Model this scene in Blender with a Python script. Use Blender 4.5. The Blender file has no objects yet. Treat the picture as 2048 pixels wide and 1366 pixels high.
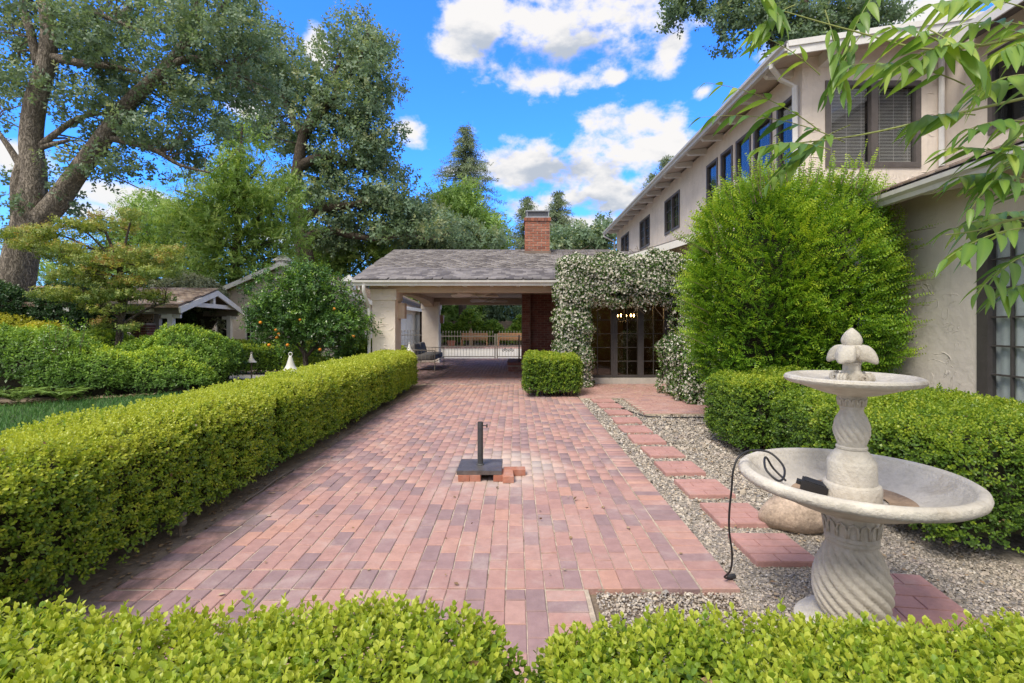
import bpy, math, random
import numpy as np
from mathutils import Vector, Matrix

random.seed(11)
rng = np.random.default_rng(7)
S = bpy.context.scene
COL = S.collection
PI = math.pi

# ------------------------------------------------------------------ camera
EYE = 1.42
cam_data = bpy.data.cameras.new('camera')
cam = bpy.data.objects.new('camera', cam_data)
COL.objects.link(cam)
cam.location = (0, 0, EYE)
cam.rotation_euler = (PI / 2, 0, 0)
cam_data.sensor_width = 36
cam_data.lens = 36 * 1000 / 2048
cam_data.shift_x = -9 / 2048
cam_data.shift_y = -35 / 2048
cam_data.clip_start = 0.05
cam_data.clip_end = 2000
S.camera = cam


def at(u, v, Y):
    """photo pixel (2048 wide) at depth Y -> world point"""
    return Vector(((u - 1033) / 1000 * Y, Y, EYE - (v - 648) / 1000 * Y))


# ------------------------------------------------------------------ sky and sun
SUN_EL, SUN_AZ = math.radians(54), math.radians(214)      # azimuth clockwise from +Y: behind the camera, to the left
W = bpy.data.worlds.new('World')
S.world = W
W.use_nodes = True
nt = W.node_tree
nt.nodes.clear()


class NT:
    def __init__(self, tree):
        self.t = tree

    def n(self, typ, **kw):
        nd = self.t.nodes.new(typ)
        for k, v in kw.items():
            if k.startswith('i_'):
                key = k[2:]
                key = int(key) if key.isdigit() else key.replace('_', ' ')
                self.set(nd.inputs[key], v)
            else:
                setattr(nd, k, v)
        return nd

    def set(self, sock, v):
        if isinstance(v, bpy.types.NodeSocket):
            self.t.links.new(v, sock)
        elif isinstance(v, bpy.types.Node):
            self.t.links.new(v.outputs[0], sock)
        else:
            if isinstance(v, (tuple, list)) and sock.type == 'RGBA' and len(v) == 3:
                v = (*v, 1)
            sock.default_value = v

    def math(self, op, a, b=0.0, c=None, clamp=False):
        m = self.n('ShaderNodeMath', operation=op, use_clamp=clamp)
        self.set(m.inputs[0], a)
        self.set(m.inputs[1], b)
        if c is not None:
            self.set(m.inputs[2], c)
        return m.outputs[0]

    def vmath(self, op, a, b=None):
        m = self.n('ShaderNodeVectorMath', operation=op)
        self.set(m.inputs[0], a)
        if b is not None:
            self.set(m.inputs[1], b)
        return m

    def mix(self, f, a, b, typ='MIX'):
        m = self.n('ShaderNodeMix', data_type='RGBA', blend_type=typ)
        self.set(m.inputs[0], f)
        self.set(m.inputs[6], a)
        self.set(m.inputs[7], b)
        return m.outputs[2]

    def smooth(self, x, a, b, lo=0.0, hi=1.0):
        m = self.n('ShaderNodeMapRange', interpolation_type='SMOOTHSTEP')
        for i, v in enumerate((x, a, b, lo, hi)):
            self.set(m.inputs[i], v)
        return m.outputs[0]

    def noise(self, vec, scale, detail=4, rough=0.55, dist=0.0, dims='3D'):
        m = self.n('ShaderNodeTexNoise', noise_dimensions=dims)
        self.set(m.inputs['Vector'], vec)
        self.set(m.inputs['Scale'], scale)
        self.set(m.inputs['Detail'], detail)
        self.set(m.inputs['Roughness'], rough)
        self.set(m.inputs['Distortion'], dist)
        return m.outputs[0]

    def ramp(self, f, stops):
        r = self.n('ShaderNodeValToRGB')
        el = r.color_ramp.elements
        while len(el) < len(stops):
            el.new(0.5)
        for e, (p, c) in zip(el, stops):
            e.position = p
            e.color = (*c, 1)
        self.set(r.inputs[0], f)
        return r.outputs[0]


def build_sky():
    g = NT(nt)
    strength = 0.08
    d = g.n('ShaderNodeTexCoord').outputs['Generated']
    sky = g.n('ShaderNodeTexSky', sky_type='NISHITA', sun_disc=False, sun_elevation=SUN_EL, sun_rotation=SUN_AZ,
              air_density=1.0, dust_density=0.6, ozone_density=2.0)
    blue = g.mix(1.0, sky, (0.37, 1.10, 2.5), 'MULTIPLY')
    sep = g.n('ShaderNodeSeparateXYZ', i_0=d)
    x, y, z = sep.outputs
    zz = g.math('ADD', g.math('MAXIMUM', z, 0.0), 0.28)
    p = g.n('ShaderNodeCombineXYZ', i_0=g.math('DIVIDE', x, zz), i_1=g.math('DIVIDE', y, zz), i_2=0.0).outputs[0]
    f1 = g.noise(g.vmath('MULTIPLY', d, (1, 1, 1.7)).outputs[0], 8.5, 7, 0.56, 0.15)
    f2 = g.noise(p, 1.1, 5, 0.55, 0.2)
    f5 = g.noise(g.vmath('MULTIPLY', d, (1, 1, 1.4)).outputs[0], 26.0, 6, 0.6, 0.1)
    blobs = [(1180, 50, 235, 78), (965, 40, 75, 95), (925, 105, 65, 32), (1345, 100, 55, 45), (1075, 162, 100, 34), (1290, 240, 125, 42),
             (1120, 332, 215, 62), (1225, 392, 195, 42), (822, 265, 32, 28), (635, 95, 26, 36), (1402, 185, 28, 20),
             (1228, 150, 26, 18), (1050, 418, 70, 30), (1150, 445, 120, 22), (300, 398, 140, 34), (170, 425, 90, 26), (20, 300, 60, 50), (520, 225, 60, 24),
             (1330, 290, 90, 34), (640, 480, 200, 40), (1620, 90, 90, 60), (1850, 20, 90, 40)]
    tot = None
    for (u, v, ru, rv) in blobs:
        D = Vector(((u - 1033) / 1000, 1, (648 - v) / 1000))
        k = 1 / D.length
        D.normalize()
        e = g.vmath('MULTIPLY', g.vmath('SUBTRACT', d, tuple(D)).outputs[0], (1000 / ru / k, 500 / ru / k, 1000 / rv / k)).outputs[0]
        b = g.math('SUBTRACT', 1.0, g.vmath('LENGTH', e).outputs['Value'])
        tot = b if tot is None else g.math('SMOOTH_MAX', tot, b, 0.25)
    inside = g.math('ADD', g.math('MAXIMUM', tot, -1.2), g.math('ADD', g.math('MULTIPLY', g.math('SUBTRACT', f1, 0.5), 2.8), g.math('MULTIPLY', g.math('SUBTRACT', f5, 0.5), 1.3)))
    # unseen sky is set cloudier than the view, for whiter, brighter fill light
    away = g.smooth(y, 0.62, 0.35)
    outside = g.math('MULTIPLY', g.math('SUBTRACT', g.math('ADD', f2, g.math('MULTIPLY', f1, 0.35)), 0.46), 4.0)
    dens = g.math('ADD', g.math('MULTIPLY', inside, g.math('SUBTRACT', 1.0, away)), g.math('MULTIPLY', outside, away))
    mask = g.smooth(dens, -0.05, 0.62)
    # thick parts show their grey undersides
    shade_blobs = [(1090, 352, 200, 42), (1230, 410, 230, 34), (1130, 110, 230, 40), (955, 85, 70, 30)]
    sh = None
    for (u, v, ru, rv) in shade_blobs:
        D = Vector(((u - 1033) / 1000, 1, (648 - v) / 1000))
        k = 1 / D.length
        D.normalize()
        e = g.vmath('MULTIPLY', g.vmath('SUBTRACT', d, tuple(D)).outputs[0], (1000 / ru / k, 500 / ru / k, 1000 / rv / k)).outputs[0]
        b = g.math('SUBTRACT', 1.0, g.vmath('LENGTH', e).outputs['Value'])
        sh = b if sh is None else g.math('MAXIMUM', sh, b)
    f3 = g.noise(g.vmath('MULTIPLY', g.vmath('ADD', d, (0.0, 0.0, 0.012)).outputs[0], (1, 1, 1.7)).outputs[0], 8.5, 7, 0.56, 0.15)
    lit = g.math('MULTIPLY', g.math('SUBTRACT', f1, f3), 2.2)
    f4 = g.noise(g.vmath('MULTIPLY', g.vmath('ADD', d, (0.3, 0.1, 0.0)).outputs[0], (1, 1, 2.2)).outputs[0], 11.0, 5, 0.55, 0.2)
    sh = g.math('SUBTRACT', g.math('ADD', g.math('MULTIPLY', g.math('MAXIMUM', sh, -0.6), 0.75), g.math('MULTIPLY', g.math('SUBTRACT', f4, 0.42), 2.2)), lit)
    sh = g.smooth(sh, 0.0, 1.0)
    cl = g.mix(sh, (5.0, 4.9, 4.85), (2.7, 3.0, 3.5))
    col = g.mix(mask, blue, cl)
    # pale haze towards the horizon
    hz = g.smooth(z, 0.26, 0.0, 0.0, 0.5)
    col = g.mix(hz, col, (2.8, 4.2, 5.5))
    bg = g.n('ShaderNodeBackground', i_0=col, i_1=strength)
    out = g.n('ShaderNodeOutputWorld', i_0=bg.outputs[0])


build_sky()

sun_data = bpy.data.lights.new('sun', 'SUN')
sun_data.energy = 1.65
sun_data.angle = math.radians(22)
sun_data.color = (1.0, 0.92, 0.80)
sun = bpy.data.objects.new('sun', sun_data)
COL.objects.link(sun)
sun.location = (-20, -20, 40)
_sd = Vector((math.sin(SUN_AZ) * math.cos(SUN_EL), math.cos(SUN_AZ) * math.cos(SUN_EL), math.sin(SUN_EL)))
sun.rotation_euler = _sd.to_track_quat('Z', 'Y').to_euler()

S.view_settings.view_transform = 'Standard'
S.view_settings.look = 'None'
S.view_settings.gamma = 1
S.view_settings.use_curve_mapping = False
S.view_settings.exposure = 1.27
S.render.engine = 'CYCLES'
S.cycles.max_bounces = 7
S.cycles.diffuse_bounces = 4
S.cycles.glossy_bounces = 3
S.cycles.transmission_bounces = 4
S.cycles.transparent_max_bounces = 8
S.cycles.use_denoising = True
S.cycles.caustics_reflective = False
S.cycles.caustics_refractive = False


# ------------------------------------------------------------------ materials
def new_mat(name):
    m = bpy.data.materials.new(name)
    m.use_nodes = True
    m.node_tree.nodes.clear()
    return m, NT(m.node_tree)


def finish(g, bsdf, disp=None):
    o = g.n('ShaderNodeOutputMaterial')
    g.t.links.new(bsdf.outputs[0], o.inputs[0])


def pos_of(g):
    return g.n('ShaderNodeNewGeometry').outputs['Position']


def plain(name, col, rough=0.6, var=0.15, scale=6.0, bump=0.0, bscale=40.0, metal=0.0, spec=0.4, stain=0.0, stain_col=(0.1, 0.09, 0.08)):
    """solid colour broken up by two scales of noise, with optional fine relief and stains"""
    m, g = new_mat(name)
    p = pos_of(g)
    f = g.noise(p, scale, 5, 0.6)
    f2 = g.noise(p, scale * 7, 3, 0.6)
    ff = g.math('ADD', g.math('MULTIPLY', f, 0.65), g.math('MULTIPLY', f2, 0.35))
    lo = tuple(max(0, c * (1 - var * 1.6)) for c in col)
    hi = tuple(min(1, c * (1 + var * 1.3)) for c in col)
    c = g.ramp(ff, [(0.3, lo), (0.7, hi)])
    if stain:
        s = g.smooth(g.noise(g.vmath('MULTIPLY', p, (1, 1, 0.35)).outputs[0], scale * 0.7, 6, 0.7, 0.6), 0.52, 0.72, 0.0, stain)
        c = g.mix(s, c, stain_col)
    b = g.n('ShaderNodeBsdfPrincipled')
    g.set(b.inputs['Base Color'], c)
    g.set(b.inputs['Roughness'], rough)
    g.set(b.inputs['Metallic'], metal)
    g.set(b.inputs['Specular IOR Level'], spec)
    if bump:
        bp = g.n('ShaderNodeBump', i_Strength=bump, i_Distance=0.01, i_Height=g.noise(p, bscale, 5, 0.65))
        g.set(b.inputs['Normal'], bp)
    finish(g, b)
    return m


def stucco(name, col):
    """hand-trowelled plaster: soft lumps plus short curved ridges"""
    m, g = new_mat(name)
    p = pos_of(g)
    f = g.noise(p, 1.3, 5, 0.6)
    c = g.ramp(f, [(0.3, tuple(k * 0.86 for k in col)), (0.7, tuple(min(1, k * 1.08) for k in col))])
    streak = g.smooth(g.noise(g.vmath('MULTIPLY', p, (3, 3, 0.35)).outputs[0], 2.2, 5, 0.65), 0.52, 0.75, 0.0, 0.36)
    c = g.mix(streak, c, tuple(k * 0.62 for k in col))
    b = g.n('ShaderNodeBsdfPrincipled')
    g.set(b.inputs['Base Color'], c)
    g.set(b.inputs['Roughness'], 0.85)
    g.set(b.inputs['Specular IOR Level'], 0.2)
    w = g.noise(p, 3.2, 2, 0.5, 1.2)
    ridge = g.smooth(g.math('ABSOLUTE', g.math('SUBTRACT', g.math('FRACT', g.math('MULTIPLY', w, 5.0)), 0.5)), 0.42, 0.5)
    gate = g.smooth(g.noise(p, 2.1, 2, 0.5), 0.52, 0.6)
    h = g.math('ADD', g.math('MULTIPLY', g.math('MULTIPLY', ridge, gate), 0.7), g.math('ADD', g.noise(p, 9, 4, 0.6), g.math('MULTIPLY', g.noise(p, 120, 3, 0.6), 0.15)))
    bp = g.n('ShaderNodeBump', i_Strength=0.55, i_Distance=0.02, i_Height=h)
    g.set(b.inputs['Normal'], bp)
    finish(g, b)
    return m


def brickmat(name, stops, dust=None, bump=0.5, spec=0.25, lime=(0.55, 0.44, 0.40), bl=0.42):
    """fired clay: tone per brick from the 'tint' attribute, speckle, soot and lime bloom"""
    m, g = new_mat(name)
    p = pos_of(g)
    t = g.n('ShaderNodeAttribute', attribute_name='tint').outputs['Fac']
    c = g.ramp(t, stops)
    mott = g.noise(p, 14, 5, 0.65)
    c = g.mix(0.55, c, g.ramp(mott, [(0.3, (0.62, 0.60, 0.62)), (0.7, (1.0, 1.0, 1.0))]), 'MULTIPLY')
    spk = g.smooth(g.noise(p, 220, 2, 0.5), 0.62, 0.75, 0, 0.35)
    c = g.mix(spk, c, (0.12, 0.09, 0.085))
    bloom = g.smooth(g.noise(p, 2.3, 6, 0.7, 0.5), 0.48, 0.74, 0, bl)
    c = g.mix(bloom, c, lime)
    soot = g.smooth(g.noise(g.vmath('ADD', p, (7, 3, 1)).outputs[0], 5.0, 6, 0.75), 0.60, 0.74, 0, 0.5)
    c = g.mix(soot, c, (0.11, 0.085, 0.08))
    if dust:
        # damp black grime creeps in from the soil strip along the left border
        sx = g.n('ShaderNodeSeparateXYZ', i_0=p).outputs[0]
        grime = g.math('MULTIPLY', g.smooth(sx, -1.72, -2.1), g.smooth(g.noise(g.vmath('MULTIPLY', p, (2.5, 1, 1)).outputs[0], 3.0, 6, 0.7), 0.36, 0.60, 0, 0.72))
        c = g.mix(grime, c, (0.085, 0.07, 0.06))
        (cx, cy, r) = dust
        q = g.vmath('SUBTRACT', p, (cx, cy, 0)).outputs[0]
        q = g.vmath('MULTIPLY', q, (1, 0.8, 0)).outputs[0]
        rr = g.math('ADD', g.vmath('LENGTH', q).outputs['Value'], g.math('MULTIPLY', g.math('SUBTRACT', g.noise(p, 6, 5, 0.7), 0.5), 0.5))
        c = g.mix(g.smooth(rr, r, r * 0.45, 0, 0.42), c, (0.62, 0.58, 0.52))
    b = g.n('ShaderNodeBsdfPrincipled')
    g.set(b.inputs['Base Color'], c)
    g.set(b.inputs['Roughness'], 0.78)
    g.set(b.inputs['Specular IOR Level'], spec)
    bp = g.n('ShaderNodeBump', i_Strength=bump, i_Distance=0.006, i_Height=g.math('ADD', g.noise(p, 60, 5, 0.7), g.math('MULTIPLY', g.noise(p, 260, 2, 0.5), 0.4)))
    g.set(b.inputs['Normal'], bp)
    finish(g, b)
    return m


def leafmat(name, stops, trans=0.28, rough=0.42, spec=0.35):
    m, g = new_mat(name)
    t = g.n('ShaderNodeAttribute', attribute_name='tint').outputs['Fac']
    c = g.ramp(t, stops)
    b = g.n('ShaderNodeBsdfPrincipled')
    g.set(b.inputs['Base Color'], c)
    g.set(b.inputs['Roughness'], rough)
    g.set(b.inputs['Specular IOR Level'], spec)
    tr = g.n('ShaderNodeBsdfTranslucent')
    g.set(tr.inputs[0], g.mix(1.0, c, (1.15, 1.1, 0.55), 'MULTIPLY'))
    mx = g.n('ShaderNodeMixShader')
    g.set(mx.inputs[0], trans)
    g.t.links.new(b.outputs[0], mx.inputs[1])
    g.t.links.new(tr.outputs[0], mx.inputs[2])
    finish(g, mx)
    return m


def bark(name, col, scale=1.0):
    """deep lengthwise furrows over mottled ridges"""
    m, g = new_mat(name)
    p = pos_of(g)
    w = g.n('ShaderNodeTexNoise', i_Scale=2.2, i_Detail=3.0, i_Vector=p).outputs[1]
    q = g.vmath('MULTIPLY', g.vmath('ADD', p, g.vmath('MULTIPLY', w, (0.35, 0.35, 0.2)).outputs[0]).outputs[0], (1, 1, 0.13)).outputs[0]
    n1 = g.noise(q, 24 * scale, 5, 0.65)
    crack = g.smooth(g.math('ABSOLUTE', g.math('SUBTRACT', n1, 0.5)), 0.0, 0.06)
    f = g.noise(p, 3 * scale, 5, 0.6)
    c = g.ramp(f, [(0.3, tuple(k * 0.75 for k in col)), (0.7, tuple(min(1, k * 1.25) for k in col))])
    c = g.mix(crack, tuple(k * 0.5 for k in col), c)
    lich = g.smooth(g.noise(g.vmath('ADD', p, (3, 9, 2)).outputs[0], 2.6, 6, 0.7), 0.56, 0.7, 0, 0.3)
    c = g.mix(lich, c, tuple(min(1, k * 1.55) for k in col))
    b = g.n('ShaderNodeBsdfPrincipled')
    g.set(b.inputs['Base Color'], c)
    g.set(b.inputs['Roughness'], 0.9)
    g.set(b.inputs['Specular IOR Level'], 0.15)
    bp = g.n('ShaderNodeBump', i_Strength=0.8, i_Distance=0.05, i_Height=g.math('ADD', crack, g.math('MULTIPLY', g.noise(p, 30, 4, 0.6), 0.5)))
    g.set(b.inputs['Normal'], bp)
    finish(g, b)
    return m


def glassmat(name, tint=(0.94, 0.95, 0.95), rough=0.02):
    m, g = new_mat(name)
    fr = g.n('ShaderNodeFresnel', i_IOR=1.52)
    tr = g.n('ShaderNodeBsdfTransparent', i_Color=tint)
    p = pos_of(g)
    bp = g.n('ShaderNodeBump', i_Strength=0.04, i_Distance=0.02, i_Height=g.noise(p, 1.6, 2, 0.5))
    gl = g.n('ShaderNodeBsdfGlossy', i_Roughness=rough, i_Color=(0.72, 0.74, 0.74))
    g.set(gl.inputs['Normal'], bp)
    mx = g.n('ShaderNodeMixShader')
    front = g.math('SUBTRACT', 1.0, g.n('ShaderNodeNewGeometry').outputs['Backfacing'])      # only the outer face mirrors
    g.set(mx.inputs[0], g.math('MULTIPLY', g.math('ADD', g.math('MULTIPLY', fr, 0.95), 0.06, clamp=True), front))
    g.t.links.new(tr.outputs[0], mx.inputs[1])
    g.t.links.new(gl.outputs[0], mx.inputs[2])
    finish(g, mx)
    return m


def emit(name, col, strength):
    m, g = new_mat(name)
    e = g.n('ShaderNodeEmission', i_0=col, i_1=strength)
    finish(g, e)
    return m


M = {}
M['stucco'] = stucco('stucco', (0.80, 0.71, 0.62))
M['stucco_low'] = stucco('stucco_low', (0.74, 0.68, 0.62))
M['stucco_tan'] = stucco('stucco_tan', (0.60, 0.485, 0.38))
M['white_paint'] = plain('white_paint', (0.74, 0.73, 0.71), 0.5, 0.08, 3, 0.1, 60, stain=0.25, stain_col=(0.4, 0.37, 0.33))
M['gutter'] = plain('gutter', (0.62, 0.61, 0.58), 0.4, 0.08, 3, stain=0.2, stain_col=(0.35, 0.33, 0.3))
M['soffit'] = plain('soffit', (0.56, 0.47, 0.40), 0.7, 0.1, 4, 0.2, 50)
M['ceiling'] = plain('ceiling', (0.50, 0.42, 0.36), 0.8, 0.08, 3, 0.2, 60)
M['dark_frame'] = plain('dark_frame', (0.075, 0.068, 0.066), 0.45, 0.15, 8, 0.1, 60)
M['bronze_frame'] = plain('bronze_frame', (0.13, 0.115, 0.11), 0.45, 0.15, 8, 0.1, 60)
M['glass'] = glassmat('glass')
M['dark_glass'] = glassmat('dark_glass', (0.80, 0.83, 0.84))
M['blind'] = plain('blind', (0.58, 0.56, 0.54), 0.5, 0.05)
M['curtain'] = plain('curtain', (0.62, 0.68, 0.70), 0.9, 0.08, 3)
M['room_dark'] = plain('room_dark', (0.045, 0.04, 0.038), 0.8, 0.2, 2)
M['room_wall'] = plain('room_wall', (0.12, 0.08, 0.045), 0.8, 0.1, 2)
M['paver'] = brickmat('paver', [(0.0, (0.325, 0.225, 0.23)), (0.22, (0.38, 0.25, 0.25)), (0.42, (0.435, 0.26, 0.24)), (0.62, (0.485, 0.285, 0.25)), (0.82, (0.515, 0.32, 0.28)), (1.0, (0.55, 0.315, 0.25))], dust=(-0.12, 4.95, 0.7), lime=(0.58, 0.48, 0.44), bl=0.42)
M['old_brick'] = brickmat('old_brick', [(0.0, (0.26, 0.105, 0.075)), (0.35, (0.36, 0.14, 0.09)), (0.7, (0.43, 0.175, 0.115)), (1.0, (0.50, 0.235, 0.165))])
M['dark_brick'] = brickmat('dark_brick', [(0.0, (0.17, 0.07, 0.055)), (0.5, (0.23, 0.09, 0.066)), (1.0, (0.30, 0.125, 0.09))])
M['mortar'] = plain('mortar', (0.43, 0.37, 0.31), 0.95, 0.2, 8, 0.5, 120)
M['dark_mortar'] = plain('dark_mortar', (0.30, 0.22, 0.18), 0.95, 0.2, 8, 0.5, 120)
M['joint_sand'] = plain('joint_sand', (0.50, 0.42, 0.33), 0.95, 0.35, 3.5, 0.6, 90, stain=0.85, stain_col=(0.13, 0.085, 0.045))
M['step_stone'] = plain('step_stone', (0.47, 0.26, 0.235), 0.85, 0.14, 5, 0.5, 150, stain=0.3, stain_col=(0.5, 0.4, 0.36))
M['shingle'] = brickmat('shingle', [(0.0, (0.115, 0.106, 0.108)), (0.5, (0.19, 0.177, 0.176)), (1.0, (0.27, 0.252, 0.248))], bump=0.6, spec=0.1, lime=(0.22, 0.205, 0.20), bl=0.18)
M['shake'] = brickmat('shake', [(0.0, (0.15, 0.11, 0.085)), (0.5, (0.25, 0.19, 0.145)), (1.0, (0.35, 0.285, 0.23))], bump=0.7, spec=0.1)
M['cast_stone'] = plain('cast_stone', (0.60, 0.56, 0.49), 0.88, 0.16, 5, 0.8, 55, stain=0.55, stain_col=(0.30, 0.245, 0.175))
M['dirt_stone'] = plain('dirt_stone', (0.38, 0.27, 0.18), 0.9, 0.3, 9, 0.4, 70)
M['rock'] = plain('rock', (0.44, 0.34, 0.26), 0.92, 0.4, 9, 1.0, 22, stain=0.7, stain_col=(0.2, 0.16, 0.13))
M['iron'] = plain('iron', (0.055, 0.056, 0.06), 0.5, 0.25, 14, 0.2, 80, spec=0.5)
M['steel_plate'] = plain('steel_plate', (0.17, 0.155, 0.15), 0.42, 0.3, 7, 0.15, 60, metal=0.5, stain=0.55, stain_col=(0.24, 0.15, 0.09))
M['sheet_metal'] = plain('sheet_metal', (0.42, 0.43, 0.44), 0.4, 0.15, 8, metal=0.7)
M['rubber'] = plain('rubber', (0.025, 0.025, 0.028), 0.5, 0.1)
M['gate_paint'] = plain('gate_paint', (0.27, 0.24, 0.205), 0.5, 0.1, 8)
M['cushion'] = plain('cushion', (0.17, 0.165, 0.165), 0.9, 0.1, 20, 0.3, 300)
M['wood'] = plain('wood', (0.42, 0.22, 0.11), 0.6, 0.2, 9, 0.2, 60)
M['grey_wood'] = plain('grey_wood', (0.21, 0.165, 0.13), 0.85, 0.25, 7, 0.4, 60)
M['lattice_wood'] = plain('lattice_wood', (0.47, 0.33, 0.22), 0.8, 0.15, 7)
M['concrete'] = plain('concrete', (0.50, 0.47, 0.42), 0.9, 0.12, 3, 0.4, 90, stain=0.25, stain_col=(0.3, 0.27, 0.23))
M['soil'] = plain('soil', (0.21, 0.165, 0.12), 0.95, 0.35, 6, 0.9, 50, stain=0.5, stain_col=(0.12, 0.09, 0.06))
M['orange_skin'] = plain('orange_skin', (0.75, 0.27, 0.02), 0.45, 0.1, 20, 0.15, 200)
M['bark'] = bark('bark', (0.30, 0.26, 0.215))
M['dark_bark'] = bark('dark_bark', (0.16, 0.13, 0.105), 1.4)
M['twig'] = plain('twig', (0.17, 0.125, 0.085), 0.9, 0.25, 20)
M['shade_core'] = plain('shade_core', (0.035, 0.034, 0.018), 0.95, 0.5, 25)  # near-black tone for the shade deep in foliage
M['pebble'] = brickmat('pebble', [(0.0, (0.16, 0.155, 0.155)), (0.25, (0.31, 0.29, 0.27)), (0.5, (0.45, 0.39, 0.32)), (0.75, (0.56, 0.49, 0.40)), (1.0, (0.66, 0.62, 0.55))], bump=0.2)
M['gravel_bed'] = plain('gravel_bed', (0.30, 0.265, 0.22), 0.95, 0.6, 30, 1.0, 70)
M['turf'] = plain('turf', (0.045, 0.085, 0.025), 0.95, 0.3, 5, 0.8, 80)
G = leafmat
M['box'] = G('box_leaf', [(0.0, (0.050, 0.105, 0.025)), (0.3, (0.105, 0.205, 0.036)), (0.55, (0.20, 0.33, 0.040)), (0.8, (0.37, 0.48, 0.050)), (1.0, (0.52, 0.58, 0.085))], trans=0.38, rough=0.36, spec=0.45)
M['bigbush'] = G('bigbush_leaf', [(0.0, (0.05, 0.12, 0.02)), (0.4, (0.13, 0.28, 0.028)), (0.7, (0.28, 0.47, 0.038)), (1.0, (0.50, 0.62, 0.06))], trans=0.36, rough=0.36, spec=0.45)
M['oak'] = G('oak_leaf', [(0.0, (0.105, 0.17, 0.105)), (0.5, (0.20, 0.305, 0.195)), (0.85, (0.27, 0.37, 0.25)), (1.0, (0.36, 0.41, 0.24))], trans=0.38)
M['walnut'] = G('walnut_leaf', [(0.0, (0.134, 0.238, 0.059)), (0.5, (0.282, 0.460, 0.119)), (1.0, (0.505, 0.639, 0.193))], trans=0.35)
M['pine'] = G('pine_needle', [(0.0, (0.11, 0.16, 0.095)), (0.6, (0.21, 0.28, 0.15)), (1.0, (0.30, 0.32, 0.18))], trans=0.15)
M['maple'] = G('maple_leaf', [(0.0, (0.123, 0.209, 0.062)), (0.45, (0.259, 0.345, 0.092)), (0.8, (0.431, 0.469, 0.123)), (1.0, (0.407, 0.271, 0.099))], trans=0.38)
M['citrus'] = G('citrus_leaf', [(0.0, (0.034, 0.084, 0.024)), (0.5, (0.088, 0.196, 0.041)), (0.85, (0.203, 0.365, 0.054)), (1.0, (0.378, 0.540, 0.074))], rough=0.3, spec=0.5)
M['pitto'] = G('pittosporum_leaf', [(0.0, (0.045, 0.105, 0.030)), (0.45, (0.128, 0.247, 0.045)), (0.8, (0.270, 0.435, 0.068)), (1.0, (0.540, 0.660, 0.075))])
M['gold'] = G('gold_leaf', [(0.0, (0.103, 0.161, 0.023)), (0.5, (0.310, 0.368, 0.040)), (1.0, (0.575, 0.540, 0.057))])
M['ivy'] = G('ivy_leaf', [(0.0, (0.025, 0.063, 0.025)), (0.6, (0.063, 0.133, 0.049)), (1.0, (0.140, 0.238, 0.084))], rough=0.35, spec=0.45)
M['grey_leaf'] = G('grey_leaf', [(0.0, (0.11, 0.15, 0.10)), (0.6, (0.26, 0.31, 0.22)), (1.0, (0.47, 0.50, 0.38))])
M['jasmine'] = G('jasmine_leaf', [(0.0, (0.035, 0.081, 0.025)), (0.6, (0.094, 0.188, 0.044)), (1.0, (0.213, 0.350, 0.069))])
M['petal'] = G('petal', [(0.0, (0.56, 0.52, 0.43)), (0.5, (0.74, 0.71, 0.63)), (1.0, (0.84, 0.82, 0.77))], trans=0.2, rough=0.7, spec=0.1)
M['vine'] = G('vine_leaf', [(0.0, (0.05, 0.12, 0.02)), (0.5, (0.14, 0.27, 0.035)), (1.0, (0.30, 0.42, 0.06))], trans=0.35)
M['fern'] = G('fern_leaf', [(0.0, (0.091, 0.182, 0.052)), (1.0, (0.286, 0.429, 0.104))])
M['grass'] = G('grass_blade', [(0.0, (0.041, 0.120, 0.035)), (0.6, (0.080, 0.202, 0.048)), (1.0, (0.161, 0.305, 0.080))], trans=0.2, rough=0.5)
M['litter'] = G('litter_leaf', [(0.0, (0.13, 0.08, 0.045)), (0.5, (0.33, 0.22, 0.12)), (1.0, (0.58, 0.49, 0.36))], trans=0.05, rough=0.8)
M['pistache'] = G('pistache_leaf', [(0.0, (0.075, 0.175, 0.045)), (0.4, (0.14, 0.275, 0.055)), (0.75, (0.27, 0.43, 0.075)), (1.0, (0.44, 0.57, 0.11))], trans=0.48, rough=0.38, spec=0.45)
M['leaf_stem'] = plain('leaf_stem', (0.26, 0.30, 0.09), 0.6, 0.15)


# ------------------------------------------------------------------ object helpers
def tag(o, label=None, cat=None, group=None, kind=None):
    if label: o['label'] = label
    if cat: o['category'] = cat
    if group: o['group'] = group
    if kind: o['kind'] = kind
    return o


def thing(name, label, cat, loc=(0, 0, 0), rotz=0.0, group=None):
    o = bpy.data.objects.new(name, None)
    o.empty_display_size = 0.2
    COL.objects.link(o)
    o.location = loc
    o.rotation_euler = (0, 0, rotz)
    return tag(o, label, cat, group)


def wloc(o):
    v = Vector((0, 0, 0))
    while o is not None:
        v = v + o.location
        o = o.parent
    return v


def link(name, me, parent=None, loc=None):
    o = bpy.data.objects.new(name, me)
    COL.objects.link(o)
    if parent is not None:
        o.parent = parent
    if loc is not None:
        o.location = loc
    return o


def copy_tree(o, parent=None):
    c = o.copy()
    COL.objects.link(c)
    c.parent = parent
    for ch in list(o.children):
        copy_tree(ch, c)
    return c


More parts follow.
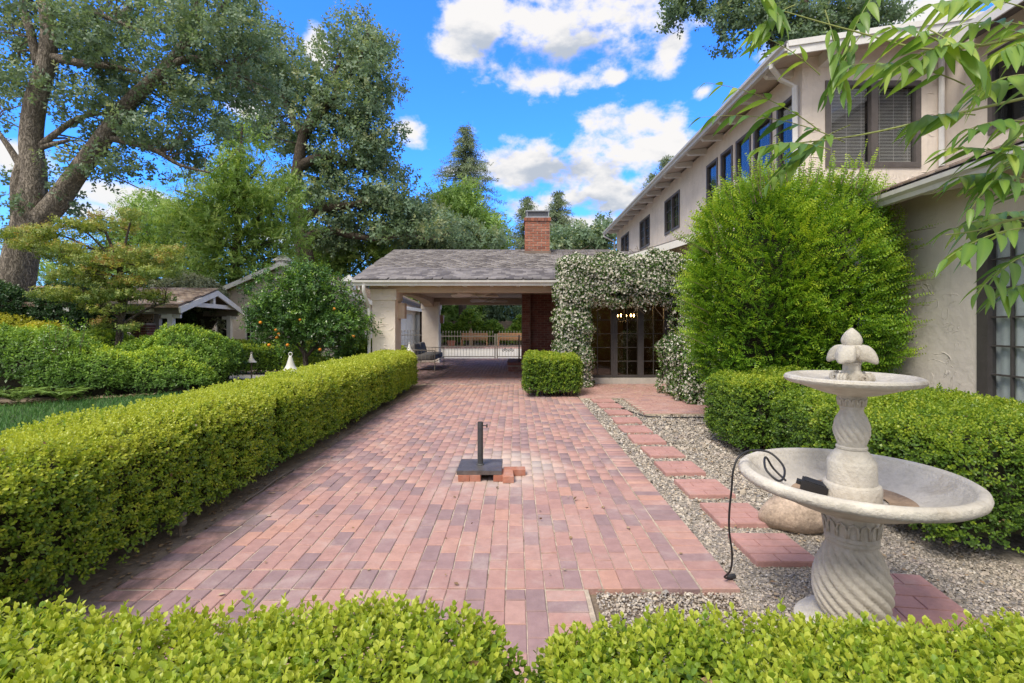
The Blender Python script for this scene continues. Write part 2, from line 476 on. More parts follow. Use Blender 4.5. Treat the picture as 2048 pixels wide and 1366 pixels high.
class MB:
    """collects simple shapes; build() links them as one mesh object"""
    def __init__(self):
        self.v, self.f, self.t = [], [], []

    def add(self, vs, fs, tint=0.5):
        b = len(self.v)
        self.v += [tuple(p) for p in vs]
        self.t += [tint] * len(vs)
        self.f += [tuple(i + b for i in f) for f in fs]
        return self

    def box(self, x0, x1, y0, y1, z0, z1, tint=0.5):
        if x0 > x1: x0, x1 = x1, x0
        if y0 > y1: y0, y1 = y1, y0
        if z0 > z1: z0, z1 = z1, z0
        v = [(x0, y0, z0), (x1, y0, z0), (x1, y1, z0), (x0, y1, z0), (x0, y0, z1), (x1, y0, z1), (x1, y1, z1), (x0, y1, z1)]
        return self.add(v, BOXF, tint)

    def bar(self, a, b, w, h, up=(0, 0, 1), tint=0.5):
        """rectangular bar from a to b, w across and h along up"""
        a, b = Vector(a), Vector(b)
        d = (b - a).normalized()
        u = Vector(up)
        s = d.cross(u)
        if s.length < 1e-4:
            s = d.cross(Vector((1, 0, 0)))
        s.normalize()
        u = s.cross(d).normalized()
        s, u = s * w / 2, u * h / 2
        v = [a - s - u, a + s - u, b + s - u, b - s - u, a - s + u, a + s + u, b + s + u, b - s + u]
        return self.add(v, BOXF, tint)

    def prism(self, poly, d0, d1, fn):
        """poly of (a, b) swept from d0 to d1; fn(a, b, d) -> xyz"""
        n = len(poly)
        v = [fn(a, b, d0) for a, b in poly] + [fn(a, b, d1) for a, b in poly]
        f = [tuple(range(n))[::-1], tuple(range(n, 2 * n))] + [(i, (i + 1) % n, n + (i + 1) % n, n + i) for i in range(n)]
        return self.add(v, f)

    def tube(self, pts, rad, sides=8, caps=True, tint=0.5):
        pts = [Vector(p) for p in pts]
        if not hasattr(rad, '__len__'):
            rad = [rad] * len(pts)
        n = len(pts)
        vs = []
        prev = None
        for i, p in enumerate(pts):
            d = (pts[min(i + 1, n - 1)] - pts[max(i - 1, 0)])
            if d.length < 1e-9: d = Vector((0, 0, 1))
            d.normalize()
            if prev is None:
                x = d.cross(Vector((0, 1, 0.01)))
                if x.length < 0.1: x = d.cross(Vector((1, 0, 0)))
            else:
                x = prev - d * prev.dot(d)
            x.normalize()
            prev = x
            y = d.cross(x)
            for k in range(sides):
                a = 2 * PI * k / sides
                vs.append(p + (x * math.cos(a) + y * math.sin(a)) * rad[i])
        fs = []
        for i in range(n - 1):
            for k in range(sides):
                k2 = (k + 1) % sides
                fs.append((i * sides + k, i * sides + k2, (i + 1) * sides + k2, (i + 1) * sides + k))
        if caps:
            fs.append(tuple(range(sides))[::-1])
            fs.append(tuple((n - 1) * sides + k for k in range(sides)))
        return self.add(vs, fs, tint)

    def lathe(self, prof, c=(0, 0, 0), segs=48, mod=None, close=True):
        vs, fs = [], []
        n = len(prof)
        for i, (r, z) in enumerate(prof):
            for k in range(segs):
                a = 2 * PI * k / segs
                rr = r * (mod(i, r, z, a) if mod else 1)
                vs.append((c[0] + rr * math.cos(a), c[1] + rr * math.sin(a), c[2] + z))
        for i in range(n - 1):
            for k in range(segs):
                k2 = (k + 1) % segs
                fs.append((i * segs + k, i * segs + k2, (i + 1) * segs + k2, (i + 1) * segs + k))
        if close:
            fs.append(tuple(range(segs))[::-1])
            fs.append(tuple((n - 1) * segs + k for k in range(segs)))
        return self.add(vs, fs)

    def blob(self, c, r, nu=12, nv=8, wob=0.0, seed=0):
        rr = random.Random(seed)
        ph = [rr.uniform(0, 6.28) for _ in range(6)]
        vs, fs = [], []
        for j in range(nv + 1):
            t = PI * j / nv
            for k in range(nu):
                a = 2 * PI * k / nu
                w = 1 + wob * (math.sin(2 * a + ph[0] + t * 2) + math.sin(3 * t + ph[1] + a) + 0.6 * math.sin(5 * a + ph[2]))
                vs.append((c[0] + r[0] * w * math.sin(t) * math.cos(a), c[1] + r[1] * w * math.sin(t) * math.sin(a), c[2] + r[2] * w * math.cos(t)))
        for j in range(nv):
            for k in range(nu):
                k2 = (k + 1) % nu
                fs.append((j * nu + k, (j + 1) * nu + k, (j + 1) * nu + k2, j * nu + k2))
        return self.add(vs, fs)

    def mesh(self, name, mat, smooth=False, off=(0, 0, 0)):
        me = bpy.data.meshes.new(name)
        ox, oy, oz = off
        me.from_pydata([(x - ox, y - oy, z - oz) for x, y, z in self.v], [], self.f)
        a = me.attributes.new('tint', 'FLOAT', 'POINT')
        a.data.foreach_set('value', np.array(self.t, dtype=np.float32))
        me.materials.append(mat)
        if smooth is True:
            me.polygons.foreach_set('use_smooth', [True] * len(me.polygons))
        elif smooth:
            me.polygons.foreach_set('use_smooth', [True] * len(me.polygons))
            me.set_sharp_from_angle(angle=math.radians(smooth))
        me.update()
        return me

    def build(self, name, mat, parent=None, smooth=False, local=False, origin=None):
        """vertices are world points unless local; the object's own origin sits at its parent's (or at origin)"""
        off = wloc(parent) if (parent is not None and not local) else Vector((0, 0, 0))
        if parent is None and origin is not None:
            off = Vector(origin)
        o = link(name, self.mesh(name, mat, smooth, off), parent)
        if parent is None and origin is not None:
            o.location = origin
        return o


BOXF = [(0, 3, 2, 1), (4, 5, 6, 7), (0, 1, 5, 4), (1, 2, 6, 5), (2, 3, 7, 6), (3, 0, 4, 7)]


# ------------------------------------------------------------------ leaf clouds (numpy)
def np_mesh(name, V, F, tint, mat, smooth=False):
    me = bpy.data.meshes.new(name)
    n, m = len(V), len(F)
    me.vertices.add(n)
    me.vertices.foreach_set('co', np.ascontiguousarray(V, dtype=np.float32).ravel())
    me.loops.add(4 * m)
    me.loops.foreach_set('vertex_index', np.ascontiguousarray(F, dtype=np.int32).ravel())
    me.polygons.add(m)
    me.polygons.foreach_set('loop_start', np.arange(0, 4 * m, 4, dtype=np.int32))
    a = me.attributes.new('tint', 'FLOAT', 'POINT')
    a.data.foreach_set('value', np.ascontiguousarray(np.clip(tint, 0, 1), dtype=np.float32))
    me.materials.append(mat)
    if smooth:
        me.polygons.foreach_set('use_smooth', np.ones(m, dtype=bool))
    me.update(calc_edges=True)
    return me


def norm(a):
    return a / np.maximum(np.linalg.norm(a, axis=-1, keepdims=True), 1e-9)


def frames_z(d):
    """rotation matrices whose z column is d, spun at random"""
    z = norm(d)
    a = rng.normal(size=z.shape)
    x = norm(a - (a * z).sum(-1, keepdims=True) * z)
    y = np.cross(z, x)
    return np.stack([x, y, z], axis=-1)


def frames_yz(d, n):
    """y column along d, z column near n"""
    y = norm(d)
    z = norm(n - (n * y).sum(-1, keepdims=True) * y)
    x = np.cross(y, z)
    return np.stack([x, y, z], axis=-1)


class Proto:
    def __init__(self, V, F, T):
        self.V, self.F, self.T = np.array(V, float), np.array(F, int), np.array(T, float)


def leaf6(l=1.0, w=0.55, fold=0.10, wide=0.62, bend=0.0):
    a = 0.82
    V = [(0, 0, 0), (-.5 * w * a, .30 * l, fold * w), (-.5 * w, wide * l, fold * w - bend * l * .4), (0, l, -bend * l), (.5 * w, wide * l, fold * w - bend * l * .4), (.5 * w * a, .30 * l, fold * w)]
    return Proto(V, [(0, 3, 2, 1), (0, 5, 4, 3)], [0] * 6)


def leaf4(l=1.0, w=0.5, fold=0.12):
    return Proto([(0, 0, 0), (-.5 * w, .5 * l, fold * l), (0, l, 0), (.5 * w, .5 * l, fold * l)], [(0, 3, 2, 1)], [0] * 4)


def compose(items):
    """items: (proto, R 3x3, t, scale, tint offset)"""
    V, F, T = [], [], []
    b = 0
    for (p, R, t, s, to) in items:
        V.append((p.V * s) @ np.array(R).T + np.array(t))
        F.append(p.F + b)
        T.append(p.T + to)
        b += len(p.V)
    return Proto(np.concatenate(V), np.concatenate(F), np.concatenate(T))


def scatter_arrays(proto, pos, R, s, tint):
    n = len(pos)
    s = np.asarray(s, float).reshape(-1, 1, 1) if np.ndim(s) else s
    V = np.einsum('nij,kj->nki', R, proto.V) * s + pos[:, None, :]
    k = len(proto.V)
    F = proto.F[None] + (np.arange(n) * k)[:, None, None]
    T = np.repeat(tint, k) + np.tile(proto.T, n)
    return V.reshape(-1, 3), F.reshape(-1, 4), T


def join_arrays(parts):
    V, F, T, b = [], [], [], 0
    for v, f, t in parts:
        V.append(v); F.append(f + b); T.append(t)
        b += len(v)
    return np.concatenate(V), np.concatenate(F), np.concatenate(T)


def scatter(name, protos, pos, d, s, tint, mat, parent=None, kind=None, R=None):
    """every position gets one of the protos with its z axis along d"""
    pos = np.asarray(pos, float)
    idx = rng.integers(0, len(protos), len(pos))
    R = frames_z(d) if R is None else R
    s = np.broadcast_to(np.asarray(s, float), (len(pos),))
    parts = [scatter_arrays(p, pos[idx == i], R[idx == i], s[idx == i], tint[idx == i]) for i, p in enumerate(protos) if (idx == i).any()]
    V, F, T = join_arrays(parts)
    off = np.array(wloc(parent)) if parent is not None else np.zeros(3)
    o = link(name, np_mesh(name, V - off, F, T, mat), parent)
    if kind: o['kind'] = kind
    return o


def local_rot(d, n):
    return frames_yz(np.array([d], float), np.array([n], float))[0]


def make_sprig(leaf, pairs, length, leaf_len, seed, el0=15, el1=60, spread=90, tip_bright=0.2, stem=True):
    """upright shoot with opposite leaf pairs, z up, unit metres"""
    r = random.Random(seed)
    it = []
    for i in range(pairs):
        f = i / max(1, pairs - 1)
        z = length * (0.15 + 0.85 * f)
        el = math.radians(el0 + (el1 - el0) * f + r.uniform(-10, 10))
        for k in (0, 1):
            az = math.radians(i * spread + 180 * k + r.uniform(-22, 22))
            d = (math.cos(az) * math.cos(el), math.sin(az) * math.cos(el), math.sin(el))
            n = (-math.cos(az) * math.sin(el) + r.uniform(-.3, .3), -math.sin(az) * math.sin(el) + r.uniform(-.3, .3), math.cos(el))
            sc = leaf_len * (1.0 - 0.30 * f) * r.uniform(0.8, 1.15)
            it.append((leaf, local_rot(d, n), (0, 0, z), sc, tip_bright * (f - 0.5) + r.uniform(-.10, .10)))
    if stem:
        w = leaf_len * 0.045
        it.append((Proto([(-w, 0, 0), (w, 0, 0), (w * .5, 0, length), (-w * .5, 0, length)], [(0, 1, 2, 3)], [0] * 4), np.eye(3), (0, 0, 0), 1.0, -0.1))
    return compose(it)


L6, L4 = leaf6(), leaf4()
L6n = leaf6(w=0.42, wide=0.5)
L6b = leaf6(w=0.62, wide=0.66, fold=0.16)
BOX_HI = [make_sprig(L6b, 4, 0.056, 0.027, s, 5, 62) for s in range(6)]
BOX_MID = [make_sprig(L6b, 4, 0.045, 0.024, 20 + s, 5, 60, stem=False) for s in range(5)]
BOX_M2 = [make_sprig(leaf4(w=.78, fold=.10), 4, 0.048, 0.027, 30 + s, 5, 60, stem=False) for s in range(5)]
BOX_LO = [make_sprig(leaf4(w=0.7), 3, 0.05, 0.034, 40 + s, 10, 60, stem=False) for s in range(5)]
PITTO = [make_sprig(leaf4(w=0.46), 3, 0.06, 0.080, 60 + s, 0, 55, 68, stem=False) for s in range(5)]
CITRUS = [make_sprig(leaf4(w=.46, fold=.10), 4, 0.16, 0.095, 80 + s, -10, 40, 75, stem=False) for s in range(5)]
OAKSPRIG = [make_sprig(leaf4(w=0.62), 4, 0.20, 0.125, 100 + s, -15, 50, 75, stem=False) for s in range(6)]


def wob(p, amp, fr=3.0, ph=0.0):
    """smooth lumpiness of a clipped surface"""
    x, y, z = p[:, 0] * fr, p[:, 1] * fr, p[:, 2] * fr
    return amp * (np.sin(x * 1.7 + ph + np.sin(y * 1.3)) + np.sin(y * 2.1 + 1.3 + ph) * 0.8 + np.sin(z * 2.7 + x * 0.8 + 2 * ph) * 0.6) / 2.4

# ================================================================== the ground
def sheet(name, x0, x1, y0, y1, z, mat, kind='structure', poly=None):
    b = MB()
    if poly:
        b.add([(x, y, z) for x, y in poly], [tuple(range(len(poly)))])
    else:
        b.add([(x0, y0, z), (x1, y0, z), (x1, y1, z), (x0, y1, z)], [(0, 1, 2, 3)])
    o = b.build(name, mat)
    return tag(o, kind=kind)


sheet('ground', -600, 600, -200, 1200, -0.035, M['soil'])
lawn = sheet('lawn', 0, 0, 0, 0, -0.015, M['turf'], poly=[(-14, 1.0), (-3.3, 1.0), (-3.3, 9.6), (-4.6, 11.0), (-6.6, 11.0), (-7.3, 10.1), (-9.2, 8.5), (-14, 6.8)])
gravel_bed = sheet('gravel_bed', 1.15, 6, 0.8, 9.6, -0.022, M['gravel_bed'])
path = MB().box(-8.2, -4.2, 12.7, 13.7, -0.03, 0.03).build('concrete_path', M['concrete'])
tag(path, kind='structure')
drive = sheet('driveway', -30, 30, 20.72, 29.2, -0.012, M['concrete'])

# ------------------------------------------------------------------ brick paving, laid one by one
BL, BW, BH = 0.2025, 0.0992, 0.045


def brick_mesh(name, l, w, h, mat, tint, seed, c=0.004):
    r = random.Random(seed)
    j = lambda: r.uniform(-0.0030, 0.0026)
    X, Y = w / 2, l / 2
    v = []
    for (x, y, z) in ((-X, -Y, -h), (X, -Y, -h), (X, Y, -h), (-X, Y, -h)):
        v.append((x, y, z))
    base = [(-X + j(), -Y + j()), (X + j(), -Y + j()), (X + j(), Y + j()), (-X + j(), Y + j())]
    v += [(x, y, -c) for x, y in base]
    v += [(x - math.copysign(c, x), y - math.copysign(c, y), j() * 0.4) for x, y in base]
    f = [(8, 9, 10, 11)]
    for a in (0, 4):
        for k in range(4):
            k2 = (k + 1) % 4
            f.append((a + k, a + k2, a + 4 + k2, a + 4 + k))
    b = MB()
    b.add(v, f, tint)
    return b.mesh(name, mat)


def brick_tints(n, seed):
    r = random.Random(seed)
    out = []
    for _ in range(n):
        out.append(r.uniform(0.0, 0.24) if r.random() < 0.36 else min(1, max(0.3, r.gauss(0.66, 0.17))))
    return out


def lay(parent, spots, meshes, cap, name, rest_name, key):
    """spots: (x, y, z, rot). The cap that show largest become objects, the others one joined mesh"""
    spots = sorted(spots, key=key)
    r = random.Random(len(spots))
    pl = wloc(parent)
    for (x, y, z, rot) in spots[:cap]:
        o = link(name, r.choice(meshes), parent, Vector((x, y, z + r.uniform(-0.0015, 0.0015))) - pl)
        o.rotation_euler = (r.gauss(0, 0.006), r.gauss(0, 0.006), rot + r.gauss(0, 0.006))
    if len(spots) > cap:
        arr = []
        for m in meshes:
            n = len(m.vertices)
            co = np.empty(n * 3, np.float32); m.vertices.foreach_get('co', co)
            ti = np.empty(n, np.float32); m.attributes['tint'].data.foreach_get('value', ti)
            arr.append((co.reshape(-1, 3), np.array([list(p.vertices) for p in m.polygons]), ti))
        parts = []
        for (x, y, z, rot) in spots[cap:]:
            co, f, ti = arr[r.randrange(len(arr))]
            a = rot + r.gauss(0, 0.006)
            c, s = math.cos(a), math.sin(a)
            R = np.array([[c, -s, 0], [s, c, 0], [0, 0, 1]])
            tilt = np.array([0, 0, 0])
            parts.append((co @ R.T + np.array([x - pl.x, y - pl.y, z - pl.z + r.uniform(-.0015, .0015)]), f, ti))
        V, F, T = join_arrays(parts)
        o = link(rest_name, np_mesh(rest_name, V, F, T, meshes[0].materials[0]), parent)
        o['kind'] = 'stuff'


PAVERS = [brick_mesh('paver_brick', BL, BW, BH, M['paver'], t, i) for i, t in enumerate(brick_tints(36, 3))]
near_x = 0.385
patio = MB()
patio.box(-2.15, 1.19, 2.69, 11.8, -0.03, -0.007)
patio.box(-2.15, near_x, -0.5, 2.69, -0.03, -0.0071)
patio = tag(patio.build('brick_patio', M['joint_sand']), kind='structure')
sp = []
P1 = 0.1046
xl, xr = -2.15, 1.20
ncol = int(round((xr - xl - 0.42) / P1))
P1 = (xr - xl - 0.42) / ncol
for i in range(ncol):
    x = xl + 0.21 + (i + 0.5) * P1
    sp.append((x, 2.79, 0, 0))
    y0 = 2.90 + (0.105 if i % 2 else 0.0)
    if i % 2:
        pass
    k = 0
    while True:
        y = y0 + 0.1035 + k * 0.2085
        if y > 11.75: break
        sp.append((x, y, 0, 0)); k += 1
    # toward the camera, the narrower path
    if x < 0.2:
        k = 0
        y0 = 2.68 - (0.0 if i % 2 else 0.105)
        while y0 - 0.1035 - k * 0.2085 > 0.0:
            sp.append((x, y0 - 0.1035 - k * 0.2085, 0, 0)); k += 1
for k in range(int((11.75 - 2.68) / 0.1046)):
    y = 2.735 + k * 0.1046
    sp.append((xl + 0.10, y, 0, PI / 2))
    sp.append((xr - 0.10, y, 0, PI / 2))
near_edge = max(xl + 0.21 + (i + 1.0) * P1 for i in range(ncol) if xl + 0.21 + (i + 0.5) * P1 < 0.2)
for k in range(26):
    y = 2.62 - k * 0.1046
    sp.append((near_edge + 0.105, y, 0, PI / 2))
    sp.append((xl + 0.10, y, 0, PI / 2))


def seen_key(s):
    x, y = s[0], s[1]
    vis = 0 if (y > 2.45 or (abs(x - 0.05) < 0.22 and y > 1.75)) and abs(x + 0.15) < y * 1.3 else 5
    return y + vis


lay(patio, sp, PAVERS, 300, 'brick', 'brick_field', seen_key)

# half bricks fill the staggered ends
HALF = [brick_mesh('half_brick', 0.0985, BW, BH, M['paver'], t, 70 + i) for i, t in enumerate(brick_tints(12, 8))]
lay(patio, [(xl + 0.21 + (i + 0.5) * P1, 2.90 + 0.052, 0, 0) for i in range(1, ncol, 2)] + [(xl + 0.21 + (i + 0.5) * P1, 2.68 - 0.052, 0, 0) for i in range(0, ncol, 2) if xl + 0.21 + (i + 0.5) * P1 < 0.2], HALF, 300, 'half_brick', 'brick_field', seen_key)
fl = MB().box(-3.6, 1.25, 11.8, 20.7, -0.03, -0.0075).build('carport_floor', M['joint_sand'])
tag(fl, kind='structure')
sp = []
for i in range(46):
    x = -3.55 + i * 0.1046
    y = 11.91 + (0.1 if i % 2 else 0)
    while y < 20.65:
        sp.append((x, y, 0, 0)); y += 0.2085
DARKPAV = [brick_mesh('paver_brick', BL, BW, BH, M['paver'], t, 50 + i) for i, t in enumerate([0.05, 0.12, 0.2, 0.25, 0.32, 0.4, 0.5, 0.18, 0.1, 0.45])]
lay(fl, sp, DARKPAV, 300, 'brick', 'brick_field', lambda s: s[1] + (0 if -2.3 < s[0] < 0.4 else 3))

fore = MB().box(1.21, 5.0, 9.53, 11.8, -0.03, 0.008)
fore.box(2.02, 3.6, 7.86, 9.53, -0.03, 0.0085)
fore = tag(fore.build('brick_forecourt', M['joint_sand']), kind='structure')
sp = []
for i in range(18):
    for k in range(22):
        x, y = 1.32 + i * 0.2085 + (0.1 if k % 2 else 0), 9.59 + k * 0.1046
        if x < 4.6: sp.append((x, y, 0.018, PI / 2))
for i in range(7):
    for k in range(16):
        x, y = 2.12 + i * 0.2085 + (0.1 if k % 2 else 0), 7.92 + k * 0.1046
        if x < 3.5: sp.append((x, y, 0.018, PI / 2))
RED = [brick_mesh('paver_brick', BL, BW, BH, M['paver'], t, 90 + i) for i, t in enumerate([0.5, 0.55, 0.6, 0.65, 0.7, 0.75, 0.62, 0.58, 0.8, 0.3])]
lay(fore, sp, RED, 300, 'brick', 'brick_field', lambda s: s[1] + (0 if s[0] < 3.4 else 4))

# ------------------------------------------------------------------ gravel
def pebbles(name, x0, x1, y0, y1, n, size, avoid):
    x = rng.uniform(x0, x1, n * 2); y = rng.uniform(y0, y1, n * 2)
    keep = np.ones(len(x), bool)
    for (a, b, c, d) in avoid:
        keep &= ~((x > a) & (x < b) & (y > c) & (y < d))
    x, y = x[keep][:n], y[keep][:n]
    V = [(-1, -.7, -.2), (.8, -.9, -.2), (1, .7, -.2), (-.8, .9, -.2), (-.6, 0, .75), (.65, .05, .75)]
    F = [(0, 1, 5, 4), (2, 3, 4, 5)]
    p = Proto(V, F, [0] * 6)
    s = size * rng.lognormal(0, 0.32, len(x))
    pos = np.stack([x, y, np.full(len(x), -0.022) + rng.uniform(-.2, .55, len(x)) * s], -1)
    d = norm(np.stack([rng.normal(0, .35, len(x)), rng.normal(0, .35, len(x)), np.ones(len(x))], -1))
    t = np.clip(rng.beta(1.6, 1.4, len(x)), 0, 1)
    R = frames_z(d)
    R = R * np.stack([np.ones(len(x)), rng.uniform(.65, 1, len(x)), rng.uniform(.5, .8, len(x))], -1)[:, None, :]
    v, f, tt = scatter_arrays(p, pos, R, s, t)
    return v, f, tt


avoid_patio = [(-5, 1.2, 2.68, 12), (-5, 0.41, 0, 2.7), (2.0, 4, 7.85, 9.6)]
o = link('gravel', np_mesh('gravel', *join_arrays([
    pebbles('a', 0.42, 3.0, 2.0, 3.6, 24000, 0.0064, avoid_patio),
    pebbles('b', 1.2, 2.9, 3.6, 5.5, 12000, 0.0090, avoid_patio),
    pebbles('c', 1.2, 3.4, 5.5, 9.55, 9000, 0.0135, avoid_patio)]), M['pebble'], True))
tag(o, kind='stuff')

# ------------------------------------------------------------------ stepping stones
fronts = [2.96, 3.53, 4.12, 4.73, 5.36, 5.95, 6.55, 7.17, 7.85, 8.5]
names = ['first from the tall fountain', 'second from the tall fountain', 'third from the tall fountain', 'fourth from the tall fountain', 'fifth from the tall fountain',
         'sixth from the tall fountain', 'fifth from the brick forecourt end', 'fourth from the brick forecourt end', 'third from the brick forecourt end', 'second from the brick forecourt end']


def stone(cx, cy, w, l, rot, label, seed):
    r = random.Random(seed)
    b = MB()
    g = 0.005
    b.box(-w / 2, w / 2, -l / 2, l / 2, -0.03, 0.029)
    ny = 4
    for j in range(ny):
        y0, y1 = -l / 2 + l * j / ny, -l / 2 + l * (j + 1) / ny
        cuts = [-w / 2, w * r.uniform(-0.06, 0.06) + (w * 0.16 if j % 2 else -w * 0.16), w / 2]
        for a, c in zip(cuts[:-1], cuts[1:]):
            x0, x1 = a + (g / 2 if a > -w / 2 else 0), c - (g / 2 if c < w / 2 else 0)
            yy0, yy1 = y0 + (g / 2 if j else 0), y1 - (g / 2 if j < ny - 1 else 0)
            k = 0.003
            v = [(x0, yy0, 0.028), (x1, yy0, 0.028), (x1, yy1, 0.028), (x0, yy1, 0.028), (x0 + k, yy0 + k, 0.036), (x1 - k, yy0 + k, 0.036), (x1 - k, yy1 - k, 0.036), (x0 + k, yy1 - k, 0.036)]
            b.add(v, [(4, 5, 6, 7), (0, 1, 5, 4), (1, 2, 6, 5), (2, 3, 7, 6), (3, 0, 4, 7)])
    o = b.build('stepping_stone', M['step_stone'], local=True)
    o.location = (cx, cy, -0.022 + r.uniform(-.004, .004))
    o.rotation_euler = (r.uniform(-.012, .012), r.uniform(-.012, .012), rot)
    tag(o, label, 'stepping stone', 'stepping stones in the gravel')


for i, (f, nme) in enumerate(zip(fronts, names)):
    stone(1.615 + random.uniform(-.02, .02), f + 0.205, 0.38, 0.405, random.uniform(-.03, .03), 'red grooved concrete stepping stone lying in gravel, ' + nme, i)
stone(1.60, 9.28, 0.385, 0.40, 0.02, 'red grooved stepping stone touching the edge of the brick forecourt', 30)
stone(2.00, 2.60, 0.46, 0.50, -0.16, 'large red grooved stepping stone behind the fountain foot, nearest the front hedge', 31)

# rock behind the fountain
rk = MB().blob((2.05, 3.58, 0.07), (0.29, 0.21, 0.155), 40, 24, 0.05, 5).build('boulder', M['rock'], smooth=True, origin=(2.05, 3.58, 0))
tag(rk, 'rounded tan boulder lying in gravel below the fountain bowl', 'boulder')

# ================================================================== buildings
def mapx(c):    # wall facing -X at x = c: a runs along +Y, d goes into the wall
    return lambda a, d, z: (c + d, a, z)


def mapy(c):    # wall facing -Y at y = c
    return lambda a, d, z: (a, c + d, z)


def mbox(b, fn, a0, a1, d0, d1, z0, z1):
    p, q = fn(a0, d0, z0), fn(a1, d1, z1)
    b.box(p[0], q[0], p[1], q[1], p[2], q[2])


def wall(b, fn, a0, a1, z0, z1, t, openings=()):
    aa = sorted({a0, a1, *[o[0] for o in openings], *[o[1] for o in openings]})
    for l, r in zip(aa[:-1], aa[1:]):
        m = (l + r) / 2
        segs = [(z0, z1)]
        for (oa, ob, oz0, oz1) in openings:
            if oa < m < ob:
                new = []
                for (s0, s1) in segs:
                    if oz0 > s0: new.append((s0, min(oz0, s1)))
                    if oz1 < s1: new.append((max(oz1, s0), s1))
                segs = [s for s in new if s[1] - s[0] > 1e-4]
        for s0, s1 in segs:
            mbox(b, fn, l, r, 0, t, s0, s1)


def arcs(b, fn, a0, a1, z0, z1, n, seed, size=(0.07, 0.16), depth=0.010):
    """raised crescents left by the trowel"""
    r = random.Random(seed)
    for _ in range(n):
        R = r.uniform(*size)
        ca, cz = r.uniform(a0 + R, a1 - R), r.uniform(z0 + R, z1 - R)
        s = r.uniform(0.1, 0.9) if r.random() < .7 else r.uniform(2, 5)
        span = r.uniform(1.3, 2.3)
        pts, rad = [], []
        for k in range(8):
            t = s + span * k / 7
            pts.append(fn(ca + R * math.cos(t), 0.002, cz + R * 0.72 * math.sin(t)))
            rad.append(depth * (0.25 + math.sin(PI * k / 7)))
        b.tube(pts, rad, 5)


def window(parent, fn, a0, a1, z0, z1, fw=0.05, cols=1, rows=1, splits=(), frame='bronze_frame', blinds=False, curtain=False, name='window', room=0.35, glass='glass', muntin=0.016, label=None):
    """a framed window whose glazing sits in the opening; unlit room painted as a dark recess behind"""
    b = MB()
    d0, d1 = -0.025, 0.07
    edges = [a0, *splits, a1]
    mbox(b, fn, a0, a1, d0, d1, z0, z0 + fw)
    mbox(b, fn, a0, a1, d0, d1, z1 - fw, z1)
    for i, e in enumerate(edges):
        l = e if i == 0 else (e - fw if i == len(edges) - 1 else e - fw / 2 * 1.3)
        rr = e + fw if i == 0 else (e if i == len(edges) - 1 else e + fw / 2 * 1.3)
        mbox(b, fn, l, rr, d0 - (0.004 if 0 < i < len(edges) - 1 else 0), d1, z0 + fw + 0.001, z1 - fw - 0.001)
    w = b.build(name, M[frame], parent)
    if label: w['label'] = label
    if room:
        q = MB()
        a_, b_, c_, e_ = fn(a0, room, z0), fn(a1, room, z0), fn(a1, room, z1), fn(a0, room, z1)
        q.add([a_, b_, c_, e_], [(0, 1, 2, 3)])
        for (s, t) in (((a0 + .002, z0), (a0 + .002, z1)), ((a1 - .002, z0), (a1 - .002, z1)), ((a0, z0 + .002), (a1, z0 + .002)), ((a0, z1 - .002), (a1, z1 - .002))):
            q.add([fn(s[0], 0.08, s[1]), fn(t[0], 0.08, t[1]), fn(t[0], room, t[1]), fn(s[0], room, s[1])], [(0, 1, 2, 3)])
        q.build('recess', M['room_dark'], w)  # dark box in place of the unlit room
    for l, r in zip(edges[:-1], edges[1:]):
        l2, r2 = l + fw * 0.9, r - fw * 0.9
        q = MB()
        mbox(q, fn, l2, r2, 0.028, 0.034, z0 + fw * .9, z1 - fw * .9)
        q.build('pane', M[glass], w)
        if cols > 1 or rows > 1:
            for k in range(1, cols):
                x = l2 + (r2 - l2) * k / cols
                q = MB(); mbox(q, fn, x - muntin / 2, x + muntin / 2, 0.012, 0.05, z0 + fw, z1 - fw); q.build('glazing_bar', M[frame], w)
            for k in range(1, rows):
                z = z0 + fw + (z1 - z0 - 2 * fw) * k / rows
                q = MB(); mbox(q, fn, l2, r2, 0.0105, 0.051, z - muntin / 2, z + muntin / 2); q.build('glazing_bar', M[frame], w)
        if blinds:
            q = MB()
            z = z0 + fw + 0.01
            while z < z1 - fw:
                p = [fn(l2 + .01, 0.085, z), fn(r2 - .01, 0.085, z), fn(r2 - .01, 0.102, z + 0.017), fn(l2 + .01, 0.102, z + 0.017)]
                q.add(p, [(0, 1, 2, 3)])
                z += 0.025
            for k in (0.12, 0.5, 0.88) if r2 - l2 > .6 else (0.2, 0.8):
                x = l2 + (r2 - l2) * k
                mbox(q, fn, x - .003, x + .003, 0.082, 0.084, z0 + fw, z1 - fw)
            tag(q.build('blind', M['blind'], w), kind='stuff')
        if curtain:
            q = MB()
            n = 40
            vs, fs = [], []
            for i in range(n + 1):
                a = l + .01 + (r - l - .02) * i / n
                d = 0.078 + 0.014 * math.sin(i * 1.9) + 0.008 * math.sin(i * 0.7)
                vs += [fn(a, d, z0 + .02), fn(a, d, z1 - .05)]
            for i in range(n):
                fs.append((2 * i, 2 * i + 2, 2 * i + 3, 2 * i + 1))
            q.add(vs, fs).build('curtain', M['curtain'], w, smooth=True)
    return w


def roof_slab(b, p00, p10, p11, p01, t=0.05):
    """quad given anticlockwise from above, thickened downwards"""
    q = [Vector(p) for p in (p00, p10, p11, p01)]
    lo = [p - Vector((0, 0, t)) for p in q]
    b.add(lo + q, BOXF)


SHING_N = 10


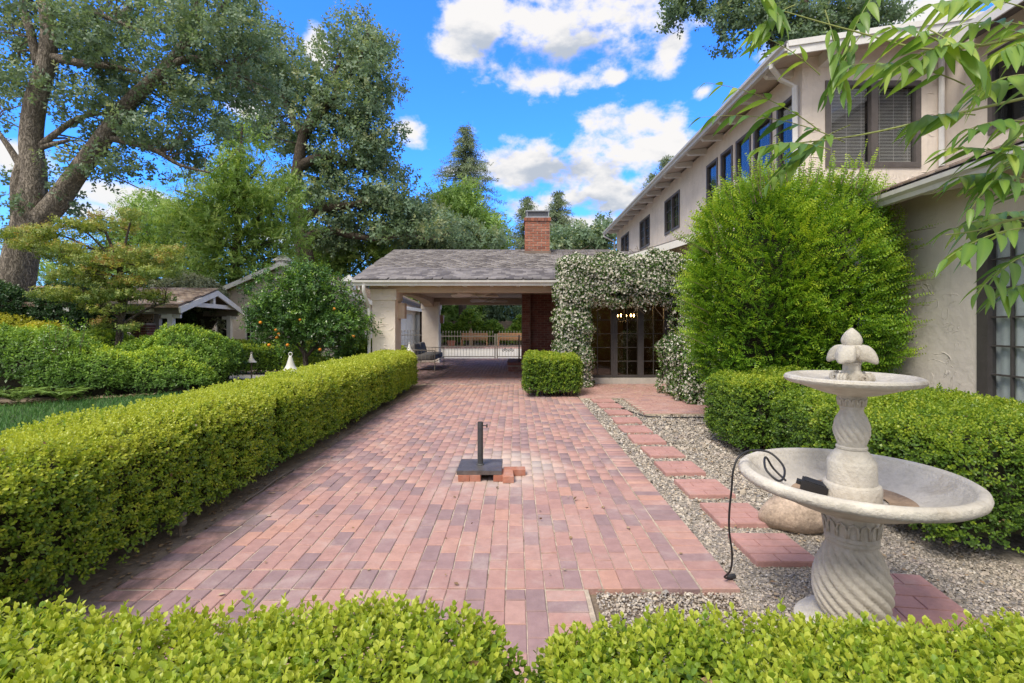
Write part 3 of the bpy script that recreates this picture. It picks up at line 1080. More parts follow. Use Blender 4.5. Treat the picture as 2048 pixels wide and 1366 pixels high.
def shingle_set(mat, w, l, tints, nm='shingle', t=0.020):
    out = []
    for i, ti in enumerate(tints):
        b = MB()
        k = 0.16 * w
        # tail end thick, clipped corners
        v = [(-w / 2, l, 0), (w / 2, l, 0), (w / 2, k * .6, 0), (w / 2 - k, 0, 0), (-w / 2 + k, 0, 0), (-w / 2, k * .6, 0)]
        v += [(-w / 2, l, .003), (w / 2, l, .003), (w / 2, k * .6, t), (w / 2 - k, 0, t), (-w / 2 + k, 0, t), (-w / 2, k * .6, t)]
        f = [(6, 11, 8, 7), (11, 10, 9, 8), (5, 4, 10, 11), (4, 3, 9, 10), (3, 2, 8, 9), (2, 1, 7, 8), (0, 5, 11, 6)]
        out.append(b.add(v, f, ti).mesh(nm, mat))
    return out


def lay_shingles(parent, origin, ax, up, length, run, w, expo, meshes, cap, name, rest, shape=None, near=True, jitter=0.1):
    """courses climb from origin along the unit slope vector up; ax runs along the eave"""
    r = random.Random(5)
    ax, up = Vector(ax).normalized(), Vector(up).normalized()
    nrm = ax.cross(up).normalized()
    tilt = 0.05
    yv = (up + nrm * tilt).normalized()
    zv = ax.cross(yv).normalized()
    R = Matrix((ax, yv, zv)).transposed()
    spots = []
    rows = int(run / expo)
    for j in range(rows):
        n = int(length / w)
        for i in range(n + 1):
            s = (i + (0.5 if j % 2 else 0.0) + r.uniform(-jitter, jitter)) * w
            if s > length: continue
            p = Vector(origin) + ax * s + up * (j * expo + r.uniform(-.008, .008)) + nrm * 0.004
            if shape and not shape(p): continue
            spots.append((j, i, p))
    pl = wloc(parent)
    for (j, i, p) in spots[:cap]:
        o = link(name, r.choice(meshes), parent)
        o.matrix_local = Matrix.Translation(p - pl) @ R.to_4x4()
    rest_s = spots[cap:]
    if rest_s:
        arr = []
        for m in meshes:
            n = len(m.vertices)
            co = np.empty(n * 3, np.float32); m.vertices.foreach_get('co', co)
            ti = np.empty(n, np.float32); m.attributes['tint'].data.foreach_get('value', ti)
            arr.append((co.reshape(-1, 3), np.array([list(q.vertices) for q in m.polygons]), ti))
        Rn = np.array(R)
        parts = []
        for (j, i, p) in rest_s:
            co, f, ti = arr[r.randrange(len(arr))]
            parts.append((co @ Rn.T + np.array(p - pl), f, ti))
        V, F, T = join_arrays(parts)
        tag(link(rest, np_mesh(rest, V, F, T, meshes[0].materials[0]), parent), kind='stuff')


def wall_bricks(parent, fn, a0, a1, z0, z1, mat, bl, bh, joint, seed, name='brick', proud=0.012, cap=400, rnd=0.9, skip=None):
    """courses of separate bricks standing proud of a mortar core"""
    r = random.Random(seed)
    sets = {}
    pl = wloc(parent)

    def mesh_for(w, k):
        key = (round(w, 2), k)
        if key not in sets:
            b = MB()
            p0, p1 = fn(0, -proud, 0), fn(round(w, 2) - joint, 0.03, bh - joint)
            b.box(p0[0], p1[0], p0[1], p1[1], p0[2], p1[2], tint=k / 7)
            o0 = fn(0, 0, 0)
            sets[key] = b.mesh(name, mat, off=o0)
        return sets[key]
    rows = int((z1 - z0) / bh)
    n = 0
    for j in range(rows):
        z = z0 + j * bh
        a = a0
        first = True
        while a < a1 - 0.02:
            w = bl / 2 if (first and j % 2) else bl
            first = False
            w = min(w, a1 - a)
            if n < cap and not (skip and skip(a, z)):
                m = mesh_for(w, min(7, max(0, int(r.gauss(3.5, 2.0)))))
                p = Vector(fn(a, r.uniform(-.002, .002), z))
                o = link(name, m, parent, p - pl)
                n += 1
            a += w
    return n


# ------------------------------------------------------------------ main house
house = thing('house', 'two storey pinkish stucco house with dark framed windows and white eaves', 'house', (4.93, 8.62, 0))
WX, WY, UZ = 4.93, 8.62, 6.25          # upper storey corner
side_wins = [(21.9, 23.5, 4.35, 5.48), (18.46, 19.96, 4.35, 5.48), (15.08, 16.6, 4.35, 5.48)]
tall = [(12.23, 12.94), (11.39, 12.03), (10.49, 11.2), (9.63, 10.36), (8.79, 9.44)]
ops = side_wins + [(a, b_, 3.45, 5.50) for a, b_ in tall]
b = MB()
wall(b, mapx(WX), WY + 0.004, 24.6, 2.4, 5.93, 0.25, ops)
b.build('wall', M['stucco'], house)
b = MB()
fw_ = (5.32, 6.96, 4.12, 5.61)
wall(b, mapy(WY), WX - 0.003, 7.35, 2.4, 6.05, 0.25, [fw_])
# gable infill up to the sloping soffit
b.prism([(WX, 6.05), (7.36, 6.05), (7.36, 6.42), (WX, 6.07)], 0.0, 0.25, lambda a, z, d: (a, WY + d, z))
arcs(b, mapy(WY), WX + 0.02, 5.30, 3.4, 5.2, 16, 4, (0.08, 0.18), 0.011)
arcs(b, mapy(WY), 5.0, 7.3, 3.75, 4.11, 5, 5, (0.08, 0.15), 0.010)
arcs(b, mapy(WY), 6.97, 7.34, 4.1, 5.7, 7, 6, (0.07, 0.14), 0.010)
b.build('wall', M['stucco'], house)
b = MB()
wall(b, mapx(7.352), 3.0, WY - 0.002, 3.0, 6.05, 0.25, [(6.3, 7.78, 4.35, 5.62)])
b.box(7.6, 11.5, 8.87, 24.6, 2.4, 6.0)
b.build('wall', M['stucco'], house)
for (a, b_, z0, z1) in side_wins:
    window(house, mapx(WX), a, b_, z0, z1, 0.07, 2, 3, ((a + b_) / 2,), glass='dark_glass', muntin=0.012)
for (a, b_) in tall:
    window(house, mapx(WX), a, b_, 3.45, 5.50, 0.06, blinds=True, glass='dark_glass')
window(house, mapy(WY), *fw_, 0.09, splits=((fw_[0] + fw_[1]) / 2 + 0.02,), blinds=True)
window(house, mapx(7.352), 6.3, 7.78, 4.35, 5.62, 0.07, splits=(7.0,), glass='dark_glass')
# white window mullion posts between the tall windows
for y in (12.13, 11.295, 10.425):
    b = MB(); mbox(b, mapx(WX), y - .035, y + .035, -0.02, 0.02, 3.45, 5.5); b.build('mullion', M['stucco'], house)
# upper roof: low gable, long eave along Y
EX, EZ = 4.40, 5.89
sl = 0.15
b = MB()
RX = 9.0
roof_slab(b, (EX - .03, 8.10, EZ + .12), (RX, 8.10, EZ + .12 + sl * (RX - EX)), (RX, 25.0, EZ + .12 + sl * (RX - EX)), (EX - .03, 25.0, EZ + .12), 0.05)
roof_slab(b, (RX, 8.10, EZ + .12 + sl * (RX - EX)), (13.5, 8.10, EZ + .12), (13.5, 25.0, EZ + .12), (RX, 25.0, EZ + .12 + sl * (RX - EX)), 0.05)
b.build('roof', M['shingle'], house)
b = MB()
roof_slab(b, (EX, 8.14, EZ + .065), (RX, 8.14, EZ + .065 + sl * (RX - EX)), (RX, 24.95, EZ + .065 + sl * (RX - EX)), (EX, 24.95, EZ + .065), 0.03)
b.build('soffit', M['soffit'], house)
b = MB()
# fascia on the rake, two boards
b.bar((EX - .02, 8.085, EZ - .03), (RX, 8.085, EZ - .03 + sl * (RX - EX)), 0.03, 0.19)
b.bar((EX - .02, 8.060, EZ + .05), (RX, 8.060, EZ + .05 + sl * (RX - EX)), 0.03, 0.09)
b.build('fascia', M['white_paint'], house)


def gutter(parent, p0, p1, out, s=0.12):
    """moulded box gutter from p0 to p1; out points away from the wall"""
    p0, p1, out = Vector(p0), Vector(p1), Vector(out)
    prof = [(0.0, 0.0), (0.0, -s), (0.55 * s, -s), (0.62 * s, -.62 * s), (0.95 * s, -.38 * s), (1.0 * s, 0.0), (0.9 * s, 0.0), (0.86 * s, -.3 * s), (0.5 * s, -.6 * s), (0.12 * s, -.85 * s), (0.08 * s, 0)]
    n = len(prof)
    v = [p0 + out * a + Vector((0, 0, z)) for a, z in prof] + [p1 + out * a + Vector((0, 0, z)) for a, z in prof]
    f = [(i, (i + 1) % n, n + (i + 1) % n, n + i) for i in range(n)] + [tuple(range(n))[::-1], tuple(range(n, 2 * n))]
    return MB().add(v, f).build('gutter', M['gutter'], parent)


gutter(house, (EX + .02, 8.10, EZ + .09), (EX + .02, 25.0, EZ + .09), (-1, 0, 0), 0.13)
# rafter tails with rounded noses
for k in range(16):
    y = 8.95 + k * 1.02
    zt = EZ + .03
    prof = [(EX + .02, zt), (EX + .03, zt - .06), (EX + .09, zt - .11), (WX + .01, zt - .11 + .02), (WX + .01, zt + .075)]
    MB().prism(prof, y - .05, y + .05, lambda a, z, d: (a, d, z)).build('rafter_tail', M['white_paint'], house)
# beam ends under the rake
for x in (5.28, 7.0, 8.3):
    zt = EZ + .03 + sl * (x - EX)
    prof = [(8.16, zt + .02), (8.17, zt - .08), (8.27, zt - .19), (8.62, zt - .21), (8.62, zt + .03)]
    MB().prism(prof, x - .075, x + .075, lambda a, z, d: (d, a, z)).build('outrigger', M['white_paint'], house)


def downspout(parent, pts, r=0.045):
    return MB().tube(pts, r, 8).build('downspout', M['white_paint'], parent, smooth=40)


downspout(house, [(EX - .04, 8.55, EZ + .0), (EX - .04, 8.55, EZ - .08), (4.6, 8.70, EZ - .22), (4.84, 8.70, EZ - .34), (4.86, 8.70, 3.2)])
downspout(house, [(7.27, 8.55, 6.05), (7.27, 8.55, 4.12)])
downspout(house, [(EX - .04, 24.9, EZ - .02), (EX - .04, 24.9, EZ - .1), (4.85, 24.75, EZ - .4), (4.85, 24.75, 3.0)])
# eave of the right hand wing seen above the leaves
b = MB(); roof_slab(b, (6.85, 2.5, 5.98), (11, 2.5, 6.6), (11, 8.0, 6.6), (6.85, 8.0, 5.98), 0.06); b.build('roof', M['shingle'], house)
MB().bar((6.84, 2.5, 5.88), (6.84, 8.0, 5.88), 0.03, 0.2).build('fascia', M['white_paint'], house)

# near ground floor wing: wall along the right of the picture
GX = 5.15
b = MB()
wall(b, mapx(GX), 1.5, WY + .3, -0.02, 3.05, 0.25, [(3.7, 5.57, 0.12, 2.55)])
arcs(b, mapx(GX), 5.62, 7.3, 0.4, 2.6, 8, 9, (0.06, 0.12), 0.005)
b.build('wall', M['stucco_low'], house)
window(house, mapx(GX), 3.7, 5.57, 0.12, 2.56, 0.13, 7, 7, frame='dark_frame', curtain=True, name='french_window', room=0.5, muntin=0.018)
b = MB()
pe = 0.385
roof_slab(b, (4.62, 0.5, 3.07), (7.36, 0.5, 3.07 + pe * 2.74), (7.36, 8.62, 3.07 + pe * 2.74), (4.62, 8.62, 3.07), 0.06)
wing_roof = b.build('roof', M['shingle'], house)
b = MB()
roof_slab(b, (4.66, 0.5, 2.975), (5.2, 0.5, 3.16), (5.2, 8.62, 3.16), (4.66, 8.62, 2.975), 0.02)
b.build('soffit', M['soffit'], house)
gutter(house, (4.655, 0.5, 3.03), (4.655, 8.62, 3.03), (-1, 0, 0), 0.13)
for y in (5.7, 6.9, 8.1):
    prof = [(4.66, 2.96), (4.70, 2.90), (5.16, 3.00), (5.16, 3.12)]
    MB().prism(prof, y - .06, y + .06, lambda a, z, d: (a, d, z)).build('rafter_tail', M['white_paint'], house)
SHM = shingle_set(M['shingle'], 0.20, 0.30, [i / 9 for i in range(10)])
SHK = shingle_set(M['shake'], 0.17, 0.34, [i / 9 for i in range(10)], 'shake')
u_ = Vector((1, 0, pe)).normalized()
lay_shingles(house, (4.60, 8.6, 3.08), (0, -1, 0), u_, 4.5, 0.75, 0.21, 0.15, SHK, 0, 'shingle', 'shingle_courses')

# ground floor under the rake, with the dark french windows
FY = 11.83
pan = [(1.56, 2.28), (2.34, 2.91), (2.96, 3.53), (3.59, 4.24)]
b = MB()
wall(b, mapy(FY), 1.25, 5.0, -0.02, 2.45, 0.22, [(1.55, 4.25, 0.16, 2.22)])
b.prism([(1.25, 2.45), (4.95, 2.45), (4.95, 3.70), (1.25, 2.56)], 0.0, 0.22, lambda a, z, d: (a, FY + d, z))
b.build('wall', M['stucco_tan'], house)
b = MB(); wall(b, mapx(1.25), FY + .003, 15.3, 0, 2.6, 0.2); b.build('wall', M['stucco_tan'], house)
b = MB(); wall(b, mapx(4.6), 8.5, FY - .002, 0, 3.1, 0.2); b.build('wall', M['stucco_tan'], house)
MB().box(1.5, 4.3, FY - .09, FY - .004, -0.01, 0.15).build('sill', M['concrete'], house)
for (a, c) in pan:
    window(house, mapy(FY), a, c, 0.17, 2.21, 0.045, 2, 6, frame='dark_frame', name='french_window', room=0, glass='dark_glass', muntin=0.015)
for x in (2.31, 2.935, 3.56):
    MB().box(x - .027, x + .027, FY - .035, FY + .09, 0.162, 2.218).build('mullion', M['dark_frame'], house)
# dining room behind
b = MB()
b.add([(1.46, 12.06, 0.02), (5.0, 12.06, 0.02), (5.0, 16, 0.02), (1.46, 16, 0.02)], [(0, 1, 2, 3)])
b.add([(5.0, 12.06, 0), (5.0, 16, 0), (5.0, 16, 2.5), (5.0, 12.06, 2.5)], [(0, 1, 2, 3)])
b.build('room_floor', M['room_dark'], house)
b = MB()
b.add([(1.46, 16, 0), (5.0, 16, 0), (5.0, 16, 2.5), (1.46, 16, 2.5)], [(0, 1, 2, 3)])
b.add([(1.46, 12.06, 2.42), (5.0, 12.06, 2.42), (5.0, 16, 2.42), (1.46, 16, 2.42)], [(0, 1, 2, 3)])
b.build('room_wall', M['room_wall'], house)
MB().box(3.4, 3.9, 15.7, 15.95, 0.02, 2.1).build('cabinet', M['room_dark'], house)
# shed roof whose rake climbs to the right
b = MB()
sp_ = 0.314
roof_slab(b, (0.93, 11.36, 2.50), (4.96, 11.36, 2.50 + sp_ * 4.03), (4.96, 24.4, 2.50 + sp_ * 4.03), (0.93, 24.4, 2.50), 0.05)
b.build('roof', M['shingle'], house)
MB().bar((0.95, 11.345, 2.40), (4.93, 11.345, 2.40 + sp_ * 3.98), 0.03, 0.15).build('fascia', M['white_paint'], house)
b = MB()
roof_slab(b, (1.0, 11.38, 2.435), (4.93, 11.38, 2.435 + sp_ * 3.93), (4.93, 11.85, 2.435 + sp_ * 3.93), (1.0, 11.85, 2.435), 0.02)
b.build('soffit', M['soffit'], house)

# chandelier in the room
ch = thing('chandelier', 'lit chandelier glowing behind the dark french windows', 'chandelier', (2.86, 13.3, 1.62))
b = MB(); b.tube([(2.86, 13.3, 2.41), (2.86, 13.3, 1.45)], 0.012, 6)
for k in range(6):
    a = k * PI / 3
    b.tube([(2.86, 13.3, 1.52), (2.86 + .14 * math.cos(a), 13.3 + .14 * math.sin(a), 1.46), (2.86 + .26 * math.cos(a), 13.3 + .26 * math.sin(a), 1.60)], 0.008, 5)
b.build('arms', M['iron'], ch)
M['bulb'] = emit('bulb', (1.0, 0.55, 0.18), 14)
for k in range(6):
    a = k * PI / 3
    MB().blob((2.86 + .26 * math.cos(a), 13.3 + .26 * math.sin(a), 1.645), (0.018, 0.018, 0.042), 8, 6).build('bulb', M['bulb'], ch, True)
for (p, e) in (((2.86, 13.3, 1.95), 8), ((2.0, 13.4, 2.15), 7)):
    ld = bpy.data.lights.new('room_lamp', 'POINT'); ld.energy = e; ld.color = (1, .58, .24); ld.shadow_soft_size = 0.12
    lo = bpy.data.objects.new('room_lamp', ld); COL.objects.link(lo); lo.location = p

# ------------------------------------------------------------------ carport
cp = thing('carport', 'open stucco carport with shingled roof, thick pillars and brick chimney', 'carport', (-1.2, 11.8, 0))


def pillar(x0, x1, y0, y1, seed, ax):
    b = MB()
    b.box(x0, x1, y0, y1, -0.02, 1.98)
    arcs(b, mapy(y0), x0 + .02, x1 - .02, 0.2, 1.95, 22, seed, (0.06, 0.15), 0.011)
    b2 = b.build('pillar', M['stucco'], cp)
    MB().box(x0 - .035, x1 + .035, y0 - .035, y1 + .035, 1.98, 2.24).build('capital', M['stucco'], b2)
    return b2


pillar(-3.40, -2.86, 11.78, 12.38, 3, 1)
pillar(-3.50, -2.90, 18.5, 19.1, 8, 1)
MB().box(-3.31, -2.95, 11.86, 12.3, 2.241, 2.33).build('cap_shade', M['grey_wood'], cp)  # dark block stands in for the shade above the capital
# corbel block that sticks out of the pillar
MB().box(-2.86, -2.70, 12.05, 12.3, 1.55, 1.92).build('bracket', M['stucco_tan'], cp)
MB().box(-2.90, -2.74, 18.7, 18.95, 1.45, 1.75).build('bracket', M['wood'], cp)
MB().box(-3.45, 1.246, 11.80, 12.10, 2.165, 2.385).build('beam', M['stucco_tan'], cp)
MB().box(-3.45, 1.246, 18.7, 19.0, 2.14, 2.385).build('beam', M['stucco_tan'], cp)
# arched side beam between the pillars
poly = [(12.38, 2.385), (12.38, 2.05)]
for k in range(13):
    t = k / 12
    poly.append((12.38 + 6.12 * t, 2.05 + 0.22 * (1 - abs(2 * t - 1) ** 3)))
poly += [(18.5, 2.385)]
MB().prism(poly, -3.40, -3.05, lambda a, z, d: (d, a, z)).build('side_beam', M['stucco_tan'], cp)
MB().box(-3.4, 1.25, 12.1, 18.7, 2.386, 2.42).build('ceiling', M['ceiling'], cp)
# roof
EY, EZc, pc = 11.36, 2.42, 0.316
ry = 15.2
rz = EZc + pc * (ry - EY)
b = MB()
roof_slab(b, (-3.66, EY, EZc), (4.9, EY, EZc), (4.9, ry, rz), (-3.66, ry, rz), 0.05)
roof_slab(b, (-3.66, ry, rz), (4.9, ry, rz), (4.9, 19.1, EZc), (-3.66, 19.1, EZc), 0.05)
roof_c = b.build('roof', M['shingle'], cp)
up_ = Vector((0, 1, pc)).normalized()
lay_shingles(cp, (-3.64, EY - .02, EZc + .004), (1, 0, 0), up_, 6.6, 4.05, 0.205, 0.138, SHM, 300, 'shingle', 'shingle_courses')
# ridge caps
b = MB()
for i in range(27):
    x = -3.66 + i * 0.24
    b.prism([(-.12, -.03), (0, .018), (.12, -.03), (.12, -.018), (0, .034), (-.12, -.018)], x, x + .26, lambda a, z, d: (d, ry + a, rz + .006 + z + (d - x) * 0.03))
b.build('ridge_cap', M['shingle'], cp)
b = MB()
for s in (1,):
    b.prism([(EY, EZc - .05), (ry, rz - .05), (19.1, EZc - .05), (19.1, EZc - .22), (18.9, EZc - .22), (ry, rz - .2), (11.6, EZc - .22), (EY, EZc - .22)], -3.60, -3.56, lambda a, z, d: (d, a, z))
b.build('fascia', M['white_paint'], cp)
b = MB()
b.prism([(11.8, 2.38), (ry, rz - .1), (19.0, 2.38)], -3.40, -3.2, lambda a, z, d: (d, a, z))
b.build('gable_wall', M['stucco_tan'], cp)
b = MB(); roof_slab(b, (-3.6, EY + .05, EZc - .07), (1.2, EY + .05, EZc - .07), (1.2, 11.84, EZc - .04), (-3.6, 11.84, EZc - .04), 0.02); b.build('soffit', M['soffit'], cp)
gutter(cp, (-3.70, EY + .03, EZc - .01), (0.95, EY + .03, EZc - .01), (0, -1, 0), 0.12)
gutter(cp, (0.95, EY + .02, EZc - .01), (1.15, EY - .16, EZc + .05), (-.6, -.8, 0), 0.12)
for k in range(7):
    MB().box(-3.1 + k * .62, -3.02 + k * .62, EY + .04, 11.78, 2.29, 2.33).build('rafter_tail', M['white_paint'], cp)
MB().tube([(-3.46, 11.32, 2.30), (-3.46, 11.32, 2.18), (-3.46, 11.55, 1.95), (-3.46, 11.74, 1.80), (-3.46, 11.74, 0.0)], 0.04, 8).build('downspout', M['white_paint'], cp, smooth=40)
MB().tube([(-2.86, 18.45, 2.1), (-2.86, 18.45, 0.0)], 0.04, 8).build('downspout', M['white_paint'], cp, smooth=40)

# chimney breast: brick wall, hearth and stack
bw = MB().box(0.17, 0.42, 15.02, 16.6, -0.02, 2.38).box(0.42, 1.248, 15.32, 16.6, -0.02, 2.381).build('brick_wall', M['dark_mortar'], cp)
wall_bricks(bw, mapy(15.32), 0.43, 1.245, 0.50, 2.37, M['dark_brick'], 0.215, 0.070, 0.010, 2)
wall_bricks(bw, mapy(15.02), 0.17, 0.42, 0.0, 2.37, M['dark_brick'], 0.215, 0.070, 0.010, 3)
wall_bricks(bw, mapx(0.17), 15.03, 16.6, 0.0, 2.37, M['dark_brick'], 0.215, 0.070, 0.010, 4, cap=90)
hb = MB().box(-0.26, 0.157, 15.0, 17.0, -0.02, 0.185).build('hearth', M['dark_mortar'], cp)
wall_bricks(hb, mapy(15.0), -0.25, 0.15, 0.0, 0.15, M['dark_brick'], 0.215, 0.070, 0.010, 6)
MB().box(-0.28, 0.157, 14.97, 17.0, 0.186, 0.245).build('hearth_slab', M['dark_brick'], hb)
# fire screen of curled iron beside the hearth
fs = thing('fire_screen', 'dark iron fire screen standing on the brick hearth', 'fire screen', (0.08, 16.0, 0.245))
b = MB()
b.tube([(0.08, 15.5, 0.25), (0.08, 15.5, 0.8), (0.08, 15.75, 1.0), (0.08, 16.0, 1.06), (0.08, 16.25, 1.0), (0.08, 16.5, 0.8), (0.08, 16.5, 0.25)], 0.018, 6)
for k in range(6):
    y = 15.6 + k * .16
    b.tube([(0.08, y, 0.25), (0.08, y, 0.85)], 0.010, 5)
for k in range(5):
    c = (0.08, 15.65 + k * .17, 0.5)
    b.tube([(c[0], c[1] + .07 * math.cos(t * .7), c[2] + .12 * math.sin(t * .7)) for t in range(10)], 0.009, 4)
b.build('screen', M['iron'], fs)

ch0 = MB().box(0.262, 0.978, 14.66, 15.42, 3.2, 4.56)
chim = ch0.build('chimney', M['mortar'], cp)
CB = 0.0
n = wall_bricks(chim, mapy(14.66), 0.252, 0.988, 3.55, 4.50, M['old_brick'], 0.245, 0.0745, 0.017, 12, cap=120)
wall_bricks(chim, mapx(0.262), 14.65, 15.42, 3.60, 4.50, M['old_brick'], 0.255, 0.0745, 0.013, 13, cap=80)
wall_bricks(chim, lambda a, d, z: (a, 15.42 - d, z), 0.252, 0.988, 3.7, 4.50, M['old_brick'], 0.245, 0.0745, 0.013, 14, cap=60)
b = MB()
for k in range(8):
    b.box(0.225 + k * .099, 0.225 + k * .099 + .09, 14.62, 15.46, 4.44, 4.535, tint=random.random())
b.build('brick_cap', M['old_brick'], chim)
b = MB().box(0.235, 1.005, 14.60, 15.0, 3.34, 3.56)
b.box(0.215, 1.025, 14.55, 14.9, 3.30, 3.36)
b.build('flashing', plain('flashing', (0.20, 0.15, 0.12), 0.6, 0.15), chim)
# metal spark arrestor
b = MB().box(0.27, 0.97, 14.68, 15.40, 4.73, 4.76)
for x in (0.30, 0.93):
    for y in (14.71, 15.36):
        b.box(x, x + .025, y, y + .025, 4.53, 4.731)
b.prism([(0.24, 4.53), (1.0, 4.53), (0.97, 4.57), (0.27, 4.57)], 14.65, 15.43, lambda a, z, d: (a, d, z))
b.build('chimney_cap', M['sheet_metal'], chim)
MB().box(0.32, 0.92, 14.74, 15.34, 4.55, 4.728).build('mesh_screen', plain('screen_mesh', (0.16, 0.16, 0.17), 0.5, 0.2, 40, metal=0.6), chim)


def fan(x, y, rot, label):
    t = thing('ceiling_fan', label, 'ceiling fan', (x, y, 2.386), rot, 'ceiling fans under the carport')
    MB().lathe([(0.06, 0), (0.055, -.04), (0.015, -.05), (0.015, -.15), (0.09, -.16), (0.11, -.20), (0.09, -.24), (0.03, -.26)], segs=20).build('motor', M['gutter'], t, 40, local=True)
    for k in range(5):
        a = k * 2 * PI / 5
        bb = MB()
        c, s = math.cos(a), math.sin(a)
        pts = [(.10, -.03), (.22, -.055), (.62, -.07), (.66, -.04), (.66, .04), (.62, .07), (.22, .055), (.10, .03)]
        bb.prism(pts, -.225, -.205, lambda p, q, d: (p * c - q * s, p * s + q * c, d + q * .45))
        bb.build('blade', M['fan_blade'], t, local=True)


M['fan_blade'] = plain('fan_blade', (0.86, 0.85, 0.83), 0.4, 0.03)
fan(-1.12, 13.2, 0.3, 'white ceiling fan under the carport, nearer the front beam')
fan(-0.95, 16.2, 0.1, 'white ceiling fan under the carport, nearer the rear beam')

# ------------------------------------------------------------------ outdoor sofa under the carport
sf = thing('outdoor_sofa', 'grey cushioned metal outdoor sofa under the carport by the pillars', 'sofa', (-2.9, 16.0, 0))
b = MB()
X0, X1, Y0, Y1 = -3.25, -2.46, 15.05, 16.95
for x in (X0, X1):
    for y in (Y0, Y1):
        b.tube([(x, y, 0), (x, y, 0.62 if x > -3 else 0.66)], 0.014, 6)
for y in (Y0, Y1):
    b.tube([(X0, y, 0.64), (X1, y, 0.62)], 0.013, 6); b.tube([(X0, y, 0.28), (X1, y, 0.28)], 0.013, 6)
    for k in range(7):
        x = X0 + (X1 - X0) * (k + .5) / 7
        b.tube([(x, y, 0.28), (x, y, 0.63)], 0.006, 5)
b.tube([(X0, Y0, .64), (X0, Y1, .64)], 0.013, 6)
b.tube([(X1, Y0, .28), (X1, Y1, .28)], 0.013, 6)
b.tube([(X0, Y0, .28), (X0, Y1, .28)], 0.013, 6)
b.build('frame', M['gate_paint'], sf)


def cushion(parent, c, s, rot=(0, 0, 0), name='cushion'):
    """soft box with rounded, slightly puffed sides"""
    vs, fs = [], []
    n = 9
    bm = MB()
    grid = np.linspace(-1, 1, n)
    for ax in range(3):
        for sg in (-1, 1):
            base = len(vs)
            for i in grid:
                for j in grid:
                    p = [0, 0, 0]
                    p[ax] = sg; p[(ax + 1) % 3] = i; p[(ax + 2) % 3] = j * sg
                    q = np.array(p, float)
                    r = (np.abs(q) ** 6).sum() ** (1 / 6)
                    vs.append(tuple(q / r * np.array(s) / 2))
            for i in range(n - 1):
                for j in range(n - 1):
                    a = base + i * n + j
                    fs.append((a, a + n, a + n + 1, a + 1))
    R = Matrix.Rotation(rot[1], 3, 'Y') @ Matrix.Rotation(rot[0], 3, 'X') @ Matrix.Rotation(rot[2], 3, 'Z')
    bm.add([tuple(R @ Vector(v) + Vector(c)) for v in vs], fs)
    return bm.build(name, M['cushion'], parent, True)


cushion(sf, (-2.84, 15.55, 0.40), (0.74, 0.92, 0.19))
cushion(sf, (-2.84, 16.46, 0.40), (0.74, 0.90, 0.19))
cushion(sf, (-3.12, 15.55, 0.62), (0.17, 0.90, 0.40), (0, -0.25, 0), 'back_cushion')
cushion(sf, (-3.12, 16.46, 0.62), (0.17, 0.88, 0.40), (0, -0.25, 0), 'back_cushion')

# ------------------------------------------------------------------ gate and railing at the back of the carport
def railing(name, label, cat, x0, x1, y, z0, ztop, step, scroll=False, group=None):
    t = thing(name, label, cat, ((x0 + x1) / 2, y, 0), 0, group)
    b = MB()
    for z in (z0, ztop - .22, z0 + .42):
        b.box(x0, x1, y - .012, y + .012, z, z + .035)
    b.box(x0, x0 + .05, y - .02, y + .02, 0, ztop - .1); b.box(x1 - .05, x1, y - .021, y + .021, 0, ztop - .1)
    b.build('frame', M['gate_paint'], t)
    n = int((x1 - x0) / step)
    for i in range(1, n):
        x = x0 + (x1 - x0) * i / n
        q = MB().tube([(x, y, z0), (x, y, ztop - .06)], 0.0075, 5)
        q.lathe([(0.001, -.07), (0.02, -.05), (0.012, -.035), (0.018, -.02), (0.001, .03)], (x, y, ztop), 6, close=False)
        q.build('bar', M['gate_paint'], t)
    if scroll:
        q = MB()
        cx = (x0 + x1) / 2 - .25
        for s in (-1, 1):
            for k in range(3):
                c = (cx + s * (.05 + k * .07), y - .02, z0 + .26 + .05 * (k % 2))
                q.tube([(c[0] + .045 * math.cos(a * .7) * (1 - a / 14), c[1], c[2] + .07 * math.sin(a * .7) * (1 - a / 14)) for a in range(12)], 0.010, 5)
        q.build('scroll', M['iron'], t)
    return t


railing('metal_gate', 'pale metal gate leaf with vertical bars and a scroll emblem', 'gate', -0.82, 0.62, 20.6, 0.06, 1.12, 0.118, True)
railing('metal_gate', 'pale metal gate leaf without emblem, beside the carport pillar', 'gate', -3.15, -0.86, 20.6, 0.06, 1.12, 0.118)
railing('metal_fence', 'pale metal fence panel with pointed bars left of the rear pillar', 'fence', -5.4, -3.3, 21.4, 0.06, 1.15, 0.12)

# ------------------------------------------------------------------ beyond the gate
edge = MB().box(-8, 6, 29.2, 32.4, -0.02, 0.012).build('brick_strip', M['joint_sand'])
tag(edge, kind='structure')
sp = [(x, y, 0.03, 0) for x in np.arange(-6, 1.5, 0.106) for y in np.arange(29.3, 32.3, 0.21)]
lay(edge, sp, RED, 0, 'brick', 'brick_field', lambda s: s[1])


def bench(x, y, w, label):
    t = thing('bench', label, 'bench', (x, y, 0), 0, 'wooden benches beyond the gate')
    q = MB()
    for sx in (-w / 2 + .05, w / 2 - .05):
        q.box(x + sx - .035, x + sx + .035, y - .25, y - .18, 0, 0.42); q.box(x + sx - .034, x + sx + .034, y + .18, y + .25, 0, 0.86)
        q.box(x + sx - .03, x + sx + .03, y - .18, y + .18, 0.33, 0.41)
    q.build('frame', M['wood'], t)
    for k in range(4):
        MB().box(x - w / 2, x + w / 2, y - .26 + k * .125, y - .16 + k * .125, 0.421, 0.45).build('seat_slat', M['wood'], t)
    for k in range(3):
        MB().box(x - w / 2, x + w / 2, y + .15, y + .178, 0.50 + k * .125, 0.60 + k * .125).build('back_slat', M['wood'], t)


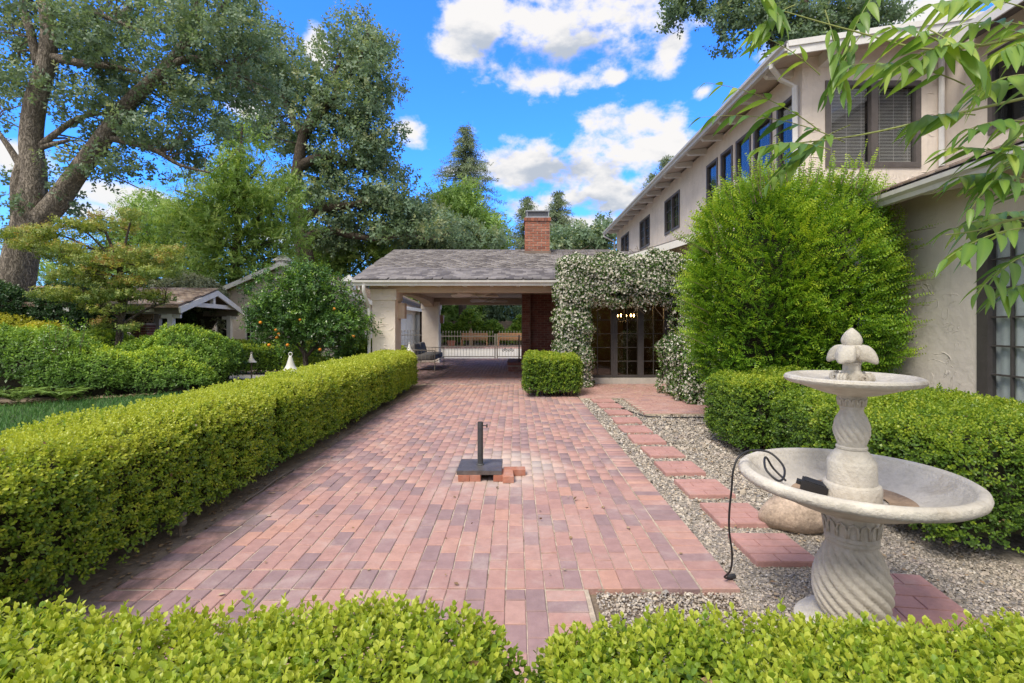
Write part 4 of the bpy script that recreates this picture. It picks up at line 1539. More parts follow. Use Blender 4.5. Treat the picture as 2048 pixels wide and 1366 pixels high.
bench(-2.62, 31.2, 1.65, 'wooden bench behind the gate, between the bars of the plain leaf')
bench(-0.35, 31.2, 1.65, 'wooden bench behind the gate leaf that has the scroll emblem')
pb = MB().lathe([(0.19, 0), (0.26, .34), (0.28, .36), (0.28, .40), (0.24, .40), (0.22, .3)], (-4.0, 30.6, 0), 14).build('planter', M['old_brick'], origin=(-4.0, 30.6, 0))
tag(pb, 'terracotta planter standing left of the benches beyond the gate', 'planter')
wf = thing('wooden_fence', 'weathered board fence behind the benches, overgrown by vines', 'fence', (-2, 33.6, 0))
b = MB(); b.box(-9, 4.5, 33.66, 33.70, 0.3, 0.39); b.box(-9, 4.5, 33.661, 33.70, 1.2, 1.29); b.build('rail', M['grey_wood'], wf)
for i in range(96):
    x = -9 + i * .14
    MB().box(x, x + .132, 33.62 + random.uniform(-.006, .006), 33.65, 0.02, 1.62 + random.uniform(-.05, .05)).build('board', M['grey_wood'], wf)
pst = MB().bar((-3.0, 33.2, 0), (-3.12, 33.2, 2.0), 0.22, 0.16, (0, 1, 0)).build('timber_post', M['lattice_wood'], origin=(-3, 33.2, 0))
tag(pst, 'leaning tan timber post rising out of the vines beyond the gate', 'post')

# ------------------------------------------------------------------ guest house and garage at the back left
gh = thing('guest_house', 'low beige stucco guest house with shingled gable roof behind the orange tree', 'house', (-9.2, 20.5, 0))
GY = 20.5
b = MB()
wall(b, mapy(GY), -13.5, -6.2, -0.02, 2.45, 0.25, [(-12.32, -11.82, 0.35, 2.2), (-11.12, -10.72, 0.35, 2.15), (-9.1, -8.0, 0.9, 2.1)])
b.prism([(-12.6, 2.45), (-6.2, 2.45), (-9.4, 3.82)], 0, 0.25, lambda a, z, d: (a, GY + d, z))
arcs(b, mapy(GY), -12.6, -6.3, 0.4, 2.6, 30, 21, (0.1, 0.25), 0.012)
b.build('wall', M['stucco'], gh)
b = MB(); wall(b, lambda a, d, z: (-6.2 - d, a, z), GY + .25, 38, -0.02, 2.5, 0.25, [(24.3, 35.0, -0.02, 2.0)]); b.build('wall', M['stucco'], gh)
window(gh, mapy(GY), -12.32, -11.82, 0.35, 2.2, 0.05, 1, 1, frame='white_paint', glass='dark_glass')
window(gh, mapy(GY), -11.12, -10.72, 0.35, 2.15, 0.045, 2, 5, frame='white_paint', glass='dark_glass')
window(gh, mapy(GY), -9.1, -8.0, 0.9, 2.1, 0.05, 3, 3, frame='white_paint', glass='dark_glass')
b = MB()
for (xa, za, xb, zb) in ((-13.1, 2.32, -9.4, 3.92), (-9.4, 3.92, -5.7, 2.32)):
    roof_slab(b, (xa, 20.0, za), (xb, 20.0, zb), (xb, 38.3, zb), (xa, 38.3, za), 0.07)
b.build('roof', M['shake'], gh)
b = MB()
b.bar((-13.1, 19.98, 2.24), (-9.4, 19.98, 3.84), 0.04, 0.17); b.bar((-5.7, 19.98, 2.24), (-9.4, 19.979, 3.84), 0.04, 0.17)
b.bar((-5.68, 20, 2.24), (-5.68, 38.3, 2.24), 0.04, 0.18)
b.build('fascia', M['white_paint'], gh)
# garage door of ribbed white panels
gd = MB(); fg = lambda a, d, z: (-6.2 - d, a, z)
mbox(gd, fg, 24.3, 35.0, 0.08, 0.12, -0.02, 2.0)
gd = gd.build('garage_door', M['white_paint'], gh)
for j in range(4):
    for i in range(8):
        q = MB(); mbox(q, fg, 24.36 + i * 1.33, 24.36 + i * 1.33 + 1.25, 0.05, 0.081, 0.04 + j * .49, 0.04 + j * .49 + .43); q.build('panel', M['white_paint'], gd)
# small white louvred turrets on the ridge
for (x, y) in ((-9.6, 20.6), (-7.3, 21.8)):
    zb = 3.75 if x < -9 else 3.0
    q = MB().box(x - .22, x + .22, y - .22, y + .22, zb - .3, zb + .25)
    v = [(x - .34, y - .34, zb + .25), (x + .34, y - .34, zb + .25), (x + .34, y + .34, zb + .25), (x - .34, y + .34, zb + .25), (x, y, zb + .58)]
    q.add(v, [(0, 1, 4), (1, 2, 4), (2, 3, 4), (3, 0, 4), (0, 3, 2, 1)])
    for k in range(3):
        q.box(x - .16, x + .16, y - .232, y - .2, zb - .0 + k * .075, zb + .035 + k * .075)
    q.build('cupola', M['white_paint'], gh)
u1 = Vector((3.7, 0, 1.6)).normalized()
lay_shingles(gh, (-13.1, 26.2, 2.33), (0, -1, 0), u1, 6.2, 3.9, 0.2, 0.17, SHK, 0, 'shingle', 'shingle_courses')

# porch (open timber pavilion) in front of it
po = thing('porch', 'open white timber porch with shake roof and gable among the shrubs', 'porch', (-10.0, 16.2, 0))
A = Vector((-9.26, 13.7, 0)); Bk = Vector((-10.26, 18.8, 0))
mid = (A + Bk) / 2
ridge_d = Vector((-5.1, -1.0, 0)).normalized()
gd_ = (Bk - A).normalized()
Lr = 6.2
ez, rzz = 1.93, 2.55
f0, f1 = A + Vector((0, 0, ez)), A + ridge_d * Lr + Vector((0, 0, ez))
b0, b1 = Bk + Vector((0, 0, ez)), Bk + ridge_d * Lr + Vector((0, 0, ez))
r0, r1 = mid + Vector((0, 0, rzz)), mid + ridge_d * Lr + Vector((0, 0, rzz))
b = MB()
roof_slab(b, f1, f0, r0, r1, 0.06)
roof_slab(b, r1, r0, b0, b1, 0.06)
b.build('roof', M['shake'], po)
upv = (r0 - f0).normalized()
lay_shingles(po, f1 + Vector((0, 0, .005)), (f0 - f1), upv, Lr, (r0 - f0).length, 0.17, 0.16, SHK, 200, 'shake', 'shake_courses')
z1 = Vector((0, 0, 1))
b = MB()
off = -ridge_d * 0.03
b.bar(f0 + off - z1 * .13, r0 + off - z1 * .13, 0.05, 0.17); b.bar(b0 + off - z1 * .13, r0 + off * 1.1 - z1 * .13, 0.05, 0.17)
b.build('bargeboard', M['white_paint'], po)
b = MB()
ins = ridge_d * 0.35
b.bar(A + gd_ * .3 + ins * .3 + z1 * 2.0, Bk - gd_ * .3 + ins * .3 + z1 * 2.0, 0.12, 0.13)
b.bar(mid + ins * .3 + z1 * 2.03, mid + ins * .3 + z1 * 2.42, 0.12, 0.12, (1, 0, 0))
b.build('gable_truss', M['white_paint'], po)
MB().bar(A + gd_ * .35 + z1 * 1.80 + ins * .2, A + gd_ * .35 + ridge_d * Lr + z1 * 1.80, 0.12, 0.2).build('beam', M['gate_paint'], po)
MB().bar(Bk - gd_ * .35 + z1 * 1.80 + ins * .2, Bk - gd_ * .35 + ridge_d * Lr + z1 * 1.80, 0.12, 0.2).build('beam', M['gate_paint'], po)
for p in (A + gd_ * .4 + ridge_d * .35, Bk - gd_ * .4 + ridge_d * .35, A + gd_ * .4 + ridge_d * 2.2, A + gd_ * 2.2 + ridge_d * 1.5, A + gd_ * .4 + ridge_d * 4.6, Bk - gd_ * .4 + ridge_d * 3.2):
    q = MB().bar(p, p + z1 * 1.72, 0.14, 0.14, (1, 0, 0))
    pz = q.build('post', M['white_paint'], po)
    for s in (-1, 1):
        a_ = p + ridge_d * s * .20 + z1 * 1.62
        MB().bar(p + ridge_d * s * .07 + z1 * 1.64, p + ridge_d * s * .24 + z1 * 1.64, 0.10, 0.11).build('bracket', M['white_paint'], pz)
for k in (0.8, 2.6, 4.4):
    e = A + ridge_d * k + z1 * 1.80
    MB().bar(e - gd_ * .12, e + gd_ * .3, 0.14, 0.10).build('beam_end', M['white_paint'], po)
# lattice between the posts, over a brick pier
b = MB()
la, lb = A + gd_ * 1.2 + ridge_d * 1.2, A + gd_ * 1.2 + ridge_d * 2.9
for k in range(15):
    t0 = k / 14
    s = la.lerp(lb, t0)
    e1 = la.lerp(lb, min(1, t0 + .2)); e2 = la.lerp(lb, max(0, t0 - .2))
    b.bar(s + z1 * 1.47, e1 + z1 * 1.80, 0.02, 0.045)
    b.bar(s + gd_ * .03 + z1 * 1.47, e2 + gd_ * .03 + z1 * 1.80, 0.02, 0.045)
tag(b.build('lattice', M['lattice_wood'], po), kind='stuff')
pc_ = A + gd_ * 1.2 + ridge_d * 1.4
pier = MB().box(pc_.x - .19, pc_.x + .19, pc_.y - .19, pc_.y + .19, 0, 1.45).build('brick_pier', M['mortar'])
pier.name = 'brick_pier'
tag(pier, 'square red brick pier standing under the porch lattice', 'pier')
wall_bricks(pier, mapy(pc_.y - .19), pc_.x - .19, pc_.x + .19, 0.2, 1.45, M['dark_brick'], 0.2, 0.075, 0.012, 31)
wall_bricks(pier, lambda a, d, z: (pc_.x + .19 - d, a, z), pc_.y - .19, pc_.y + .19, 0.2, 1.45, M['dark_brick'], 0.2, 0.075, 0.012, 32)
pk = thing('picket_fence', 'white picket fence between the porch posts', 'fence', (-10.6, 16.0, 0))
b = MB(); b.box(-11.6, -9.6, 15.99, 16.02, 0.55, 0.60); b.box(-11.6, -9.6, 15.99, 16.02, 0.90, 0.95); b.build('rail', M['white_paint'], pk)
for i in range(15):
    x = -11.55 + i * .135
    MB().prism([(x - .022, 0.2), (x + .022, 0.2), (x + .022, 1.08), (x, 1.17), (x - .022, 1.08)], 15.965, 15.985, lambda a, z, d: (a, d, z)).build('picket', M['white_paint'], pk)

# ================================================================== garden objects
# ------------------------------------------------------------------ fountain
FX, FYY = 1.555, 2.32
fo = thing('fountain', 'two tiered cast stone fountain with twisted pedestals standing in the gravel', 'fountain', (FX, FYY, 0))
C0 = (FX, FYY, 0)


def smooth_prof(pts, sub=5):
    """Catmull-Rom through profile points"""
    out = []
    n = len(pts)
    for i in range(n - 1):
        p0, p1, p2, p3 = pts[max(i - 1, 0)], pts[i], pts[i + 1], pts[min(i + 2, n - 1)]
        for k in range(sub):
            t = k / sub
            q = []
            for a in (0, 1):
                q.append(0.5 * (2 * p1[a] + (p2[a] - p0[a]) * t + (2 * p0[a] - 5 * p1[a] + 4 * p2[a] - p3[a]) * t * t + (3 * p1[a] - p0[a] - 3 * p2[a] + p3[a]) * t ** 3))
            out.append(tuple(q))
    out.append(pts[-1])
    return out


K = 0.78


def slim(prof, k=None):
    return [(r * (k or K), z) for r, z in prof]


def flute(n, twist, amp, z0, z1):
    def f(i, r, z, a):
        if z < z0 or z > z1: return 1.0
        e = min(1.0, (z - z0) / 0.03, (z1 - z) / 0.03)
        s = abs(math.sin((a + twist * z) * n / 2))
        return 1 + amp * e * (s ** 0.6 - 0.62)
    return f


MB().lathe([(0.235, -0.03), (0.235, 0.03), (0.22, 0.045), (0.18, 0.055), (0.16, 0.075)], C0, 64).build('foot', M['cast_stone'], fo, 40)
prof = smooth_prof([(0.15, 0.06), (0.185, 0.13), (0.198, 0.20), (0.190, 0.27), (0.160, 0.34), (0.132, 0.395), (0.128, 0.415)], 7)
MB().lathe(slim(prof), C0, 160, flute(15, 7.5, 0.15, 0.07, 0.405)).build('lower_pedestal', M['cast_stone'], fo, True)
prof = [(0.128, .412), (0.139, .415), (0.142, .424), (0.136, .432), (0.136, .436), (0.143, .44), (0.142, .448), (0.136, .454), (0.138, .49), (0.146, .53), (0.160, .56), (0.165, .572)]
MB().lathe(slim(prof), C0, 64).build('neck', M['cast_stone'], fo, 40)


def arch_band(parent, R, z0, z1, n, flare):
    b = MB()
    for k in range(n):
        a0 = 2 * PI * k / n
        w = 2 * PI / n * 0.40
        pts = []
        for (s, zz) in ((-1, 0), (-1, .55), (-.7, .85), (0, 1), (.7, .85), (1, .55), (1, 0)):
            a = a0 + s * w
            r = R + flare * zz
            pts.append((FX + r * math.cos(a), FYY + r * math.sin(a), z0 + (z1 - z0) * zz))
        b.tube(pts, 0.006, 5)
    b.build('arch_band', M['cast_stone'], parent, True)


arch_band(fo, 0.137 * K, 0.458, 0.525, 15, 0.010)
# lower bowl
prof = smooth_prof([(0.10, .555), (0.17, .565), (0.26, .595), (0.37, .645), (0.43, .675)], 5) + \
    [(0.455, .676), (0.474, .690), (0.480, .708), (0.474, .724), (0.458, .733), (0.440, .731), (0.428, .722), (0.424, .714)] + smooth_prof([(0.415, .708), (0.375, .672), (0.29, .630), (0.20, .606), (0.05, .604)], 4)


def rough(seed, amp):
    r = random.Random(seed)
    ph = [r.uniform(0, 6.28) for _ in range(5)]
    return lambda i, rr, z, a: 1 + amp * (math.sin(5 * a + ph[0]) + math.sin(13 * a + ph[1] + z * 40) * .6 + math.sin(29 * a + ph[2] - z * 90) * .4)


MB().lathe(prof, C0, 128, rough(1, 0.0016)).build('lower_bowl', M['cast_stone'], fo, 40)
MB().lathe([(0.14, .6125), (0.248, .6195)], C0, 64, close=False).build('silt', M['dirt_stone'], fo, True)
# upper pedestal
prof = [(0.165, .615), (0.165, .672), (0.158, .684), (0.140, .690), (0.138, .74), (0.137, .782), (0.134, .788), (0.128, .792)] + smooth_prof([(0.126, .796), (0.110, .818), (0.086, .838)], 4) + [(0.082, .842), (0.088, .846), (0.089, .854), (0.083, .859)]
MB().lathe(slim(prof, .72), C0, 72, rough(2, 0.0015)).build('plinth', M['cast_stone'], fo, 40)
prof = smooth_prof([(0.070, .856), (0.086, .90), (0.092, .935), (0.082, .975), (0.062, 1.012), (0.058, 1.03)], 7)
MB().lathe(slim(prof), C0, 128, flute(13, 9.5, 0.15, .86, 1.025)).build('upper_pedestal', M['cast_stone'], fo, True)
prof = [(0.058, 1.026), (0.063, 1.030), (0.062, 1.037), (0.064, 1.05), (0.070, 1.075), (0.080, 1.095), (0.088, 1.102)]
MB().lathe(slim(prof), C0, 64).build('neck', M['cast_stone'], fo, 40)
arch_band(fo, 0.0645 * K, 1.042, 1.076, 13, 0.006)
prof = smooth_prof([(0.06, 1.093), (0.10, 1.097), (0.125, 1.104)], 3) + smooth_prof([(0.15, 1.113), (0.20, 1.130), (0.245, 1.146)], 4) + \
    [(0.262, 1.147), (0.275, 1.156), (0.279, 1.167), (0.274, 1.177), (0.262, 1.182), (0.25, 1.180), (0.243, 1.175)] + smooth_prof([(0.235, 1.171), (0.19, 1.158), (0.10, 1.150), (0.04, 1.149)], 4)
MB().lathe(prof, C0, 112, rough(3, 0.0018)).build('upper_bowl', M['cast_stone'], fo, 40)
# finial: scroll feet, stem, drooping petals and a bud
MB().lathe([(0.050, 1.148), (0.050, 1.185), (0.045, 1.195), (0.036, 1.205), (0.036, 1.232), (0.040, 1.236), (0.040, 1.243), (0.034, 1.247), (0.036, 1.27), (0.042, 1.295), (0.035, 1.315)], C0, 32).build('finial', M['cast_stone'], fo, 40)
for k in range(4):
    a = k * PI / 2 + 0.5
    c, s = math.cos(a), math.sin(a)
    q = MB()
    pts, rad = [], []
    for i in range(16):
        t = i * 0.62
        rr = 0.020 * (1 - i / 22)
        pts.append((FX + c * (0.068 + rr * math.sin(t)), FYY + s * (0.068 + rr * math.sin(t)), 1.172 + rr * math.cos(t)))
    q.tube(pts, 0.0075, 6)
    for w in (-.014, .014):
        q.tube([(p[0] - s * w, p[1] + c * w, p[2]) for p in pts], 0.0085, 6)
    q.blob((FX + c * .045, FYY + s * .045, 1.172), (0.024, 0.024, 0.020), 10, 8)
    q.build('scroll', M['cast_stone'], fo, True)
calyx = smooth_prof([(0.034, 1.243), (0.046, 1.266), (0.070, 1.268), (0.094, 1.262), (0.108, 1.272), (0.111, 1.290), (0.100, 1.313), (0.072, 1.327), (0.036, 1.322)], 5)


def lobes(i, r, z, a):
    e = min(1.0, max(0.0, (r - 0.030) / 0.04))
    c = abs(math.cos(2 * (a - 0.62)))
    return 1 - e * 0.58 * (1 - c ** 0.7) + e * 0.03 * math.cos(12 * a)


cal = MB().lathe([(r * .96, z) for r, z in calyx], C0, 112, lobes)
cal.v = [(x, y, z - 0.026 * (math.hypot(x - FX, y - FYY) / 0.1) ** 3) for x, y, z in cal.v]      # petals droop at the tips
cal.build('petal', M['cast_stone'], fo, True)
for k in range(4):
    a = k * PI / 2 + 0.62 + PI / 4
    c, s = math.cos(a), math.sin(a)
    q = MB()
    cs = [(0.026, 1.262, .011), (0.038, 1.292, .015), (0.050, 1.290, .015), (0.055, 1.274, .011), (0.053, 1.262, .004)]
    q.tube([(FX + c * r, FYY + s * r, z) for r, z, w in cs], [w for r, z, w in cs], 12)
    q.build('petal', M['cast_stone'], fo, True)
MB().lathe(smooth_prof([(0.030, 1.312), (0.040, 1.335), (0.039, 1.355), (0.026, 1.380), (0.004, 1.402)], 5), C0, 40, lambda i, r, z, a: 1 + 0.10 * (abs(math.sin(2 * a)) ** .5 - .6)).build('bud', M['cast_stone'], fo, True)

# pump cord hung over the bowl, with its transformer
cordp = [(1.315, 2.44, 0.655), (1.28, 2.49, 0.70), (1.235, 2.47, 0.76), (1.19, 2.40, 0.765), (1.17, 2.34, 0.735), (1.20, 2.30, 0.70), (1.245, 2.33, 0.705), (1.28, 2.40, 0.74), (1.25, 2.47, 0.785), (1.17, 2.49, 0.79),
         (1.10, 2.47, 0.765), (1.067, 2.46, 0.70), (1.062, 2.47, 0.60), (1.064, 2.50, 0.48), (1.085, 2.55, 0.36), (1.12, 2.60, 0.24), (1.145, 2.66, 0.14), (1.15, 2.70, 0.08), (1.14, 2.74, 0.035), (1.165, 2.765, 0.014), (1.185, 2.775, 0.012)]
cordp = [(FX + (x - FX), y, z) for x, y, z in cordp]


def catmull(pts, sub=6):
    out = []
    n = len(pts)
    for i in range(n - 1):
        p0, p1, p2, p3 = (np.array(pts[j], float) for j in (max(i - 1, 0), i, i + 1, min(i + 2, n - 1)))
        for k in range(sub):
            t = k / sub
            out.append(tuple(0.5 * (2 * p1 + (p2 - p0) * t + (2 * p0 - 5 * p1 + 4 * p2 - p3) * t * t + (3 * p1 - p0 - 3 * p2 + p3) * t ** 3)))
    out.append(tuple(pts[-1]))
    return out


cd = thing('power_cord', 'black power cord with plug hanging over the fountain rim to the bricks', 'cord', (1.15, 2.75, 0))
MB().tube(catmull(cordp), 0.0052, 7).build('cable', M['rubber'], cd, True)
q = MB().tube([(1.168, 2.768, 0.015), (1.19, 2.777, 0.015), (1.215, 2.787, 0.016)], [0.008, 0.015, 0.014], 8)
q.build('plug', M['rubber'], cd)
tb = MB()
tb.box(-.055, .055, -.032, .032, 0, .042)
tb.box(-.045, .045, -.026, .026, .0421, .047)
tb.box(-.075, -.054, -.014, .014, .012, .03)
for k in range(5):
    tb.box(-.04 + k * .02, -.032 + k * .02, -.0335, .0335, .006, .036)
tbo = tb.build('transformer', M['rubber'], local=True)
tbo.location = (1.40, 2.36, 0.634)
tbo.rotation_euler = (0.10, 0.22, -0.55)
tag(tbo, 'small black transformer box lying inside the lower fountain bowl', 'transformer')

# ------------------------------------------------------------------ umbrella stand on loose bricks
us = thing('umbrella_base', 'dark steel umbrella stand with upright tube on the brick patio', 'umbrella stand', (-0.34, 4.7, 0.062))
q = MB()
q.box(-0.54, -0.135, 4.50, 4.90, 0.062, 0.096)
q.box(-0.537, -0.138, 4.503, 4.897, 0.0961, 0.098)
q.build('plate', M['steel_plate'], us)
q = MB()
q.lathe([(0.0265, 0.098), (0.0265, 0.50), (0.022, 0.50), (0.022, 0.30)], (-0.34, 4.70, 0), 24)
q.lathe([(0.037, 0.0981), (0.036, 0.105), (0.028, 0.112)], (-0.34, 4.70, 0), 24)
q.build('tube', M['iron'], us, 40)
q = MB()
q.tube([(-0.315, 4.70, 0.465), (-0.285, 4.695, 0.465)], 0.005, 8)
q.blob((-0.278, 4.693, 0.465), (0.008, 0.015, 0.020), 10, 8)
q.build('knob', M['iron'], us, True)
lb = [(-0.475, 4.60, 0.0, 'loose brick under the left front of the umbrella plate'), (-0.372, 4.60, 0.0, 'loose brick under the middle front of the umbrella plate, left of the dark gap'),
      (-0.160, 4.60, 0.0, 'loose brick under the right front of the umbrella plate'), (-0.078, 4.56, 0.05, 'pale topped loose brick beside the umbrella plate, nearest the camera'),
      (-0.02, 4.72, PI / 2 + .05, 'loose brick lying crosswise just behind the pale topped one by the umbrella stand'), (-0.40, 4.83, 0.0, 'loose brick under the back of the umbrella plate')]
LOOSE = [brick_mesh('loose_brick', 0.2, 0.098, 0.06, M['old_brick'], t, 200 + i) for i, t in enumerate((0.75, 0.9, 0.6, 0.95))]
for i, (x, y, r, lab) in enumerate(lb):
    o = link('loose_brick', LOOSE[i % 4], None, (x, y, 0.0615))
    o.rotation_euler = (0, 0, r)
    tag(o, lab, 'brick', 'loose bricks under the umbrella stand')

# ------------------------------------------------------------------ bell shaped garden lights
def bell(x, y, z, s, label, post=True):
    t = thing('path_light', label, 'path light', (x, y, 0), 0, 'white bell shaped path lights')
    prof = smooth_prof([(0.125, 0.0), (0.118, 0.006), (0.085, 0.035), (0.052, 0.085), (0.032, 0.145), (0.018, 0.195), (0.010, 0.205)], 4)
    q = MB().lathe([(r * s, h * s) for r, h in prof] + [(0.0005, 0.207 * s)], (x, y, z), 28)
    q.build('shade', M['gutter'], t, True)
    MB().tube([(x + .022 * s * math.cos(k * PI / 7), y, z + .225 * s + .022 * s * math.sin(k * PI / 7)) for k in range(15)], 0.005 * s, 6).build('ring', M['gutter'], t, True)
    MB().tube([(x, y, -0.03), (x, y, z + .05)], 0.016, 8).build('post', M['grey_wood'], t)


bell(-2.93, 6.48, 0.785, 1.08, 'large white bell shaped path light standing in the long hedge')
bell(-6.52, 12.3, 0.48, 1.0, 'white bell shaped path light on a short post beside the concrete path')
bell(-2.50, 11.66, 0.76, 0.95, 'white bell shaped path light at the far end of the long hedge by the sofa')
bell(-3.55, 10.1, 0.52, 0.9, 'white bell shaped path light half hidden between hedge and orange tree')
bell(-8.6, 17.0, 0.72, 1.0, 'white bell shaped path light far back behind the square hedge')

# ground spotlight under the near end of the long hedge
sl_ = thing('spotlight', 'grey ribbed garden spotlight under the edge of the long hedge', 'spotlight', (-2.30, 3.42, 0))
q = MB().tube([(-2.30, 3.42, -0.03), (-2.30, 3.42, 0.06)], 0.010, 8); q.build('stake', M['grey_wood'], sl_)
q = MB().lathe([(0.034, 0.0), (0.038, .008), (0.038, .022), (0.034, .026), (0.038, .034), (0.038, .046), (0.034, .05), (0.038, .058), (0.038, .09), (0.026, .10)], (-2.30, 3.42, 0.045), 20)
q.box(-2.345, -2.315, 3.39, 3.45, 0.04, 0.13)
q.build('housing', plain('lamp_grey', (0.16, 0.15, 0.13), 0.55, 0.25, 12), sl_, 40)
ir = MB().tube(catmull([(-2.20, 4.05, -0.012), (-2.19, 4.3, -0.01), (-2.215, 4.6, -0.012), (-2.20, 4.95, -0.016)]), 0.006, 6).build('drip_line', M['grey_wood'], None, True, origin=(-2.2, 4.05, 0))
tag(ir, 'short thin grey irrigation tube on the soil strip by the hedge', 'tube')
dl = MB().tube(catmull([(1.72, 9.4, -.01), (1.83, 9.0, -.008), (1.78, 8.6, -.008), (1.88, 8.1, -.01), (2.1, 7.7, -.01), (2.9, 7.62, -.008), (3.6, 7.6, -.01)]), 0.012, 6).build('drip_line', M['rubber'], None, True, origin=(1.72, 9.4, 0))
tag(dl, 'black irrigation tube on the gravel beside the brick forecourt', 'tube')

# overhead cables
for (p, q_, sag, lab) in (((180, 318), (470, 452), .35, 'upper black overhead cable between the trees'), ((120, 392), (330, 472), .3, 'lower black overhead cable between the trees')):
    a, c = at(*p, 26), at(*q_, 26)
    a2 = a + (a - c) * 0.6
    c2 = c + (c - a) * 0.5
    pts = [a2.lerp(c2, k / 16) - Vector((0, 0, sag * math.sin(PI * k / 16))) for k in range(17)]
    o = MB().tube(pts, 0.035, 5).build('overhead_cable', M['rubber'], origin=tuple(a))
    tag(o, lab, 'cable')

# ================================================================== clipped hedges
def box_points(n, x0, x1, y0, y1, z0, h, r, wt):
    """points and normals on a rounded box; wt weights the faces top, left(-x), right(+x), front(-y), back(+y)"""
    lx, ly, lz = x1 - x0, y1 - y0, h - z0
    area = np.array([lx * ly, ly * lz, ly * lz, lx * lz, lx * lz]) * np.array(wt)
    face = rng.choice(5, n, p=area / area.sum())
    a, b = rng.random(n), rng.random(n)
    P = np.zeros((n, 3))
    P[:, 0] = x0 + lx * np.where(face == 1, 0, np.where(face == 2, 1, a))
    P[:, 1] = y0 + ly * np.where(face == 3, 0, np.where(face == 4, 1, np.where(face == 0, b, np.where(face < 3, a, b))))
    P[:, 2] = z0 + lz * np.where(face == 0, 1, b)
    P[:, 2] = np.where((face == 3) | (face == 4), z0 + lz * rng.random(n), P[:, 2])
    lo = np.array([x0 + r, y0 + r, -9]); hi = np.array([x1 - r, y1 - r, h - r])
    Q = np.clip(P, lo, np.maximum(hi, lo))
    N = P - Q
    bad = np.linalg.norm(N, axis=1) < 1e-6
    N[bad] = (0, 0, 1)
    N = norm(N)
    return Q + N * r, N


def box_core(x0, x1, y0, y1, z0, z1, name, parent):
    """dark shell painted as the shade inside a shrub"""
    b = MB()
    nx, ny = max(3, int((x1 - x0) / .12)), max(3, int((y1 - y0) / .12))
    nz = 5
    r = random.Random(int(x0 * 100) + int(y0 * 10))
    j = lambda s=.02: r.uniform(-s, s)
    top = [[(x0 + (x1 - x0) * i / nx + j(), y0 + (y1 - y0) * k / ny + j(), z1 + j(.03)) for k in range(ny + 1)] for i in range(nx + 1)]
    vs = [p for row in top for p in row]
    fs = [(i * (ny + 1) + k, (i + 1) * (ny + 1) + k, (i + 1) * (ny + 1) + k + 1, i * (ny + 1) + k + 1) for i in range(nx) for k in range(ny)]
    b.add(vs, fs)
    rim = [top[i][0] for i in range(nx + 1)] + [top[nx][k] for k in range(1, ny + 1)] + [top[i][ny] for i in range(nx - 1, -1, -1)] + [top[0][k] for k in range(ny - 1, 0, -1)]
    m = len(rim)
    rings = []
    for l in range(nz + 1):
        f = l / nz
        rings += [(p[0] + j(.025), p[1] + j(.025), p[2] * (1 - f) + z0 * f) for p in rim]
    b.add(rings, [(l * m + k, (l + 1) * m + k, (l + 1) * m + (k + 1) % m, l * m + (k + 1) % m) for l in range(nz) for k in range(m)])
    return b.build(name, M['shade_core'], parent)


